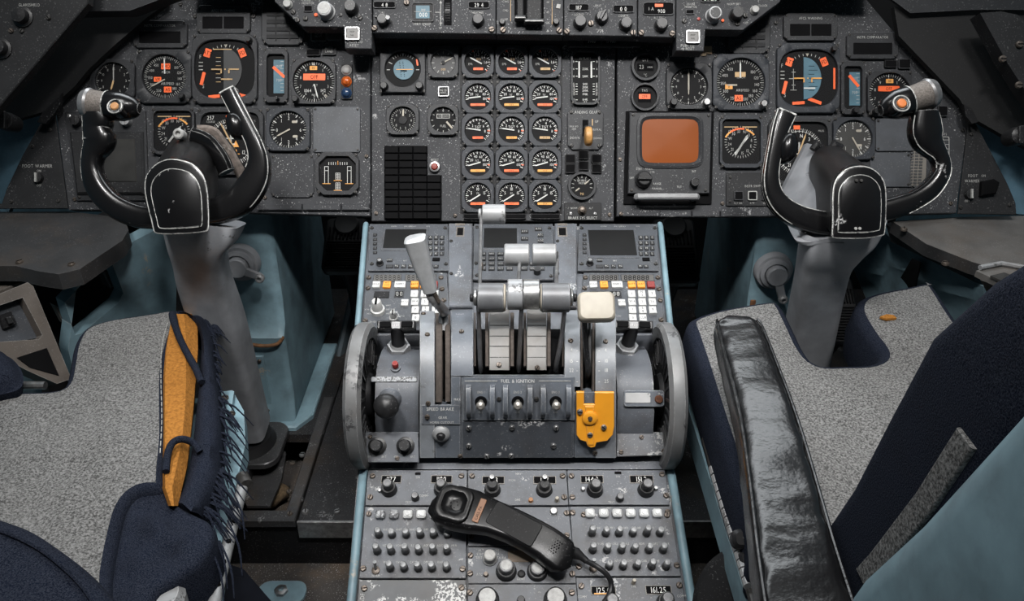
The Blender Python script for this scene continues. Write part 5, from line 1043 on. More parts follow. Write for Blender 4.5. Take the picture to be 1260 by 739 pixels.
# ---- the three computer display units on the forward slope
KEYD = M_('key_black', (.010, .010, .011), .4, edge=.4, edgec=(.12, .12, .12), er=.0008)
LCD = M_('dead_screen', (.0045, .0045, .0045), .5, spec=.2, var=.3, chips=.10, chipc=(.05, .045, .04), chs=25)
KEYLEG = {}
def key(t, q, x, y, w, h, m, z0=.003, z1=.0065, legend=None, lm=None, lh=2.6, name='key'):
    p = q(x, y); pw = abs(q(x + w / 2, y)[0] - q(x - w / 2, y)[0]); ph = abs(q(x, y - h / 2)[1] - q(x, y + h / 2)[1])
    b = MB(); b.rbox(0, 0, pw, ph, .0008, z0, z1, m, .0008, 2)
    if legend:
        sc = ph / h
        for i, ln in enumerate(legend.split('\n')): 
            n_ = len(legend.split('\n')); b.text(ln, 0, ((n_ - 1) / 2 - i) * lh * 1.3 * sc, lh * sc, lm or BLKD, z1 + .0002, sx=.75)
    o = b.build(name, t); o.matrix_local = T(p[0], p[1]); return o
def cdu(label, x0, scr, keysx, leftx, flip=False):
    t, q = unit('display_keyboard_unit', label, 'display unit', [(x0, 335), (x0 + 2.2, 277.5), (x0 + 98, 277.5), (x0 + 99.5, 335)], FWD, .004, PEDD, group=None)
    b = MB(); pxrect(b, q, scr[0] - 2.5, scr[1] - 2.5, scr[2] + 2.5, scr[3] + 3, .0038, .0052, PEDD, .0008, .002); b.build('screen_frame', t)
    b = MB(); pxrect(b, q, *scr, .005, .0056, LCD, 0, .001); b.build('screen', t)
    for i in range(4):
        for j in range(3): key(t, q, keysx + j * 7.0, 295 + i * 6.6, 5.4, 4.6, KEYD, .0038, .006, 'ABCDEFGHIJKL'[i * 3 + j], WHTD, 2.6)
    for i in range(5): key(t, q, leftx, 291.5 + i * 5.4, 5, 3.4, KEYD, .0038, .0058, '-', WHTD, 2)
    for j, w in enumerate((9, 6, 6, 6)): key(t, q, x0 + 27 + j * 8.5, 330.2, w, 4.2, KEYD, .0038, .0058, None if j == 0 else 'PG', WHTD, 2)
    key(t, q, x0 + 27, 322.5, 7, 4, KEYD, .0038, .0058, 'EXEC', WHTD, 1.8)
    for j in range(2): key(t, q, x0 + 77 + j * 7, 330.4, 6, 3.8, KEYD, .0038, .0058, 'PR', WHTD, 1.8)
    key(t, q, x0 + 84, 321.5, 9, 4.2, BLKD, .0038, .0056)
    p = q(x0 + 15, 327); b = MB(M=T(p[0], p[1])); b.lathe([(.0062, .004), (.0062, .006), (.005, .007), (.0048, .014), (.0001, .0145)], KNOB, 20, cap=False); b.lathe([(.003, .0144), (.0001, .015)], STEEL, 12, cap=False); b.build('knob', t)
    b = MB()
    for (x, y, s) in ((x0 + 32, 280.8, 'COMM'), (x0 + 52, 280.8, 'FMC DISPLAY'), (x0 + 74, 280.8, 'MSG'), (x0 + 46, 323, 'BRT')): p = q(x, y); b.text(s, p[0], p[1], .0028, WHTD, .0042)
    b.build('marking', t)
    for (x, y) in ((x0 + 5, 283), (x0 + 95, 283), (x0 + 5, 327), (x0 + 96, 327)): p = q(x, y); screw(t, p[0], p[1], .0034, SCREWD, .0036)
    return t
cdu('black-screen display keyboard behind the silver speed brake grip, left of pedestal', 453, (471.5, 285, 525, 308), 530, 462)
cdu('black-screen display keyboard on right forward pedestal above white-key panel', 710.5, (726, 286, 779, 317), 788, 719)
t, q = unit('display_keyboard_unit', 'centre display keyboard unit behind the throttle grips', 'display unit', [(582, 346), (583.5, 277.5), (680, 277.5), (681, 346)], FWD, .004, PEDD)
b = MB(); pxrect(b, q, 593, 281.5, 638, 309.5, .0038, .005, PEDD, .0006, .0015); b.build('screen_frame', t)
b = MB(); pxrect(b, q, 595, 283.5, 636, 307.5, .0048, .0054, LCD, 0, .001); b.build('screen', t)
for (x, y, w) in ((645.5, 287.5, 9), (645.5, 296, 9), (662.5, 284.5, 9), (665, 292, 7), (665, 299, 7)): key(t, q, x, y, w, 4.4, KEYD, .0038, .006, 'ATC', WHTD, 2.2)
for r_, yy in enumerate((315, 321, 327, 333)):
    for c_, xx in enumerate((594, 605, 616, 627, 645, 655.5, 666)):
        if r_ < 2 and c_ > 3: continue
        key(t, q, xx, yy, 8, 4.4, KEYD, .0038, .006, 'NAV' if (r_ + c_) % 2 else 'LEGS', WHTD, 1.8)
p = q(661, 338); b = MB(M=T(*p)); b.lathe([(.006, .004), (.0055, .014), (.0001, .0145)], KNOB, 18, cap=False); b.build('knob', t)
for (x, y) in ((587, 282), (676, 283), (586, 326), (677, 328), (587, 341), (678, 342)): p = q(x, y); screw(t, p[0], p[1], .0032, SCREWD, .0036)
for (xa, xb, lb) in ((551.5, 581.5, 'plain grey filler plate with square hole left of centre keyboard unit'), (682, 709.5, 'plain grey filler plate with square hole right of centre keyboard unit')):
    t, q = unit('filler_plate', lb, 'plate', [(xa, 380), (xa + .5, 277.5), (xb, 277.5), (xb, 380)], FWD, .006, PED, .002)
    xm = (xa + xb) / 2 - (0 if xa < 600 else 4); b = MB(); pxrect(b, q, xm - 5.5, 282.5, xm + 5.5, 294.5, .0058, .0066, BROWNM, .0003); pxrect(b, q, xm - 4, 284, xm + 4, 293, .0064, .0069, BLKD); b.build('hole', t)
    b = MB(); pxrect(b, q, xm - 6, 278.5, xm + 6, 281, .0058, .007, BROWNM, .0003); b.build('catch', t)
    for y in (300, 340): p = q(xa + 4, y); screw(t, p[0], p[1], .003, SCREWD, .0058)
# ---- navigation keyboards (white and orange keys)
CLEARK = M_('clear_grey_knob', (.42, .42, .41), .3, var=.2, chips=.2, chipc=(.2, .2, .2))
def seg7(b, q, x, y, w, h, st, m, z):
    for i, ch in enumerate(st):
        cx = x + i * w
        for s in SEG.get(ch, SEG['8']):
            bx = {'a': (0, -1, 1, 0), 'g': (0, 0, 1, 0), 'd': (0, 1, 1, 0), 'b': (1, -.5, 0, 1), 'c': (1, .5, 0, 1), 'f': (-1, -.5, 0, 1), 'e': (-1, .5, 0, 1)}[s]
            px_ = cx + (bx[0] * w * .27 if not bx[2] else 0); py_ = y + bx[1] * h * .5
            hw, hh = (w * .2, .32) if bx[2] else (.32, h * .2)
            pxrect(b, q, px_ - hw, py_ - hh, px_ + hw, py_ + hh, z, z + .0002, m, 0, .0001)
def ins(label, x0, sgn):
    t, q = unit('navigation_keyboard', label, 'keyboard', [(x0 - 4.5, 408), (x0 + .5, 337.5), (x0 + 99, 337.5), (x0 + 103.5, 408)] if sgn > 0 else [(x0 - 4, 408), (x0 + 1, 337.5), (x0 + 95, 337.5), (x0 + 100, 408)], FWD, .004, PEDD)
    for (a, c) in ((9, 43), (48, 86)):
        b = MB(); pxrect(b, q, x0 + a - 1, 340, x0 + c + 1, 348.8, .0038, .0048, BEZEL, .0004); pxrect(b, q, x0 + a, 340.8, x0 + c, 348, .0046, .0051, M_('display_window', (.065, .06, .054), .4), 0)
        seg7(b, q, x0 + a + 4.5, 344.4, 5.3, 5, '888888', BLKD, .0052); b.build('display_window', t)
    for (a, c, m, s) in ((8, 17.5, KEYW, 'HOLD'), (21, 30.5, KEYO, 'WY\nCHG'), (35, 48.5, KEYW, 'INSERT'), (55, 64.5, KEYO, 'BATT'), (66.5, 76, KEYO, 'ALRT'), (78.5, 88, KEYR, '-')):
        key(t, q, x0 + (a + c) / 2, 353.8, c - a, 7.6, m, .0035, .0085, s, BLKD, 2.1)
    nums = ('1', 'N\n2', '3', 'W4', '5', 'E6', '7', 'S\n8', '9', 'CLR', '0', '')
    for i in range(4):
        for j in range(3):
            if i == 3 and j == 2: continue
            ww = 9 if not (i == 3 and j == 1) else 9
            key(t, q, x0 + 59.5 + j * 12.4 + i * .5, 365.8 + i * 9.9, ww, 8.4, KEYW, .0035, .0095, nums[i * 3 + j] if i < 3 else ('0', 'CLR')[j], BLKD, 3)
    key(t, q, x0 + 47.5, 376, 9, 7.6, KEYW, .0035, .0085, 'FM TO', BLKD, 2)
    b = MB(); pxrect(b, q, x0 + 34, 360.5, x0 + 47, 368.5, .0038, .0052, BEZEL, .0004); pxrect(b, q, x0 + 35.5, 361.5, x0 + 45.5, 367.5, .005, .0054, BLKD); seg7(b, q, x0 + 38.3, 364.5, 4.8, 4, '88', WHTD, .0055); b.build('small_window', t)
    b = MB(); pxrect(b, q, x0 + 9, 361, x0 + 29, 369, .0038, .0054, BLK, .0006); b.build('thumb_slot', t)
    for (x, y, r, h) in ((x0 + 14.5, 385, .0105, .022), (x0 + 34, 395.5, .0065, .016)):
        p = q(x, y); b = MB(M=T(p[0], p[1])); b.lathe([(r * 1.1, .004), (r * 1.05, .010), (r * .8, .011), (r * .72, .004 + h), (r * .6, .006 + h), (.0001, .006 + h)], CLEARK, 24, cap=False)
        b.box(-r * .15, r * .15, -r * .7, r * .7, .006 + h, .0068 + h, BLKD); b.build('selector_knob', t)
    b = MB()
    for (x, y, s) in ((x0 + 6, 378, 'DIS'), (x0 + 4, 383, 'XTK/TKE'), (x0 + 4, 388, 'HDG'), (x0 + 8, 398, 'TK/GS'), (x0 + 27, 378, 'WPT'), (x0 + 30, 383, 'DIS/TIME'), (x0 + 28, 388, 'WIND'), (x0 + 43, 391, 'AUTO'), (x0 + 44, 398, 'MAN')): p = q(x, y); b.text(s, p[0], p[1], .003, WHTD, .0042)
    b.build('marking', t)
    for (x, y) in ((x0 + 3, 344), (x0 + 92, 344), (x0 + 2, 357), (x0 + 93, 358), (x0 + 95, 372), (x0 - 1, 397), (x0 + 96, 396)): p = q(x, y); screw(t, p[0], p[1], .0042, SCREW, .0036)
    return t
ins('white and orange key navigation keyboard left of the speed brake lever', 451, 1)
ins('white and orange key navigation keyboard behind the cream flap handle', 717, -1)

# ================================================================== throttle quadrant
quad = thing('throttle_quadrant', 'large grey throttle quadrant housing in the middle of the pedestal', 'quadrant', Matrix.Translation((0.008, .98, .46)))
QI = quad.matrix_world.inverted()
def qmb(): return MB(QI)
QUADG = M_('quadrant_blue_grey', (.105, .118, .138), .46, specks=.3, chips=.12, chipc=(.45, .45, .45), grime=.65, grimec=(.05, .043, .036), edge=.8, edgec=(.45, .46, .47), er=.0016, bump=.06, bs=300)
QUADL = M_('quadrant_light_grey', (.20, .215, .235), .42, specks=.2, chips=.1, chipc=(.1, .1, .1), grime=.45, grimec=(.07, .06, .05), edge=.7, edgec=(.5, .5, .5), bump=.05)
SCALE = M_('worn_scale_strip', (.17, .165, .158), .5, chips=.5, chipc=(.11, .10, .09), chs=45, grime=.75, grimec=(.12, .10, .08))
SLOTB = M_('slot_brown_brush', (.060, .048, .041), .85, var=.3, vs=200)
b = qmb()
ys = [387, 388, 389, 390.5, 395, 400, 407, 415, 425, 437, 450, 465, 480, 500, 520, 540, 562]
def ringq(X, h): return [(X, DOME.yz(y, h)[0].y, DOME.yz(y, h)[0].z) for y in ys] + [(X, .935, .47), (X, 1.02, .47), (X, 1.038, .59)]
b.loft([ringq(-.1255, -.022), ringq(.1425, -.022)], BLKD); b.build('slot_core', quad)
ysU = [383, 385, 387, 390, 395, 400, 407, 415, 425, 437, 450, 462]
def shell(name, x0, x1, ys_, h0, h1, m, xa=False): b = qmb(); DOME.strip(b, x0, x1, ys_, h0, h1, m, xa); return b.build(name, quad)
shell('outer_shell', 516.5, 535, [384] + ys[1:], -.021, .002, QUADL)
shell('side_cover', 555, 582.5, ysU, -.021, .003, QUADG)
shell('side_cover', 555, 567, [463, 475, 485, 498], -.021, .003, QUADG)
shell('slot_brush', 536, 544, [384, 386, 390, 400, 415, 437, 465, 495], -.021, -.001, SLOTB)
shell('slot_brush', 547.5, 554, [384, 386, 390, 400, 415, 437, 465, 495], -.021, -.003, SLOTB)
shell('front_panel', 535.5, 567, [499, 510, 530, 545, 562], -.021, .0015, QUADG)
shell('front_panel', 567.5, 706, [461, 480, 500, 520, 545, 562], -.021, .001, QUADG)
shell('scale_strip', 602, 627, ysU[:-1] + [455], -.012, .003, SCALE)
shell('scale_strip', 648, 672.5, ysU[:-1] + [455], -.012, .003, SCALE)
for xx, w in ((583.3, 2.0), (597, 4.3), (627.8, 4.6), (644.3, 3), (673.2, 4.5), (692, 1.6)): shell('slot_wall', xx, xx + w, ysU[:-1] + [450], -.02, -.0015, SLOTB)
shell('outer_shell', 694.5, 714, ysU + [475], -.021, .002, QUADL)
shell('outer_shell', 732.5, 758, ys, -.021, .002, QUADL)
shell('slot_brush', 714.7, 717.5, ys[1:-3], -.021, -.002, SLOTB); shell('slot_brush', 729, 731.8, ys[1:-3], -.021, -.002, SLOTB)
shell('front_panel', 706.5, 757.5, [482, 500, 520, 540, 562], -.021, .001, QUADG)
# scale lines and writing
b = qmb()
for (xa, xb) in ((602.5, 626.5), (648.5, 672)):
    for y in (402, 415, 427, 440): DOME.strip(b, xa, xb, [y - .35, y + .35], .0029, .0033, BLK, ch=.0001)
b.build('scale_marking', quad)
def surf_text(C, st, x, y, hpx, m, h=.0034, parent=quad, inv=QI, b=None, align='c', sx=.8):
    F = C.frame(x, y, h); bb = b or MB(inv @ F.mat()); bb.M = inv @ F.mat(); bb.text(st, 0, 0, hpx * lerp_tab(C.tab, y) / FPX, m, 0, align, sx); return bb
b = MB(QI)
for st, x, y, h in (('SPEED BRAKE', 542, 501.5, 4.6), ('GEAR', 545, 512, 3.6), ('HORN CUTOUT', 544, 517.6, 3.4), ): surf_text(DOME, st, x, y, h, WHT, .0036, b=b)
b.build('placard_writing', quad); b = MB(QI)
for st, x, y, h in (('MAX', 563, 490, 3.2), ('RANGE', 566, 389, 2.6)): surf_text(DOME, st, x, y, h, WHT, .0036, b=b)
b.build('cover_writing', quad); b = MB(QI)
for st, x, y in (('4', 703, 431), ('15', 703, 444), ('22', 703, 455), ('35', 704, 468), ('4', 745, 431), ('10', 746, 444), ('18', 746, 455), ('25', 746, 468)): surf_text(DOME, st, x, y, 4.6, WHT, .0024, b=b)
for x, y in ((710, 431), (710, 444), (710, 455), (710, 468), (737, 431), (737, 444), (737, 455), (737, 468)): surf_text(DOME, '-', x, y, 5, WHT, .0024, b=b, sx=1.2)
b.build('scale_numbers', quad)
def on_dome(name, x, y, h, fn, parent=quad, inv=QI, C=None):
    b = MB(inv @ (C or DOME).frame(x, y, h).mat()); fn(b); return b.build(name, parent)
def qscrew(x, y, h, r=.0036, m=None, parent=quad, inv=QI, C=None):
    k = (round(r, 5), (m or SCREW).name)
    if k not in SCR: SCR[k] = screw_mesh(r, m or SCREW)
    return inst('screw', SCR[k], parent, inv @ (C or DOME).frame(x, y, h).mat() @ Matrix.Rotation(random.random() * 3, 4, 'Z'))
for x, y, h in ((526, 413, .002), (527, 495, .002), (568, 410, .003), (526, 511, .003), (521, 388, .002), (702, 420, .002), (745, 421, .002), (614, 449, .003), (661, 452, .003), (566.5, 560, .001), (732, 556, .001)): qscrew(x, y, h)
# speed brake placard
b = qmb(); DOME.strip(b, 519, 566.5, [497, 503, 510, 520], .0012, .0032, QUADG, ch=.0006); b.build('placard', quad)
on_dome('horn_button', 543, 532, .001, lambda b: (b.lathe([(.0125, 0), (.0125, .004), (.009, .0075), (.0065, .008), (.0065, .004), (.0001, .004)], GREYL, 28, cap=False), b.lathe([(.0055, .003), (.0055, .011), (.004, .0125), (.0001, .0125)], RUBBER, 20, cap=False)))
# lower cover plate with screws
cp = qmb(); DOME.strip(cp, 569, 704.5, [517, 530, 545, 557, 561], .0012, .0035, PEDD, ch=.0012); cp.build('cover_plate', quad)
for x, y in ((577, 524), (630, 523.5), (684, 524), (577, 546), (681, 546), (629, 558.5), (599, 559)): qscrew(x, y, .0033, .0042, SCREWD if False else STEEL)
# fuel and ignition panel
fp = thing('fuel_ignition_panel', 'fuel and ignition switch panel with three silver toggles on throttle quadrant', 'switch panel', DOME.frame(637, 489, .0015).mat())
FI = fp.matrix_world.inverted()
b = MB(FI); DOME.strip(b, 570, 707, [463.5, 475, 488, 500, 514.5], .0024, .0045, QUADG, ch=.001); b.build('face_plate', fp)
b = MB(FI); surf_text(DOME, 'FUEL & IGNITION', 637, 467.3, 4.4, WHT, .0049, b=b, inv=FI); b.M = FI; DOME.strip(b, 572, 612, [467, 467.8], .0045, .0049, WHTD, ch=.0001); DOME.strip(b, 663, 702, [467, 467.8], .0045, .0049, WHTD, ch=.0001); b.build('marking', fp)
for x in (577, 606, 622, 652, 668, 699):
    b = MB(FI); pts = []
    for y, h in ((472, .0045), (473.5, .014), (480, .0185), (498, .0185), (506, .014), (512, .0045)): pts.append(DOME.yz(y, h)[0])
    X = DOME.X(x, 489); b.loft([[(X - .0032, p.y, p.z) for p in pts], [(X + .0032, p.y, p.z) for p in pts]], QUADG); b.build('guard_fin', fp)
for i, x in enumerate((592, 637, 683.5)):
    F = DOME.frame(x, 492, .0045)
    b = MB(FI @ F.mat()); b.lathe([(.0085, 0), (.0085, .0012), (.0072, .0016), (.0072, .0008), (.0001, .0008)], BLKD, 24, cap=False); b.build('switch_collar', fp)
    b = MB(FI @ F.mat()); b.tube([(0, 0, 0), (0, .001, .008), (0, .002, .016), (0, .0022, .020), (0, .0024, .023)], [.0032, .004, .0062, .0062, .003], M_('toggle_pewter', (.30, .285, .26), .42, .6, var=.3, vs=150) if i == 0 else bpy.data.materials['toggle_pewter'], 16); b.build('toggle', fp)
    b = MB(FI); surf_text(DOME, f'ENG {i + 1}', x, 481, 3, WHTD, .0048, b=b, inv=FI); surf_text(DOME, 'OFF', x, 505, 2.6, WHTD, .0048, b=b, inv=FI); b.build('marking', fp)
for x in (614, 660): qscrew(x, 489, .0045, .003, SCREWD, fp, FI)
# yellow flap guard
yg = thing('flap_stop_guard', 'bright yellow flap stop plate with round hub on quadrant', 'guard', DOME.frame(731, 510, .0045).mat()); YI = yg.matrix_world.inverted()
def yl(x, y): p = YI @ DOME.pt(x, y, .0); return (p.x, p.y)
b = MB()
out = [(708.5, 478), (718, 478), (718, 494), (731, 494), (731, 478.5), (754.5, 478.5), (755, 520), (753, 530), (746, 537), (733, 539), (731, 544), (726, 545), (722, 543), (720, 538), (713, 536), (708.5, 530)]
b.prism([yl(*p) for p in out], .0005, .0045, YPAINT, .0008); b.build('guard_plate', yg)
h_ = yl(725, 509.5)
b = MB(M=T(*h_)); b.lathe([(.0105, .004), (.0105, .008), (.008, .0095), (.0035, .0095), (.003, .0075), (.0001, .0075)], YPAINT, 28, cap=False); b.build('hub', yg)
b = MB(M=T(*h_)); b.lathe([(.0028, .006), (.0028, .0115), (.0001, .0115)], SCREW, 6, cap=False); b.build('bolt', yg)
for x, y in ((713, 502.5), (742, 521), (725, 529.5)):
    p = yl(x, y); screw(yg, p[0], p[1], .0042, STEEL, .0044)
b = MB(); b.prism([yl(*p) for p in ((719.5, 496), (730, 496), (729.5, 541), (721.5, 541))], .0044, .0058, YPAINT, .0006); b.build('strap', yg)

# ---- levers
GRIPG = M_('grip_worn_grey', (.33, .34, .355), .38, .2, chips=.4, chipc=(.085, .085, .085), chs=55, grime=.4, grimec=(.08, .07, .06), edge=.5, edgec=(.7, .7, .7))
GRIPD = M_('grip_dark_grey', (.15, .155, .165), .42, .2, chips=.3, chipc=(.34, .34, .34), chs=50, grime=.4, grimec=(.05, .045, .04), edge=.6, edgec=(.5, .5, .5))
ARM = M_('lever_arm_steel', (.30, .30, .305), .4, .6, var=.3, vs=90, grime=.5)
ARMD = M_('lever_arm_dark', (.09, .09, .095), .42, .5, var=.3, vs=90, grime=.4)
def grip(b, x0, x1, yc, d, r, m, seg=28, ends=.0015):
    p0 = at(x0, yc, d); p1 = at(x1, yc, d); X0, X1 = p0.x, p1.x
    b.tube([(X0, p0.y, p0.z), (X0 + ends, p0.y, p0.z), (X1 - ends, p0.y, p0.z), (X1, p0.y, p0.z)], [r - ends, r, r, r - ends], m, seg, up=(0, 0, 1))
def flat_arm(b, pts, w, t, m):
    """bar of thickness t (sideways) and width w (fore and aft) along world points"""
    b.tube(pts, [(t, w)] * len(pts), m, 8, up=(1, 0, 0))
def lever(name, label, pivot): 
    t = thing(name, label, 'lever', Matrix.Translation(pivot)); return t, t.matrix_world.inverted()
spec = (('left throttle lever with dark grip and tall raised reverse lever behind', (588, 620), 588.5, (590.5, 622), 263, 1.235, 592, (591, 453)),
        ('middle throttle lever with wide worn silver grip', (624.5, 664), 642, (620.5, 651), 313.5, 1.195, 639.5, (638.5, 452)),
        ('right throttle lever with dark chipped grip beside cream flap handle', (666, 701), 695.5, (655, 684), 313.5, 1.195, 686, (685, 451)))
for i, (lb, gx, ax, rx, ry, rd, rax, foot) in enumerate(spec):
    gd = 1.128; t, I = lever('throttle_lever', lb, at(foot[0], foot[1], 1.16)); t['group'] = 'throttle levers'
    b = MB(I); gm = (GRIPD, GRIPG, GRIPD)[i]; yy = (366, 362, 366)[i]; rr = (.0205, .0215, .0205)[i]
    if i == 1: grip(b, gx[0], 643, yy, gd, rr, gm); 
    else: grip(b, gx[0], gx[1], yy, gd, rr, gm)
    b.build('grip', t)
    if i == 1:
        b = MB(I); grip(b, 643.3, gx[1], yy, gd, rr * .98, STEEL); b.build('grip_sleeve', t)
    if i == 0:
        b = MB(I); grip(b, 616, 622.5, yy, gd, rr * .93, CREAM); b.build('grip_ring', t)
        b = MB(I); grip(b, 582.5, 587.5, yy, gd, .0115, STEEL); grip(b, 578, 583, yy, gd, .006, BLK); b.build('side_button', t)
    if i == 2:
        b = MB(I); grip(b, 664.5, 669, yy, gd, rr * .93, CREAM); b.build('grip_ring', t)
        b = MB(I); grip(b, 701.5, 705, yy, gd, .0125, STEEL); grip(b, 705, 710, yy, gd, .006, BLK); b.build('side_button', t)
    b = MB(I)
    p_top = at(ax, yy + 6, gd + .004); p_mid = at((ax + foot[0]) / 2 + (0 if i != 2 else 1), 412, 1.138); p_b = DOME.pt(foot[0], foot[1] - 6, .004); p_c = DOME.pt(foot[0], foot[1], -.019)
    flat_arm(b, catmull([p_top, p_mid, p_b, p_c], 5), .0085, .0032, ARMD); b.build('arm', t)
    # reverse lever riding on the throttle
    b = MB(I); r2 = (.0145, .0165, .0165)[i]; grip(b, rx[0] + (3 if i == 0 else 0), rx[1], ry, rd, r2, GREYL); b.build('reverse_grip', t)
    b = MB(I); top = at(rax, ry + (2 if i == 0 else 8), rd); knee = at(rax - 1, 330 if i == 0 else 336, 1.155); low = at(rax - 1.5, 356, 1.150)
    flat_arm(b, [top, knee, low], .0050, .0026, ARM)
    if i == 0: grip(b, 589.5, 594.5, 328, 1.162, .0065, SCREW)
    b.build('reverse_arm', t)
    if i == 0: b = MB(I); grip(b, 588.5, 592.5, ry, rd, .008, GREYL); b.build('pivot_cap', t)
    if i == 2: b = MB(I); grip(b, 684.5, 687, ry, rd, .006, STEEL); b.build('pivot_cap', t)
# speed brake lever
t, I = lever('speed_brake_lever', 'speed brake lever with tall silver tapered grip on left of quadrant', at(548, 394, 1.20))
SILV = M_('satin_silver_grip', (.46, .47, .48), .36, .35, var=.15, vs=60, chips=.1, chipc=(.15, .15, .15), edge=.6, edgec=(.8, .8, .8))
ax = [(510.5, 293.5, 1.085, 26.5), (514, 306, 1.093, 25), (519.5, 325, 1.105, 22), (526.5, 346, 1.118, 18.5), (529.5, 356.5, 1.125, 16.5)]
def gsec(x, y, d, w, dep, tilt=-.25):
    c = at(x, y, d); hw = w / 2 * d / FPX; pr = rrect(2 * hw, dep, min(hw, dep / 2) * .55, 4)
    ax_ = (at(529.5, 356.5, 1.125) - at(510.5, 293.5, 1.085)).normalized(); u = Vector((1, 0, 0)); u = (u - ax_ * u.dot(ax_)).normalized(); v = ax_.cross(u)
    return [c + u * a + v * e for a, e in pr]
b = MB(I); rings = [gsec(*ax[0][:3], ax[0][3] * .7, .016)] + [gsec(*a, .026 - i * .001) for i, a in enumerate(ax)] + [gsec(*ax[-1][:3], ax[-1][3] * .75, .012)]
c0 = at(509.8, 291.2, 1.085) - at(510.5, 293.5, 1.085); rings[0] = [p + c0 for p in rings[0]]
b.loft(rings, SILV); b.build('grip', t)
b = MB(I); flat_arm(b, [at(513.5, 300, 1.0795), at(526, 345, 1.1098), at(528, 354, 1.116)], .0009, .0006, BLK); b.build('grip_seam', t)
b = MB(I); b.tube(catmull([at(528, 352, 1.122), at(532, 366, 1.128), at(541, 376, 1.140), at(547, 384, 1.16), DOME.pt(546, 392, .006), DOME.pt(545.8, 400, -.012)], 5), [(.0075, .0055)] * 26, ARM, 12, up=(1, 0, 0)); b.build('arm', t)
b = MB(I); b.tube([at(533, 357, 1.118), at(540, 372, 1.128)], [.0035, .0028], SCREW, 8); b.build('latch_rod', t)
# flap lever
t, I = lever('flap_lever', 'flap lever with big square cream handle on right of quadrant', at(722, 440, 1.15))
c = at(734, 376.5, 1.085); Fh = Frame(c, (1, 0, .02), Uv * .98 + Fv * .25)
b = MB(I @ Fh.mat()); b.M = I @ Fh.mat(0, 0, -.012)
hw, hh = 23.2 * 1.085 / 1000, 18.6 * 1.085 / 1000
sec = lambda k, z: [(x, y, z) for x, y in rrect(2 * hw * k, 2 * hh * k, .008, 5)]
b.loft([sec(.86, -.006), sec(.97, -.002), sec(1.0, .004), sec(.99, .010), sec(.95, .0145), sec(.86, .017), sec(.6, .0178)], CREAM); b.build('handle', t)
b = MB(I); flat_arm(b, catmull([at(719, 390, 1.095), at(720, 410, 1.115), at(722.5, 440, 1.126), at(723.5, 455, 1.128), DOME.pt(724, 462, -.018)], 5), .009, .0040, BLK); b.build('arm', t)
b = MB(I); flat_arm(b, [at(725.5, 392, 1.105), at(725.5, 430, 1.122), DOME.pt(726, 450, -.006)], .003, .002, ARM); b.build('latch_rod', t)

# ---- side drums fittings
def ondrum(x, y, h=0.0): return DRUM.frame(x, y, h)
rb2 = thing('red_button', 'small red push button on left drum beside the trim wheel', 'button', ondrum(487, 453, .0006).mat()); 
b = MB(); b.lathe([(.0075, 0), (.0072, .002), (.005, .0025), (.0001, .0025)], PED, 20, cap=False); b.build('ring', rb2)
b = MB(); b.lathe([(.0042, .002), (.0048, .006), (.0048, .011), (.004, .0125), (.0001, .0128)], M_('red_button', (.22, .014, .010), .4, edge=.3), 16, cap=False); b.build('push_cap', rb2)
pl = thing('worn_placard', 'worn silver strip placard under the small red button', 'placard', ondrum(485, 467, .0006).mat()); b = MB(); b.rbox(0, 0, .066, .0085, .002, 0, .0016, M_('worn_placard_metal', (.30, .31, .32), .45, .3, chips=.5, chipc=(.08, .08, .08), chs=80), .0004); b.build('placard_plate', pl)
kb = thing('rudder_trim_knob', 'black ball-shaped knob on the left drum', 'knob', ondrum(480, 494, .0006).mat())
b = MB(); b.tube([(0, .004, 0), (0, .002, .012), (0, 0, .030)], [.017, .012, .010], PED, 20); b.build('boot', kb)
b = MB(); b.lathe([(.0001, .018), (.010, .021), (.0165, .029), (.018, .036), (.0155, .044), (.009, .0495), (.0001, .051)], KNOB, 28, cap=False); b.build('ball', kb)
rp = thing('trim_cutout_plate', 'framed worn silver label plate with rust bolt on right drum', 'plate', ondrum(792, 490, .0006).mat())
b = MB(); b.rbox(0, 0, .058, .0235, .004, 0, .003, QUADG, .001); b.build('plate', rp); b = MB(); b.rbox(-.009, .001, .036, .0145, .0015, .0028, .0042, M_('flaked_label', (.42, .42, .42), .5, chips=.6, chipc=(.06, .06, .06), chs=60), .0004); b.build('label', rp)
b = MB(M=T(.021, -.001)); b.lathe([(.006, .0028), (.006, .005), (.005, .0065), (.0001, .0065)], M_('rust', (.10, .035, .015), .75, var=.4, vs=200), 16, cap=False); b.build('bolt', rp)
# base plates beside the drums
BASEF = Frame(at(630, 550, 1.183), Rv, at(630, 530, 1.1885) - at(630, 570, 1.178))
t, q = unit('light_control_panel', 'small panel with two black knobs at foot of left trim wheel', 'panel', [(451, 569), (452, 532), (516.5, 532), (517, 569)], BASEF, .006, PED, .001, z=.0125)
for i, x in enumerate((467, 501)):
    p = q(x, 549); b = MB(M=T(*p)); b.lathe([(.013, .006), (.013, .0085), (.009, .010), (.0085, .010), (.0082, .0235), (.0072, .025), (.0001, .025)], KNOB, 26, cap=False); b.build('knob', t)
b = MB()
for s, x in (('OFF', 456, ), ('BRT', 475), ('OFF', 490), ('BRT', 510)): p = q(x, 562); b.text(s, p[0], p[1], .0032, WHTD, .0063)
b.build('marking', t)
for x, y in ((491, 564), (458, 538)): p = q(x, y); screw(t, p[0], p[1], .0032, SCREW, .0058)
t, q = unit('chipped_cover', 'paint-chipped cover plate at foot of right trim wheel', 'plate', [(757.5, 562), (758, 532), (819, 532), (822, 560)], BASEF, .006, M_('heavily_chipped_grey', (.11, .115, .125), .55, chips=.75, chipc=(.42, .42, .41), chs=45, grime=.4, specks=.6), .001, z=.004)
for x, y in ((763, 556), (815, 555), (788, 538)): p = q(x, y); screw(t, p[0], p[1], .0034, SCREW, .0058)
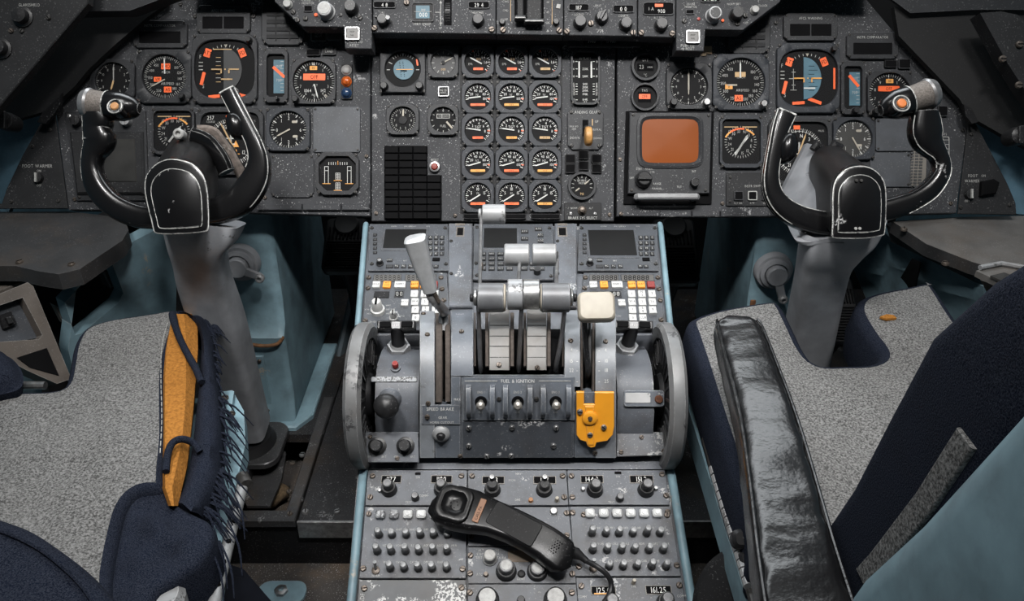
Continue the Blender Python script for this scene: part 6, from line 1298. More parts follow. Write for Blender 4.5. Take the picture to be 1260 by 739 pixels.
# trim wheels
WHEELR = M_('trim_wheel_worn_rim', (.15, .153, .155), .45, .2, chips=.4, chipc=(.05, .05, .052), chs=35, grime=.3, edge=.6, edgec=(.55, .55, .55))
def trimwheel(label, X, zs):
    c = Vector((X, .972, .527)); t = thing('trim_handwheel', label, 'wheel', Matrix.Translation(c) @ Matrix.Rotation(R_(90), 4, 'Y'))
    b = MB(); R = .1075; W = .0125
    b.lathe([(R - .022, -W * .8), (R - .006, -W), (R, -W * .6), (R + .001, 0), (R, W * .6), (R - .006, W), (R - .022, W * .8), (R - .025, 0), (R - .022, -W * .8)], WHEELR, 64, cap=False); b.build('rim', t)
    b = MB(); b.lathe([(.0001, -.007), (R - .022, -.006), (R - .022, .006), (.0001, .007)], BLK, 48, cap=False)
    b.lathe([(.030, -.013), (.034, -.006), (.034, .006), (.030, .013), (.0001, .0135)], BLK, 32, cap=True); b.build('hub_disc', t)
    b = MB()
    for i in range(24):
        a = 2 * PI * i / 24; b.M = Matrix.Rotation(a, 4, 'Z'); b.box(R * .45, R - .022, -.0018, .0018, zs * .006, zs * .0088, KNOB)
    b.build('spokes', t)
trimwheel('worn grey stabiliser trim wheel on left side of pedestal', -.2175, 1)
trimwheel('worn stabiliser trim wheel with chipped rim on right side of pedestal', .2265, -1)
# black T handles between keyboards and drums
for lb, xb, yb, x0, x1, y0 in (('black T-shaped handle in front of left navigation keyboard', 490, 424, 464.5, 511.5, 400.5), ('black T-shaped handle in front of right navigation keyboard', 771, 424, 755, 803, 400.5)):
    base = fw_pt(xb, yb, -.012); t = thing('trim_control_tee', lb, 'handle', Matrix.Translation(base)); I = t.matrix_world.inverted(); top = at((x0 + x1) / 2, y0, 1.195)
    b = MB(I); ax_ = (top - base).normalized(); b.tube([base + ax_ * .001, base + ax_ * .012], [.019, .017], GREYL, 6); b.tube([base + ax_ * .012, base + ax_ * .017], [.013, .010], GREYL, 16); b.build('base_nut', t)
    b = MB(I); b.tube([base + ax_ * .015, top], [.0105, .0095], RUBBER, 16); b.build('shaft', t)
    w = (x1 - x0) / 1000 * 1.195; Fh = Frame(top, (1, 0, -.03 if xb > 600 else .01), Vector((0, .75, .66))); b = MB(I @ Fh.mat())
    b.rbox(0, 0, w, .0135, .002, -.009, .006, KNOB, .002); b.rbox(-w * .28, 0, w * .3, .009, .001, .0055, .0075, BLKD, .0008); b.rbox(w * .28, 0, w * .3, .009, .001, .0055, .0075, BLKD, .0008); b.build('crossbar', t)
    b = MB(I @ Fh.mat()); b.rbox(0, -.001, w * .22, .011, .001, .0055, .007, CAPG, .0006); b.text('STAB', 0, -.001, .004, WHTD, .0072); b.build('label', t)
# ================================================================== aft radio panels
def kn(t, q, x, y, r, h, m, base=.0036, cap=None, ring=None, name='knob', flut=False):
    p = q(x, y); b = MB(M=T(p[0], p[1])); prof = [(r * 1.12, base), (r * 1.12, base + h * .16), (r, base + h * .2), (r * .95, base + h * .92), (r * .82, base + h), (.0001, base + h)]
    b.lathe(prof, m, 22, cap=False)
    if cap: b.lathe([(r * .78, base + h - .0002), (r * .78, base + h + .0006), (.0001, base + h + .0008)], cap, 18, cap=False)
    return b.build(name, t)
def dual(t, q, x, y, r1, h1, r2, h2, m1, m2, cap=None):
    p = q(x, y); b = MB(M=T(p[0], p[1])); b.lathe([(r1 * 1.1, .0036), (r1, .006), (r1 * .97, .0036 + h1), (r1 * .9, .0046 + h1), (r2 * 1.02, .0046 + h1)], m1, 26, cap=False); o = b.build('knob', t)
    b = MB(M=T(p[0], p[1])); b.lathe([(r2, .0044 + h1), (r2 * .96, .0036 + h1 + h2), (r2 * .85, .0044 + h1 + h2), (.0001, .0044 + h1 + h2)], m2, 24, cap=False)
    if cap: b.lathe([(r2 * .72, .0043 + h1 + h2), (r2 * .7, .005 + h1 + h2), (.0001, .0052 + h1 + h2)], cap, 18, cap=False)
    i = b.build('inner_knob', o); return o
def window(t, q, x0, y0, x1, y1, st):
    b = MB(); pxrect(b, q, x0 - 1, y0 - 1, x1 + 1, y1 + 1, .0034, .0046, BROWNM, .0004); pxrect(b, q, x0, y0, x1, y1, .0044, .0048, BLKD)
    p = q((x0 + x1) / 2, (y0 + y1) / 2); b.text(st, p[0], p[1], .0078, WHT, .005); b.build('frequency_window', t)
def pscrews(t, q, pts, r=.0042, m=None):
    for x, y in pts: p = q(x, y); screw(t, p[0], p[1], r, m or SCREW, .0034)
def ptx(t, q, items, h=.0034, m=None):
    b = MB()
    for s, x, y in items: p = q(x, y); b.text(s, p[0], p[1], h, m or WHTD, .0038)
    b.build('marking', t)
RAD = lambda lb, o: unit('radio_control_unit', lb, 'radio panel', o, AFT, .0036, PEDD if False else PED)
t, q = RAD('radio panel with window showing 77 at top left of radio rows', [(450, 622.5), (453.3, 579.5), (574.7, 579.5), (574.2, 622.5)])
window(t, q, 470, 587, 494, 595, '1177'); window(t, q, 531, 587, 556, 595, '1180')
dual(t, q, 479.5, 604, .0105, .012, .0072, .013, KNOB, KNOB, CAPG); dual(t, q, 544, 604, .0105, .012, .0072, .013, KNOB, KNOB, CAPG); kn(t, q, 511.5, 614, .0052, .011, KNOB, cap=CAPG); kn(t, q, 468, 605.5, .0024, .005, STEEL)
b = MB(); pxrect(b, q, 511, 582.5, 518, 585.5, .0034, .0042, BLKD); b.build('lamp_slot', t); ptx(t, q, [('TFR', 514.5, 588.5), ('TEST', 503, 619), ('COMM', 521, 611)]); pscrews(t, q, [(459, 587), (456, 613), (568, 587), (567, 613)])
t, q = RAD('radio panel behind the handset ear end, centre of top row', [(576, 622.5), (576.2, 579.5), (696.5, 579.5), (699.3, 622.5)])
window(t, q, 594, 588, 620, 596, '1173'); window(t, q, 657, 588, 683, 596, '11 7')
for x in (606, 669.5): dual(t, q, x, 604, .0108, .010, .0070, .012, KNOB, KNOB); kn(t, q, x, 598.5, .0042, .030, KNOB, cap=STEEL, name='top_knob')
kn(t, q, 685, 617, .0028, .010, CREAM, name='toggle'); kn(t, q, 653, 617, .0032, .005, M_('amber_dot', (.35, .16, .06), .5)); ptx(t, q, [('NAV', 638, 584), ('DME', 637, 616), ('IVON', 630, 592)]); pscrews(t, q, [(581, 587), (692, 587), (581, 613), (694, 613)])
t, q = RAD('radio panel with 144 and 151 windows at top right of radio rows', [(700, 622), (698, 579.5), (817.5, 579.5), (823.5, 622)])
window(t, q, 715, 587, 741, 595, '144.3'); window(t, q, 775.5, 587, 802, 595, '151.2')
for x in (731.5, 794): dual(t, q, x, 604.5, .0108, .012, .0078, .013, KNOB, KNOB, CAPG)
kn(t, q, 762, 615, .0052, .011, KNOB, cap=CAPG); kn(t, q, 717, 604, .0028, .006, STEEL); kn(t, q, 806, 603, .0028, .006, STEEL); b = MB(); pxrect(b, q, 756, 581.5, 764, 584.5, .0034, .0042, BLKD); b.build('lamp_slot', t); ptx(t, q, [('TFR', 760, 587.5), ('TEST', 752, 619)]); pscrews(t, q, [(703, 587), (814, 585), (704, 613), (819, 611)])
# audio panels
BTN = M_('clear_worn_button', (.58, .59, .59), .32, var=.2, vs=150, chips=.15, chipc=(.15, .15, .15), grime=.3)
BTNX = M_('scratched_dark_button', (.30, .31, .32), .35, var=.4, vs=180, chips=.7, chipc=(.05, .05, .055), chs=60)
KTOP = M_('worn_knob_top', (.24, .245, .25), .38, var=.4, vs=250, chips=.3, chipc=(.06, .06, .06), chs=90)
def audio(lb, outline, xs0, bx, y0, rows, tog, lbl, worn):
    t, q = unit('audio_control_unit', lb, 'audio panel', outline, AFT, .0036, PED)
    for i, x in enumerate(bx):
        p = q(x, y0); b = MB(M=T(p[0], p[1])); m = BTNX if i in worn else BTN
        b.rbox(0, 0, .0132, .0118, .003, .0034, .0125, m, .0022, 3); b.lathe([(.0035, .0124), (.0030, .0134), (.0001, .0134)], m, 12, cap=False); b.build('push_button', t)
    rg = random.Random(len(lb))
    for (y, xs) in rows:
        for x in xs:
            p = q(x, y + 3.5); h = .0155 + rg.random() * .0065 if not (540 < x < 560 and y < 660) else .011; b = MB(M=T(p[0], p[1])); r = .0050
            b.lathe([(r * 1.15, .0035), (r * 1.15, .0048), (r, .0052), (r * .95, .0036 + h * .62), (r * .98, .0036 + h * .64)], KNOB, 18, cap=False)
            b.lathe([(r * .98, .0036 + h * .64), (r * .95, .0036 + h * .95), (r * .7, .0036 + h * 1.05), (.0001, .0036 + h * 1.08)], KTOP, 18, cap=False); b.build('volume_knob', t)
    p = q(*tog); b = MB(M=T(p[0], p[1])); b.lathe([(.0058, .0034), (.0055, .006), (.003, .007), (.0001, .007)], SCREW, 12, cap=False); b.tube([(0, 0, .005), (0, .004, .014), (0, .006, .021)], [.0016, .002, .0026], STEEL, 10); b.build('toggle', t)
    ptx(t, q, lbl, .0032); return t, q
L_ = [(m, x, y) for (y, ms) in ((652.5, ('VHF1', 'VHF2', 'VHF3', 'HF1', 'HF2', 'PA')), (672, ('VOR1', 'VOR2', 'ILS', 'ADF1', 'ADF2', 'MKR')), (692.5, ('INT', 'SVC', 'CAB', 'DME', 'RNG', ''))) for m, x in zip(ms, (475, 491.5, 508, 525, 542, 559)) if m]
t, q = audio('audio control panel with scratched square buttons left of the handset', [(442.7, 712), (449.8, 624.5), (574, 624.5), (573.5, 712)], 0, (469, 485.5, 502.5, 519, 535.5, 552), 635.5,
      ((656, (467, 483, 500.5, 517.5, 534, 551)), (676, (465, 482, 499.5, 516, 533.5, 550.5)), (697, (481, 498, 515, 532, 550))), (463, 703), L_ + [('MIC SEL', 511, 627.5), ('NORM', 463, 709)], (0, 1))
pscrews(t, q, [(454.5, 633.5), (447.5, 700.5), (569.5, 701), (569, 632)])
R2 = [(m, x + 3 * (y - 652) / 20, y) for (y, ms) in ((650.5, ('VHF1', 'VHF2', 'VHF3', 'HF1', 'HF2', 'PA')), (670, ('VOR1', 'VOR2', 'ILS', 'ADF1', 'ADF2', 'MKR')), (691, ('', 'INT', 'SVC', 'CAB', 'DME', 'RNG'))) for m, x in zip(ms, (736, 752.5, 769, 786, 802, 817)) if m]
t, q = audio('audio control panel with six white square buttons right of the handset', [(706.5, 709.5), (701.2, 624), (823.7, 624), (837.3, 709.5)], 0, (725.5, 742, 758.5, 775, 791.5, 807.5), 634,
      ((654, (728, 745, 761, 778, 795, 811)), (674.5, (729, 746.5, 764, 780, 797.5, 815)), (694.5, (749, 766, 783, 801, 818.5))), (730, 700), R2 + [('MIC', 749, 626.5), ('SEL', 776, 626.5), ('NORM', 731, 707)], ())
pscrews(t, q, [(704.5, 632), (821, 631), (712, 698), (832, 696.5), (718, 634.5), (820, 635)])
t, q = RAD('plain radio panel mostly under the handset', [(576, 672.5), (575.8, 624.5), (699.5, 624.5), (704, 672.5)])
kn(t, q, 681, 631, .0052, .006, STEEL); pscrews(t, q, [(580, 661.5), (697, 632.5), (697, 660)])
t, q = RAD('transponder panel with chipped tan window under the handset mouthpiece', [(576, 718.5), (576, 674), (704.2, 674), (708.5, 718.5)])
b = MB(); pxrect(b, q, 625, 678, 684, 692.5, .0034, .0046, M_('chipped_tan_window', (.16, .12, .085), .6, chips=.45, chipc=(.5, .5, .48), chs=50), .0004); b.build('code_window', t)
kn(t, q, 603, 689, .0085, .018, CAPL, cap=CAPL); 
dual(t, q, 623, 704, .0128, .012, .0095, .013, KNOB, CAPG, CAPL); dual(t, q, 661, 704, .0128, .007, .0095, .009, KNOB, CAPG, CAPL)
kn(t, q, 641.5, 707, .0048, .004, BLK, name='push_button'); kn(t, q, 598, 708, .0032, .005, SCREW, name='toggle')
ptx(t, q, [('ALT', 592, 678), ('ON', 611, 678), ('STBY', 591, 682.5), ('TA', 612, 682.5), ('TEST', 589.5, 687), ('TA/RA', 617, 687), ('ATC', 590, 707.5), ('2', 598, 713.5), ('1', 598, 702), ('IDENT', 641, 713)]); pscrews(t, q, [(579, 684.5), (578.5, 706.5), (704, 707)])
t, q = RAD('bottom centre panel with two large pale round buttons', [(576, 770), (576, 719.5), (708.8, 719.5), (713, 770)])
for x in (600, 683): kn(t, q, x, 739, .0138, .016, KNOB, cap=CAPL, name='push_button')
kn(t, q, 641, 740, .005, .008, KNOB); pscrews(t, q, [(578.5, 730), (703.5, 730), (570 + 8, 760)])
t, q = unit('radio_control_unit', 'badly chipped panel at bottom left of the pedestal', 'panel', [(438, 768), (442.5, 714), (573.4, 714), (574.5, 768)], AFT, .0036, M_('badly_chipped_panel', (.10, .105, .112), .55, chips=.85, chipc=(.55, .55, .54), chs=55, grime=.3)); pscrews(t, q, [(449, 725), (568, 724)])
b = MB(); p = q(446, 737); b.text('ADF', p[0], p[1], .006, WHTD, .0038, rot=PI / 2); b.build('marking', t)
t, q = RAD('radio panel with 125 and 161 windows at bottom right of pedestal', [(713.5, 768), (708.5, 711.5), (837.6, 711.5), (846.5, 768)])
window(t, q, 728, 723, 756, 732, '125.0'); window(t, q, 795, 722, 824, 731.5, '161.25'); 
b = MB(); p = q(742, 732.4); b.box(p[0] - .012, p[0] + .008, p[1], p[1] + .0016, .005, .0054, YEL); b.build('marking', t)
for x, y in ((751, 745), (818, 743)): dual(t, q, x, y, .0112, .012, .0082, .013, KNOB, KNOB, CAPG)
kn(t, q, 779, 718, .0026, .012, CREAM, name='toggle'); ptx(t, q, [('TFR', 779, 722.5), ('COMM', 716, 735), ('COMM', 838, 734)]); pscrews(t, q, [(715, 722), (835, 721)])

# ================================================================== telephone handset on the radio panels
hs = thing('telephone_handset', 'black telephone handset lying across the radio panels', 'handset', Matrix.Translation(af_pt(625, 655, .004))); HI = hs.matrix_world.inverted()
HB = M_('handset_black_plastic', (.0055, .0055, .006), .28, var=.15, specks=.1, edge=.2, edgec=(.05, .05, .05), er=.002, spec=.22)
def hp(x, y, h): u, v = AFT.px(x, y, h); return AFT.w(u, v, h)
# spine stations: photo position of the top face centre, half width, height of top face, thickness
ST = [(533, 614, .003, .040, .010), (535, 614, .020, .046, .018), (542, 616, .0275, .050, .024), (560, 620, .0300, .052, .026), (583, 625.5, .0288, .053, .026), (592, 628.5, .0262, .053, .025), (606, 633, .0235, .054, .024), (630, 642.5, .0225, .054, .024),
      (655, 655, .0225, .053, .024), (672, 665, .0232, .051, .025), (684, 674, .0240, .049, .026), (694, 682, .0235, .047, .025), (701, 688, .019, .044, .022), (704, 690.5, .009, .039, .013)]
ctr = [hp(s[0], s[1], s[3]) for s in ST]
rings = []
for i, s in enumerate(ST):
    a = ctr[max(i - 1, 0)]; c = ctr[min(i + 1, len(ST) - 1)]; tdir = (c - a).normalized(); sd = AFT.n.cross(tdir).normalized(); up = tdir.cross(sd).normalized()
    w = s[2]; th = s[4]; pr = rrect(2 * w, th, min(w, th) * .30, 4, 0, -th / 2)
    rings.append([ctr[i] + sd * x + up * y for x, y in pr])
b = MB(HI); b.loft(rings, HB); b.build('body', hs, smooth=50)
def hframe(x, y, h, x2, y2): 
    p = hp(x, y, h); d = (hp(x2, y2, h) - p); return Frame(p, d, AFT.n.cross(d))
F = hframe(559, 620, .0515, 600, 632); b = MB(HI @ F.mat())
sq = lambda k, z: [(x, y, z) for x, y in rrect(.044 * k, .046 * k, .012 * k, 5)]
dish = lambda r, z: [(r * math.cos(a_), r * math.sin(a_), z) for a_ in [math.atan2(p_[1], p_[0]) for p_ in rrect(.044, .046, .012, 5)]]
b.loft([sq(1.06, -.004), sq(1.08, .003), sq(1.03, .0062), sq(.95, .007), dish(.0185, .0062), dish(.0165, .0035), dish(.012, .001), dish(.006, .0002), dish(.001, 0)], HB); 
for i in range(6): b.lathe([(.0009, .0007), (.0001, .0013)], BLKD, 6, c=(.005 * math.cos(i), .005 * math.sin(i)), cap=False)
b.build('ear_cup', hs)
F = hframe(589.5, 629, .0532, 620, 640); b = MB(HI @ F.mat()); b.rbox(0, .001, .0085, .034, .001, 0, .0022, M_('handset_copper_label', (.20, .085, .035), .5, chips=.3, chipc=(.05, .03, .02), chs=80), .0003); b.text('PA', 0, .004, .004, BLKD, .0025, rot=PI / 2); b.text('CALL', 0, -.007, .004, BLKD, .0025, rot=PI / 2); b.build('label_plate', hs)
F = hframe(634, 645, .0533, 655, 656.5); b = MB(HI @ F.mat()); b.rbox(-.002, 0, .070, .034, .004, -.001, .0012, HB, .0008); b.build('grip_plate', hs)
F = hframe(681, 671, .0495, 694, 681); b = MB(HI @ F.mat())
for i in range(6):
    for j in range(5): b.lathe([(.0010, .0001), (.0001, .0006)], BLKD, 6, c=(-.008 + j * .0034 + (i % 2) * .0017, -.008 + i * .0034), cap=False)
b.build('mouthpiece_holes', hs)
b = MB(HI); b.tube([hp(702, 678, .028), hp(710, 681, .026), hp(716, 685, .024), hp(722, 690, .023)], [.0085, .0078, .005, .0042], RUBBER, 14); b.build('strain_relief', hs)
b = MB(HI); b.tube(catmull([hp(720, 689, .022), hp(735, 697, .031), hp(747, 707, .026), hp(752, 718, .018), hp(750, 730, .016), hp(744, 741, .022), hp(736, 752, .024), hp(728, 766, .012)], 6), .0036, RUBBER, 10); b.build('cord', hs)
# ================================================================== control columns and yokes
EDGEW = M_('worn_bare_edge', (.50, .50, .48), .45, .3, var=.4, vs=200, chips=.6, chipc=(.02, .02, .02), chs=120)
KNURL = M_('knurled_switch_drum', (.16, .14, .125), .5, .3, var=.4, vs=400, bump=1, bs=900)
def section(c, side, nrm, hw, ht, p=3.2, n=22):
    out = []
    for i in range(n):
        a = 2 * PI * i / n; ca, sa = math.cos(a), math.sin(a)
        out.append(c + side * (hw * math.copysign(abs(ca) ** (2 / p), ca)) + nrm * (ht * math.copysign(abs(sa) ** (2 / p), sa)))
    return out
def horn(b, st, d, m, dz=0, p=3.0, sub=4):
    """st: (px, py, half width px, half thickness m, depth offset)"""
    pts = catmull([(s[0], s[1], s[2]) for s in st], sub); th = catmull([(s[3], s[4] if len(s) > 4 else 0, 0) for s in st], sub)
    C = [at(a[0], a[1], d + t_[1]) for a, t_ in zip(pts, th)]; rings = []; sides = []
    for i, c in enumerate(C):
        td = (C[min(i + 1, len(C) - 1)] - C[max(i - 1, 0)]).normalized(); sd = Fv.cross(td).normalized(); nr = sd.cross(td).normalized()
        if nr.dot(Fv) > 0: nr = -nr
        hw = pts[i][2] * d / FPX; rings.append(section(c, sd, nr, hw, th[i][0], p)); sides.append((c, sd, nr, hw, th[i][0]))
    b.loft(rings, m); return sides
def edge_line(b, sides, sgn, k_n, i0, i1, r=.0009, ks=.93):
    pts = [c + sd * (sgn * hw * ks) + nr * (ht * k_n) for (c, sd, nr, hw, ht) in sides[i0:i1]]
    if len(pts) > 1: b.tube(pts, r, EDGEW, 6)
def yoke(s, label, face, fc, D, hornG, hornP, head, barrel_back, colst, grey_side):
    base = at(*colst[-1][:2], colst[-1][3]); t = thing('control_column', label, 'control column', Matrix.Translation(base)); I = t.matrix_world.inverted()
    # hub: face outline pushed back along the barrel
    fo = catmull(face, 3, closed=True); f3 = [at(p[0], p[1], D - .06) for p in fo]; c0 = sum(f3, Vector()) / len(f3)
    cb = at(*barrel_back); off = cb - c0
    def ring(k, tt): return [c0 + off * tt + (p - c0) * k for p in f3]
    b = MB(I); b.loft([ring(.93, -.015), ring(.985, -.010), ring(1, 0.0), ring(1.0, .07), ring(.95, .10), ring(.90, .105)], YOKE); b.build('hub', t)
    b = MB(I); b.loft([ring(.955, .10), ring(.955, .5), ring(.95, .95), ring(.88, .99), ring(.60, 1.0)], HUBB); b.build('barrel', t, 50)
    b = MB(I); e = ring(.992, -.004); b.tube(e + [e[0]], .0010, EDGEW, 6, cap=False); b.build('hub_edge_wear', t)
    b = MB(I); b.loft([ring(.80, -.0135), ring(.80, -.022), ring(.77, -.026)], YOKE); b.build('hub_cover', t)
    b = MB(I); e = ring(.80, -.0225); b.tube(e + [e[0]], .0005, EDGEW, 6, cap=False); b.build('cover_edge_wear', t)
    # scratched paint near the cover bottom
    b = MB(I); sg = horn(b, hornG, D, YOKE); b.build('grip_horn', t, 50)
    b = MB(I); sp = horn(b, hornP, D, YOKE, p=4.2); b.build('open_horn', t, 50)
    b = MB(I)
    nG, nP = len(sg), len(sp)
    so = -1 if sg[nG // 2][1].dot(Rv) * s > 0 else 1     # outer side sign
    edge_line(b, sg, -so, .55, int(nG * .35), nG - 1, .0009); 
    if s > 0: edge_line(b, sg, so, .62, int(nG * .45), nG - 2, .0008); edge_line(b, sg, -so, .7, int(nG * .2), int(nG * .5), .0007)
    so = 1 if sp[nP // 2][1].dot(Rv) * s > 0 else -1
    edge_line(b, sp, -so, .62, int(nP * .3), nP - 1, .0013); edge_line(b, sp, so, .7, int(nP * .45), nP - 1, .0010)
    if s > 0: edge_line(b, sp, -so, -.1, int(nP * .2), nP - 1, .0011); edge_line(b, sp, so, .7, int(nP * .1), int(nP * .5), .0009)
    tip = sp[-1]; q = [tip[0] + tip[1] * (tip[3] * .9 * a) + tip[2] * (tip[4] * .9 * c) for a, c in ((-1, -1), (1, -1), (1, 1), (-1, 1))]; b.tube(q + [q[0]], .0016, EDGEW, 6)
    b.build('worn_edges', t)
    # thumb paddle on the open horn
    (px_, py_, w, h, rot) = head['paddle']; F = Frame(at(px_, py_, D - .004), Rv * math.cos(rot) + Uv * math.sin(rot), Uv * math.cos(rot) - Rv * math.sin(rot)); b = MB(I @ F.mat())
    k = D / FPX; b.loft([[(x * z_, y * z_, hh) for x, y in [(w * k * math.cos(a) * (1 if math.cos(a) > 0 else .8), h * k * math.sin(a)) for a in [2 * PI * i / 24 for i in range(24)]]] for z_, hh in ((.6, -.016), (.95, -.010), (1, 0), (.9, .009), (.6, .015), (.2, .017))], YOKE); b.build('thumb_paddle', t, 60)
    # switch head on top of the gripped horn
    (x0, y0, x1, y1, r0, r1) = head['drum']; f1 = head['f1']; a = at(x0, y0, D - .002); c = at(x1, y1, D - .002); ax = (c - a).normalized()
    b = MB(I); b.tube([a, a + (c - a) * .09, a + (c - a) * .12, a + (c - a) * .16], [r0 * .88 * k, r0 * 1.04 * k, r0 * 1.08 * k, r0 * 1.0 * k], ARM, 28, up=Uv); b.build('end_ring', t)
    b = MB(I); b.tube([a + (c - a) * .15, a + (c - a) * f1], [r0 * .98 * k, r1 * 1.0 * k], KNURL, 28, up=Uv); b.build('knurled_drum', t)
    b = MB(I); b.tube([a + (c - a) * (f1 - .02), a + (c - a) * (f1 + .02), a + (c - a) * (f1 + (1 - f1) * .55), a + (c - a) * .9, c, c + (c - a) * .06], [r1 * 1.12 * k, r1 * 1.16 * k, r1 * 1.12 * k, r1 * .92 * k, r1 * .72 * k, r1 * .4 * k], YOKE, 24, up=Uv); b.build('switch_housing', t)
    b = MB(I); e = a + (c - a) * .625
    b.tube([a + (c - a) * (f1 - .012), a + (c - a) * (f1 + .006)], [r1 * 1.17 * k, r1 * 1.17 * k], EDGEW, 28, up=Uv); b.build('housing_edge', t)
    bx, by = head['button']; F = Frame(at(bx, by, D - .0225 - r1 * k * .45), Rv, Uv + Fv * .2); b = MB(I @ F.mat()); r = head['br'] * k
    b.lathe([(r * .9, -.014), (r, -.004), (r, .004), (r * .82, .006), (r * .6, .0055), (r * .58, .002), (.0001, .002)], YOKE, 28, cap=False); b.build('button_housing', t)
    b = MB(I @ F.mat()); b.tube([(r * .9 * math.cos(2 * PI * i / 28), r * .9 * math.sin(2 * PI * i / 28), .0052) for i in range(29)], .0009, EDGEW, 6, cap=False); b.build('button_ring', t)
    b = MB(I @ F.mat()); b.lathe([(r * .52, .001), (r * .52, .006), (r * .42, .0075), (.0001, .0078)], head['bm'], 20, cap=False); b.build('trim_button', t)
    # finger bumps of the grip
    b = MB(I)
    for (fx, fy, fr) in head.get('bumps', ()):
        cc = at(fx, fy, D); b.loft([[cc + Rv * (fr * k * math.cos(a_) * math.sin(ph)) + Uv * (fr * k * .8 * math.sin(a_) * math.sin(ph)) + Fv * (.017 * -math.cos(ph)) for a_ in [2 * PI * i / 16 for i in range(16)]] for ph in [PI * (j + .02) / 8.04 for j in range(9)]], YOKE)
    b.build('finger_rest', t, 60) if b.v else None
    # grey column
    pts = catmull([(c_[0], c_[1], c_[2]) for c_ in colst], 5); ex = catmull([(c_[3], c_[4], 0) for c_ in colst], 5); rings = []
    C = [at(p[0], p[1], e[0]) for p, e in zip(pts, ex)]
    for i, c_ in enumerate(C):
        td = (C[min(i + 1, len(C) - 1)] - C[max(i - 1, 0)]).normalized(); sd = (Rv - td * Rv.dot(td)).normalized(); nr = sd.cross(td).normalized()
        rings.append(section(c_, sd, nr, pts[i][2] * ex[i][0] / FPX, ex[i][1], 5.0, 28))
    b = MB(I); b.loft(rings, COLG); b.build('column_post', t, 40)
    b = MB(I); b.M = I @ T(base.x, base.y, FLOOR_Z + .0008); b.prism(rrect(.15, .13, .03, 5), 0, .012, FLOORM, .002); b.lathe([(.060, .012), (.055, .022), (.052, .03)], RUBBER, 32); b.build('floor_boot', t)
    return t, I
OB = M_('orange_button', (.60, .18, .05), .4); OB2 = M_('tan_orange_button', (.48, .24, .10), .45)
ly, LI = yoke(-1, 'left control column with black two-horned yoke and grey post', 
    [(212, 195.5), (195, 200), (182, 213), (178.3, 230), (182, 252), (187, 272), (189.5, 283), (193, 286.5), (206, 287.5), (232, 286.5), (252, 284.5), (256, 282), (256.8, 274), (256.5, 255), (255, 235), (250, 216), (236, 201)], None, 1.21,
    [(205, 264, 12, .014), (188, 268, 13.5, .0145), (165, 264.5, 14.5, .015), (140, 252, 14.5, .016), (121.5, 231, 14, .016), (114, 208, 11.5, .0155), (115.5, 191, 12.5, .015), (120, 181, 16, .0155), (123, 173, 18.5, .0165), (121.5, 165.5, 17, .0165), (119.8, 158, 15.5, .016), (121, 150, 17, .017), (119.5, 141, 15.5, .0175), (117, 133, 13.5, .0165)],
    [(238, 262, 13, .014), (258, 261, 15, .0150), (278, 256.5, 16.5, .0155), (298, 244, 18, .016), (314.5, 221, 16.5, .0155), (319.5, 199, 12.5, .015), (315, 178, 10, .015), (305.5, 158, 9.5, .0145), (295, 138, 9.7, .014), (286.5, 122, 9.8, .013), (281.5, 112.5, 9.8, .012)],
    dict(paddle=(290, 155, 13, 18, .25), drum=(103, 127, 168, 133, 18, 15.5), button=(143, 132.5), br=9.5, bm=OB2, f1=.46, bumps=[]), (238, 207, 1.34),
    [(248, 270, 50, 1.235, .035), (247, 284, 44, 1.24, .036), (244.5, 300, 33, 1.25, .035), (247, 318, 29.5, 1.275, .034), (252, 345, 29, 1.31, .034), (269, 398, 29.5, 1.38, .036), (286, 470, 30, 1.49, .038), (298, 525, 31, 1.575, .04)], 1)
# cable bracket and worn cover behind left hub
b = MB(LI); b.tube(catmull([at(243, 161, 1.30), at(262, 163, 1.305), at(272, 175, 1.31), at(284, 192, 1.315), at(297, 215, 1.32), at(300, 226, 1.325)], 5), [(.010, .006)] * 26, M_('frayed_brown_cover', (.14, .115, .10), .8, var=.5, vs=120, chips=.4, chipc=(.3, .27, .24), chs=50), 8); b.build('frayed_cover', ly)
b = MB(LI); b.tube(catmull([at(236, 168, 1.285), at(256, 176, 1.285), at(272, 196, 1.285), at(279, 212, 1.285)], 4), [(.016, .010)] * 13, YOKE, 10); b.tube(catmull([at(268, 168, 1.33), at(284, 186, 1.33), at(296, 212, 1.33)], 4), [(.010, .006)] * 9, BLK, 8); b.build('cable_guide', ly)
F = Frame(at(220.5, 165, 1.27), Rv, Uv); b = MB(LI @ F.mat()); b.lathe([(.0085, -.01), (.0085, .004), (.0065, .006), (.0042, .006), (.0038, .001), (.0001, .001)], CAPL, 22, cap=False); b.build('pivot_bolt', ly)
b = MB(LI)
for p in (((208, 221), (188, 248)), ((206, 219), (210, 231))): pass
for x0, y0, x1, y1 in ((198, 212, 188.5, 238), (207, 208, 208.5, 221)): b.tube([at(x0, y0, 1.1455), at(x1, y1, 1.1465)], .0007, EDGEW, 6)
b.build('scratches', ly)
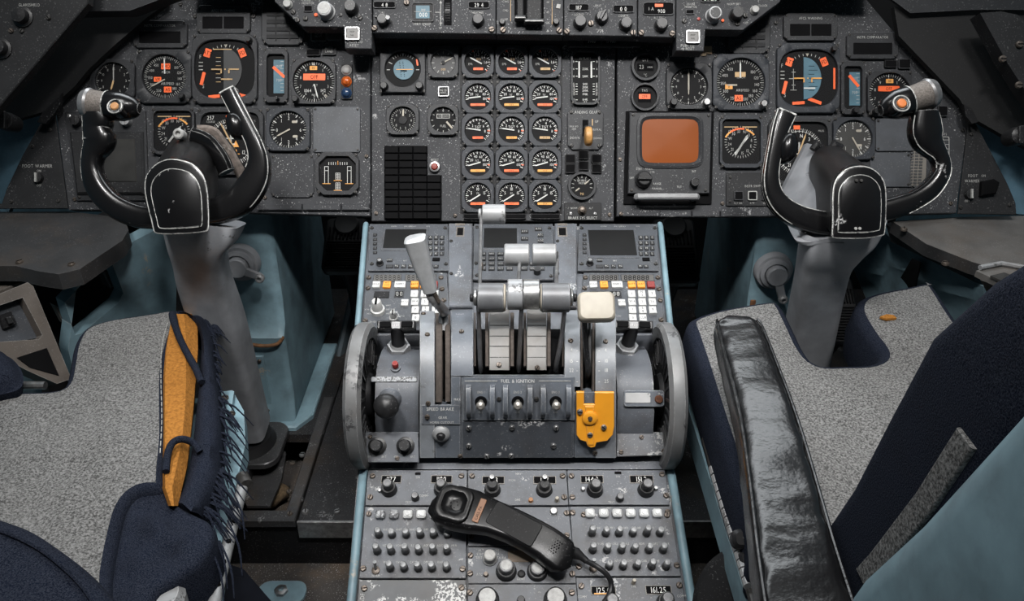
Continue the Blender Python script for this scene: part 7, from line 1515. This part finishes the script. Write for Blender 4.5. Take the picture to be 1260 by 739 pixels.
ry, RI = yoke(1, 'right control column with black two-horned yoke and white worn edges', 
    [(1058, 204), (1040, 208.5), (1028, 222), (1024.5, 240), (1024.5, 268), (1023.8, 288), (1025.5, 292), (1042, 293), (1066, 292.5), (1084, 289.5), (1088, 286), (1089.5, 268), (1089.8, 240), (1087, 222), (1075, 208.5)], None, 1.21,
    [(1070, 264, 12, .014), (1088, 259, 13.5, .0148), (1106, 253.5, 13.5, .0155), (1124, 246, 12, .016), (1142, 234, 11.5, .016), (1154.5, 217, 10.5, .0155), (1157.5, 203, 9.5, .015), (1153.5, 191, 10, .015), (1146, 181, 14, .0155), (1140, 172, 18, .017), (1137.5, 162, 19.5, .0175), (1137, 150, 18, .0175), (1136.5, 138, 15, .0175)],
    [(1048, 275, 13, .0145), (1028, 276, 14, .015), (1006, 274, 14.5, .0155), (983, 267.5, 13.5, .016), (963.5, 256, 12, .0155), (951.5, 241, 10.5, .015), (947, 222, 9.2, .015), (949, 200, 8.5, .0145), (953.5, 178, 9, .014), (959, 158, 10.5, .013), (964.5, 144, 11.8, .012), (966.5, 139, 11.8, .011)],
    dict(paddle=(967.5, 182, 13.5, 20, -.2), drum=(1150, 113, 1087, 134, 18, 16), button=(1107.5, 129), br=11, bm=OB, f1=.52, bumps=[]), (1020, 219, 1.34),
    [(1029, 274, 55, 1.225, .035), (1028.5, 286, 48, 1.235, .036), (1022, 302, 36, 1.245, .035), (1015, 318, 30, 1.27, .034), (1009, 345, 27.5, 1.305, .034), (1000, 390, 27, 1.37, .036), (986, 455, 27, 1.47, .038), (970, 520, 28, 1.575, .04)], -1)
b = MB(RI); solid(b, [at(x, y, d_) for x, y, d_ in ((993, 176, 1.385), (1014, 181, 1.34), (1022, 196, 1.30), (1012, 224, 1.27), (1014, 262, 1.25), (978, 258, 1.31), (960, 240, 1.36))], Fv * .02, COLG); b.build('hub_bracket', ry)
for xs in ((1000, 1012), (1022, 1036)):
    b = MB(RI); b.tube([at(xs[0], 184, 1.345), at(xs[0] + 4, 178, 1.345), at(xs[1], 182, 1.345)], [.006, .009, .006], BLK, 8); b.build('cable_clip', ry)
b = MB(RI)
for x, y in ((1054, 222), (1060, 222), (1053, 281), (1058, 281)): 
    F = Frame(at(x, y, 1.1432), Rv, Uv); b.M = RI @ F.mat(); b.lathe([(.0024, 0), (.002, .001), (.0001, .001)], SCREWD if y < 250 else CAPL, 10, cap=False)
b.build('cover_screws', ry)

# ================================================================== pilot seats
from mathutils import noise as mnoise
def puff(b, F, outline, h, top, side, rad=.018, I=None, amp=.0055, sub=.010, dz=None, split=None):
    """upholstered cushion: outline on the top plane, rounded edge, slightly uneven top"""
    pts = ccw([tuple(F.px(*p)) for p in outline]); pts = [tuple(v)[:2] for v in catmull([(p[0], p[1], 0) for p in pts], 4, closed=True)]
    n = len(pts); M = (I or Matrix()) @ F.mat()
    prof = [(0, -h), (-.004, -h * .6), (0, -rad)] + [(rad * (1 - math.cos(a)), -rad + rad * math.sin(a)) for a in (R_(30), R_(60), R_(80))]
    rings = [[(p[0], p[1], z) for p in inset(pts, d)] for d, z in prof]
    bs = MB(M); bs.loft(rings, side, cap=False); 
    from mathutils.geometry import delaunay_2d_cdt
    bd = [Vector(p).to_2d() for p in rings[-1]]; nb = len(bd); z0 = rings[-1][0][2]
    xs = [p.x for p in bd]; ys_ = [p.y for p in bd]; inner = []; gx = min(xs)
    while gx < max(xs):
        gy = min(ys_)
        while gy < max(ys_):
            q = Vector((gx + mnoise.noise(Vector((gx * 200, gy * 200, 1))) * sub * .3, gy + mnoise.noise(Vector((gx * 200, gy * 200, 5))) * sub * .3))
            if min((q - p).length for p in bd) > sub * .6: inner.append(q)
            gy += sub
        gx += sub
    vv, ee, ff, *_r = delaunay_2d_cdt(bd + inner, [], [list(range(nb))], 1, 1e-6)
    bm = bmesh.new(); bv = [bm.verts.new((p.x, p.y, z0)) for p in vv]
    for f in ff: bm.faces.new([bv[i] for i in f])
    for v in [v for v in bm.verts if not v.link_faces]: bm.verts.remove(v)
    bnd = [v.co.copy() for v in bm.verts if v.is_boundary]
    for v in bm.verts:
        if v.is_boundary: continue
        dist = min((v.co - q).length for q in bnd); k = min(1, dist / .05)
        v.co.z += k * (.006 + amp * mnoise.noise(v.co * 18) + amp * .5 * mnoise.noise(v.co * 45)) + (dz(v.co) if dz else 0) * k
    bm.verts.index_update(); vs = [v.co.copy() for v in bm.verts]; fs = [tuple(v.index for v in f.verts) for f in bm.faces]; bm.free()
    return bs, rings, vs, fs, M
def cushion(parent, I, F, outline, h, top, side, name='seat_cushion', **kw):
    bs, rings, vs, fs, M = puff(None, F, outline, h, top, side, I=I, **kw)
    o = bs.build(name, parent, 60); b = MB(M); b.add(vs, fs, top); b.build('wool_cover', o, 60); return o
SEATR = Frame(zpt(1010, 480, .585), (1, 0, .0), (0, 1, .04)); 
rs = thing('pilot_seat', 'right pilot seat with grey wool cushion, navy sides and pale blue shell', 'seat', Matrix.Translation((.52, .75, FLOOR_LOW))); RSI = rs.matrix_world.inverted()
outR = [(846, 392), (872, 380), (910, 372), (950, 367), (964, 374), (978, 400), (992, 428), (1008, 444), (1035, 445), (1070, 443), (1082, 432), (1066, 408), (1052, 382), (1056, 366), (1075, 357), (1110, 350), (1143, 344), (1154, 352), (1178, 388), (1215, 440), (1290, 560), (1290, 640), (1150, 690), (950, 680), (928, 645), (905, 590), (880, 510), (862, 450), (850, 412)]
cu = cushion(rs, RSI, SEATR, outR, .085, WOOL, NAVY)
p = SEATR.px(1091, 394); b = MB(RSI @ SEATR.mat()); b.prism([(p[0] - .012, p[1]), (p[0] - .004, p[1] - .006), (p[0] + .012, p[1] - .004), (p[0] + .011, p[1] + .003), (p[0], p[1] + .006)], .0035, .0085, FOAM, .001); o = b.build('torn_foam_spot', cu)
def stack_back(parent, name, tab, x0, x1, m, round_=.03, ext=None, sm=60):
    """upright slab: table of (Z, front Y, thickness); x range with rounded corners"""
    b = MB(parent.matrix_world.inverted()); rings = []
    for (z, yf, th, e) in tab:
        pr = rrect(x1 - x0 - 2 * e, th, min(round_, th * .45), 4, (x0 + x1) / 2, yf - th / 2); rings.append([(p[0], p[1], z) for p in pr])
    b.loft(rings, m); return b.build(name, parent, sm)
NAVYB = NAVY
stack_back(rs, 'back_cushion', [(.600, .597, .12, .012), (.62, .600, .14, .0), (.66, .580, .14, 0), (.74, .552, .14, 0), (.84, .528, .135, 0), (.93, .505, .13, 0), (1.00, .462, .12, .002), (1.06, .418, .105, .012), (1.12, .37, .09, .035), (1.17, .35, .06, .08), (1.18, .345, .03, .10)], .300, .73, NAVYB, .024)
stack_back(rs, 'velcro_strip', [(.70, .492, .022, 0), (.73, .480, .022, 0), (.83, .447, .022, 0), (.905, .428, .022, 0)], .2965, .36, WOOL, .002)
stack_back(rs, 'back_shell', [(.50, .515, .10, .0), (.60, .492, .12, 0), (.70, .466, .15, 0), (.735, .456, .15, 0), (.84, .411, .15, 0), (.98, .360, .14, 0), (1.10, .31, .12, .02), (1.16, .27, .09, .06)], .272, .76, BLUE, .03)
# leather armrest
b = MB(RSI); rings = []; rr = random.Random(11)
stA = [(.900, .2905, .020, .022), (.894, .2905, .0285, .034), (.875, .290, .0305, .040), (.80, .285, .0315, .044), (.70, .277, .0325, .046), (.60, .264, .0345, .048), (.52, .252, .0365, .050), (.45, .243, .0385, .052), (.38, .235, .040, .052), (.36, .234, .03, .04)]
stp = catmull([(a[0], a[1], a[2]) for a in stA], 7); sth = catmull([(a[3], 0, 0) for a in stA], 7)
for p, h in zip(stp, sth):
    pr = rrect(2 * p[2], h[0], .014, 6, p[1], .708 - h[0] / 2); n_ = len(pr)
    rings.append([(x + .0012 * mnoise.noise(Vector((x * 40, p[0] * 45, 3))), p[0], z + (.0028 * mnoise.noise(Vector((x * 55, p[0] * 60, 0))) + .0016 * mnoise.noise(Vector((x * 120, p[0] * 130, 7))) if z > .69 else 0)) for x, z in pr])
b.loft(rings, LEATHER); ar = b.build('armrest', rs, 70)
b = MB(RSI); b.tube(catmull([(p[1] - p[2] * .93, p[0], .7045) for p in stp[6:-6:4]], 3), .0016, LEATHER, 6); b.tube(catmull([(p[1] + p[2] * .93, p[0], .7045) for p in stp[6:-6:4]], 3), .0016, LEATHER, 6); b.build('armrest_seam', ar)
b = MB(RSI); p1 = (.33, .40, .66); b.tube([(.262, .50, .672), (.29, .46, .60), (.31, .45, .56)], .014, BLK, 12); b.build('armrest_bracket', rs)
# seat frame, slotted rail, buckle, wheel
b = MB(RSI); fr = [zpt(893, 545, .50), zpt(935, 600, .50), zpt(960, 739, .50), zpt(960, 800, .50), zpt(935, 800, .46), zpt(915, 720, .46), zpt(885, 575, .46)]; solid(b, fr, (.012, 0, -.03), BLUE); b.box(.27, .74, .45, 1.05, .44, .49, BLUE, .006); b.build('seat_frame', rs)
b = MB(RSI)
for i in range(14):
    a = zpt(877 + i * 3.2, 576 + i * 10.5, .515); c = zpt(877 + (i + .82) * 3.2, 576 + (i + .82) * 10.5, .515); b.tube([a, c], .0058, GREYL, 10)
b.build('slotted_rail', rs)
b = MB(RSI); b.tube([zpt(867, 540, .512), zpt(876, 574, .512), zpt(925, 735, .508), zpt(940, 790, .508)], .0045, SCREWD, 10); b.build('rail_rod', rs)
F = Frame(zpt(914, 663, .535), (1, 0, 0), (0, .8, .6)); b = MB(RSI @ F.mat()); b.rbox(0, 0, .026, .022, .008, -.008, .006, RUBBER, .004); b.rbox(.004, -.022, .02, .016, .004, -.008, .002, RUBBER, .003); b.lathe([(.0045, .004), (.0001, .0075)], SCREWD, 12, cap=False); b.build('buckle', rs)
b = MB(RSI); c = zpt(932, 752, .40); b.M = RSI @ Frame(c, (1, 0, 0), (0, .75, .66)).mat(); b.lathe([(.001, -.008), (.078, -.008), (.082, 0), (.078, .008), (.001, .010)], BLK, 48); b.build('adjuster_disc', rs)
b = MB(RSI); b.box(.34, .70, .55, .95, FLOOR_LOW + .001, .12, BLK, .004); b.box(.44, .60, .65, .85, .12, .45, BLK, .01); b.build('pedestal_base', rs)

# ---- left seat
SEATL = Frame(zpt(120, 500, .585), (1, 0, 0), (0, 1, .03))
ls = thing('pilot_seat', 'left pilot seat with torn grey wool cushion and exposed orange foam', 'seat', Matrix.Translation((-.70, .75, FLOOR_LOW))); LSI = ls.matrix_world.inverted()
outL = [(-140, 505), (-45, 488), (0, 480), (60, 478), (78, 472), (84, 450), (90, 422), (104, 402), (135, 391), (180, 384), (219, 379), (222, 392), (212, 420), (206, 450), (205, 490), (206, 530), (203, 570), (199, 597), (170, 602), (153, 620), (143, 655), (135, 700), (128, 760), (60, 790), (-150, 790)]
cu = cushion(ls, LSI, SEATL, outL, .085, WOOL, NAVY, rad=.012)
st = MB(LSI @ SEATL.mat()); sp_ = [SEATL.px(x, y) for x, y in ((207, 400), (200, 430), (199, 470), (200, 520), (197, 575))]
for i in range(26):
    a = catmull([(p[0], p[1], 0) for p in sp_], 7)
    if i + 1 < len(a) and i % 1 == 0: m_ = a[i] * .3 + a[i + 1] * .7; st.tube([a[i] + Vector((0, 0, .0046)), m_ + Vector((0, 0, .0046))], .0006, WHTD, 5)
st.build('white_stitching', cu)
# foam block exposed along the inboard edge
def sl(x, y, h=0.0): u, v = SEATL.px(x, y, h); return SEATL.w(u, v, h)
b = MB(LSI); top = [(217, 390, -.002), (224, 388, .001), (236, 392, 0), (243, 410, -.004)]
ringsF = []
for (yl_, xa, xb, xc) in ((386, 216, 226, 236), (400, 210, 228, 243), (430, 205, 229, 243.5), (465, 203, 229, 241), (500, 203, 228, 238), (540, 203, 224, 234), (575, 203, 217, 230), (600, 203.5, 212, 224), (622, 211, 214, 219)):
    ringsF.append([sl(xa - 4, yl_, -.075), sl(xa - 4, yl_, -.006), sl(xa, yl_, .001), sl(xb, yl_, .000), sl(xc, yl_, -.016), sl(xc + 1, yl_, -.075)])
b.loft(ringsF, FOAM); fo = b.build('foam_block', ls, 30)
# peeled navy cover hanging outside the foam, with a frayed edge
b = MB(LSI); rg = random.Random(4)
outer = [(212, 384, 258, 392), (222, 384, 262, 402), (238, 390, 264, 420), (247, 415, 267, 445), (247, 445, 271, 472), (245, 475, 274, 500), (242, 505, 277, 530), (238, 540, 277, 560), (233, 575, 273, 590), (226, 600, 266, 615), (216, 618, 254, 640)]
L1, L2, L3 = [], [], []
for i, (xa, ya, xb, yb) in enumerate(outer):
    w = .004 * math.sin(i * 2.1); L1.append(sl(xa, ya, -.004 if i < 3 else -.02)); L2.append(sl((xa + xb) / 2 + rg.uniform(-2, 2), (ya + yb) / 2, -.012 + w)); L3.append(sl(xb, yb, -.045 - w))
s1, s2, s3 = (catmull(L, 4) for L in (L1, L2, L3)); n_ = len(s1)
grid = [[s1[i], s1[i].lerp(s2[i], .5) + Vector((0, 0, .006)), s2[i], s2[i].lerp(s3[i], .5) + Vector((0, 0, .004)), s3[i], s3[i] + Vector((-.01, 0, -.05)), s1[i] + Vector((0, 0, -.06))] for i in range(n_)]
b.loft(grid, NAVY); nv = b.build('peeled_navy_cover', ls, 70)
b = MB(LSI); ft = NAVY
for i in range(100):
    k = rg.random() * (n_ - 1); a = s3[int(k)].lerp(s3[min(int(k) + 1, n_ - 1)], k % 1); a = a.lerp(s2[int(k)], rg.random() * .35); L = rg.uniform(.012, .038) * (1.35 if k > n_ * .45 else .7)
    d = Vector((.75, -.55, -.12)) + Vector((rg.uniform(-.3, .3), rg.uniform(-.4, .4), rg.uniform(-.3, .1)))
    b.tube(catmull([a + Vector((0, 0, .004)), a + d * L * .5 + Vector((0, 0, .004)), a + d * L + Vector((0, 0, -L * .35))], 2), [.0016, .0015, .0013, .0010, .0005], ft, 5)
fr = b.build('frayed_threads', nv, 60); tag(fr, None, None, None, 'stuff')
b = MB(LSI); b.tube(catmull([sl(212, 386, .004), sl(216, 402, .008), sl(222, 418, .009), sl(230, 434, .006), sl(240, 452, .0), sl(248, 470, -.006)], 5), [.0055, .006, .006, .006, .0055] + [.005] * 21, NAVY, 10); b.build('fabric_roll', ls, 60); b = MB(LSI)
b.tube(catmull([sl(204, 580, .006), sl(206, 560, .010), sl(212, 545, .014), sl(224, 540, .012), sl(238, 545, .002), sl(246, 556, -.006)], 5), .0045, NAVY, 10); b.build('fabric_roll', ls, 60)
# navy skirt of the cushion below the torn corner
b = MB(LSI); sk = [(200, 596), (216, 616), (240, 630), (258, 640), (262, 660), (246, 690), (215, 712), (190, 730), (180, 770), (120, 770), (128, 740), (137, 690), (146, 645), (156, 616), (172, 602)]
bs, rg_, vs, fs, M = puff(None, Frame(SEATL.o - Vector((0, 0, .012)), SEATL.u, SEATL.v), sk, .08, NAVY, NAVY, rad=.01, I=LSI, amp=.012, dz=lambda c: .010 * math.sin(c.x * 95 + 3 * mnoise.noise(c * 25)) + .006 * math.sin(c.y * 130 + c.x * 60)); bs.add(vs, fs, NAVY); bs.build('navy_skirt', ls, 70)
b = MB(LSI)
for x, y, L in ((262, 655, 40), (270, 665, 60), (258, 672, 50), (280, 640, 60), (284, 600, 40)):
    a = sl(x, y, -.03); b.tube(catmull([a, a + Vector((.02, -.03, -.01)), a + Vector((.028, -.055, -.03))], 3), [.0012] * 5 + [.0008, .0006], NAVY, 5)
b.build('loose_threads', nv, 60)
# blue seat frame with perforated lever
b = MB(LSI); fz = lambda pts, z: [zpt(x, y, z) for x, y in pts]
solid(b, fz([(268, 482), (286, 480), (300, 505), (302, 545), (290, 600), (278, 660), (266, 739), (256, 800), (190, 800), (215, 700), (250, 640), (262, 560)], .50), (0, 0, -.03), BLUE)
b.box(-.80, -.46, .50, 1.02, .45, .49, BLUE, .006); b.build('seat_frame', ls)
b = MB(LSI); solid(b, fz([(283, 480), (288, 481), (276, 560), (240, 690), (222, 760), (216, 760), (234, 688), (268, 560)], .512), (0, 0, -.014), STEEL if False else BLUE); b.build('frame_flange', ls)
b = MB(LSI); b.tube([zpt(300, 592, .505), zpt(285, 650, .505), zpt(264, 739, .505), zpt(250, 800, .505)], .0075, GREYL, 12); b.build('adjust_rod', ls)
b = MB(LSI)
for x, y in ((288, 640), (281, 665), (275, 690), (268, 718), (292, 622)): F = Frame(zpt(x, y, .5128), (1, 0, 0), (0, 1, 0)); b = MB(LSI @ F.mat()); b.lathe([(.0032, -.002), (.003, .0006), (.0001, .0006)], BLKD, 10, cap=False); b.build('rod_hole', ls)
b = MB(LSI); b.tube([zpt(298, 586, .51), zpt(303, 597, .51)], .009, SCREWD, 12); b.build('rod_clamp', ls)
F = Frame(zpt(247, 711, .53), (1, 0, 0), (0, .8, .6)); b = MB(LSI @ F.mat()); b.rbox(0, 0, .022, .022, .008, -.008, .006, RUBBER, .004); b.rbox(-.004, -.022, .02, .018, .004, -.010, .002, RUBBER, .003); b.build('buckle', ls)
b = MB(LSI); F = Frame(zpt(192, 738, .545), (1, 0, 0), (0, 1, 0)); b.M = LSI @ F.mat(); b.lathe([(.030, -.02), (.030, 0), (.024, .008), (.0001, .010)], GREYL, 24, cap=False); b.build('pivot_cap', ls)
for x, y in ((277, 490), (272, 540), (285, 510), (232, 660), (224, 704)): sc = screw(ls, 0, 0, .0055, SCREW); sc.matrix_local = LSI @ T(*zpt(x, y, .5135))
# left backrest, a dark navy bulk at the lower left corner
b = MB(LSI); bo = [(-200, 560), (-60, 606), (0, 627), (40, 642), (80, 668), (115, 698), (146, 738), (170, 790), (170, 900), (-200, 900)]
BFm = Frame(at(0, 700, .62), Rv, Uv * .55 + Fv * .83); 
pts = [tuple(v)[:2] for v in catmull([(*BFm.px(*p), 0) for p in bo[:-2]], 4)] + [BFm.px(*p) for p in bo[-2:]]
pts = ccw(pts); rings = [[(p[0], p[1], z) for p in inset(pts, d)] for d, z in ((.006, -.10), (0, -.08), (0, -.02), (.004, -.008), (.012, 0), (.03, .003))]
b.M = LSI @ BFm.mat(); b.loft(rings, NAVY); b.build('backrest', ls, 60)
b = MB(LSI @ BFm.mat()); e = catmull([(*BFm.px(*p), .003) for p in ((-60, 640), (0, 655), (50, 678), (95, 715), (120, 748))], 4); b.tube(e, .002, NAVY, 6); b.build('back_seam', ls)
b = MB(LSI); b.box(-.95, -.55, .55, .95, FLOOR_LOW + .001, .12, BLK, .004); b.box(-.80, -.62, .65, .85, .12, .45, BLK, .01); b.build('pedestal_base', ls)
b = MB(LSI); pr = [(-22, 424), (-6, 423), (6, 428), (17, 442), (18, 458), (6, 465), (-22, 465)]; bs, r_, vs, fs, M = puff(None, Frame(zpt(0, 440, .62), (1, 0, 0), (0, 1, 0)), pr, .035, NAVY, NAVY, I=LSI); bs.add(vs, fs, NAVY); bs.build('navy_prong', ls, 60)
b = MB(LSI); b.tube([zpt(24, 474, .56), zpt(56, 474, .56)], .006, STEEL, 10); b.build('frame_tab', ls)
# dark blue cover panel on the floor beside left seat
b = MB(); solid(b, [zpt(272, 690, .36), zpt(300, 700, .30), zpt(352, 760, .20), zpt(250, 790, .20)], (0, 0, -.02), M_('dark_navy_panel', (.018, .022, .035), .6)); o = b.build('seat_base_cover'); tag(o, 'dark navy cover panel at base of left seat beside pedestal', 'cover')

# ---- writing and printed lines belong to the plate that carries them
HOSTS = ('face_plate', 'panel_plate', 'case', 'guard_plate', 'front_panel', 'side_cover')
for o in [o for o in bpy.data.objects if o.parent and o.name.split('.')[0] in ('marking', 'scale_line', 'scale_marking')]:
    base = o.name.split('.')[0]
    host = next((c for h in HOSTS for c in o.parent.children if c.name.split('.')[0] == h), None)
    if base == 'scale_marking': host = next((c for c in o.parent.children if c.name.startswith('scale_strip')), host)
    if not host: continue
    bm = bmesh.new(); bm.from_mesh(host.data); nm = len(host.data.materials)
    for m in o.data.materials: host.data.materials.append(m)
    n0 = len(bm.faces); bm.from_mesh(o.data); bm.faces.ensure_lookup_table()
    for f in bm.faces[n0:]: f.material_index += nm
    bm.to_mesh(host.data); bm.free(); bpy.data.objects.remove(o)
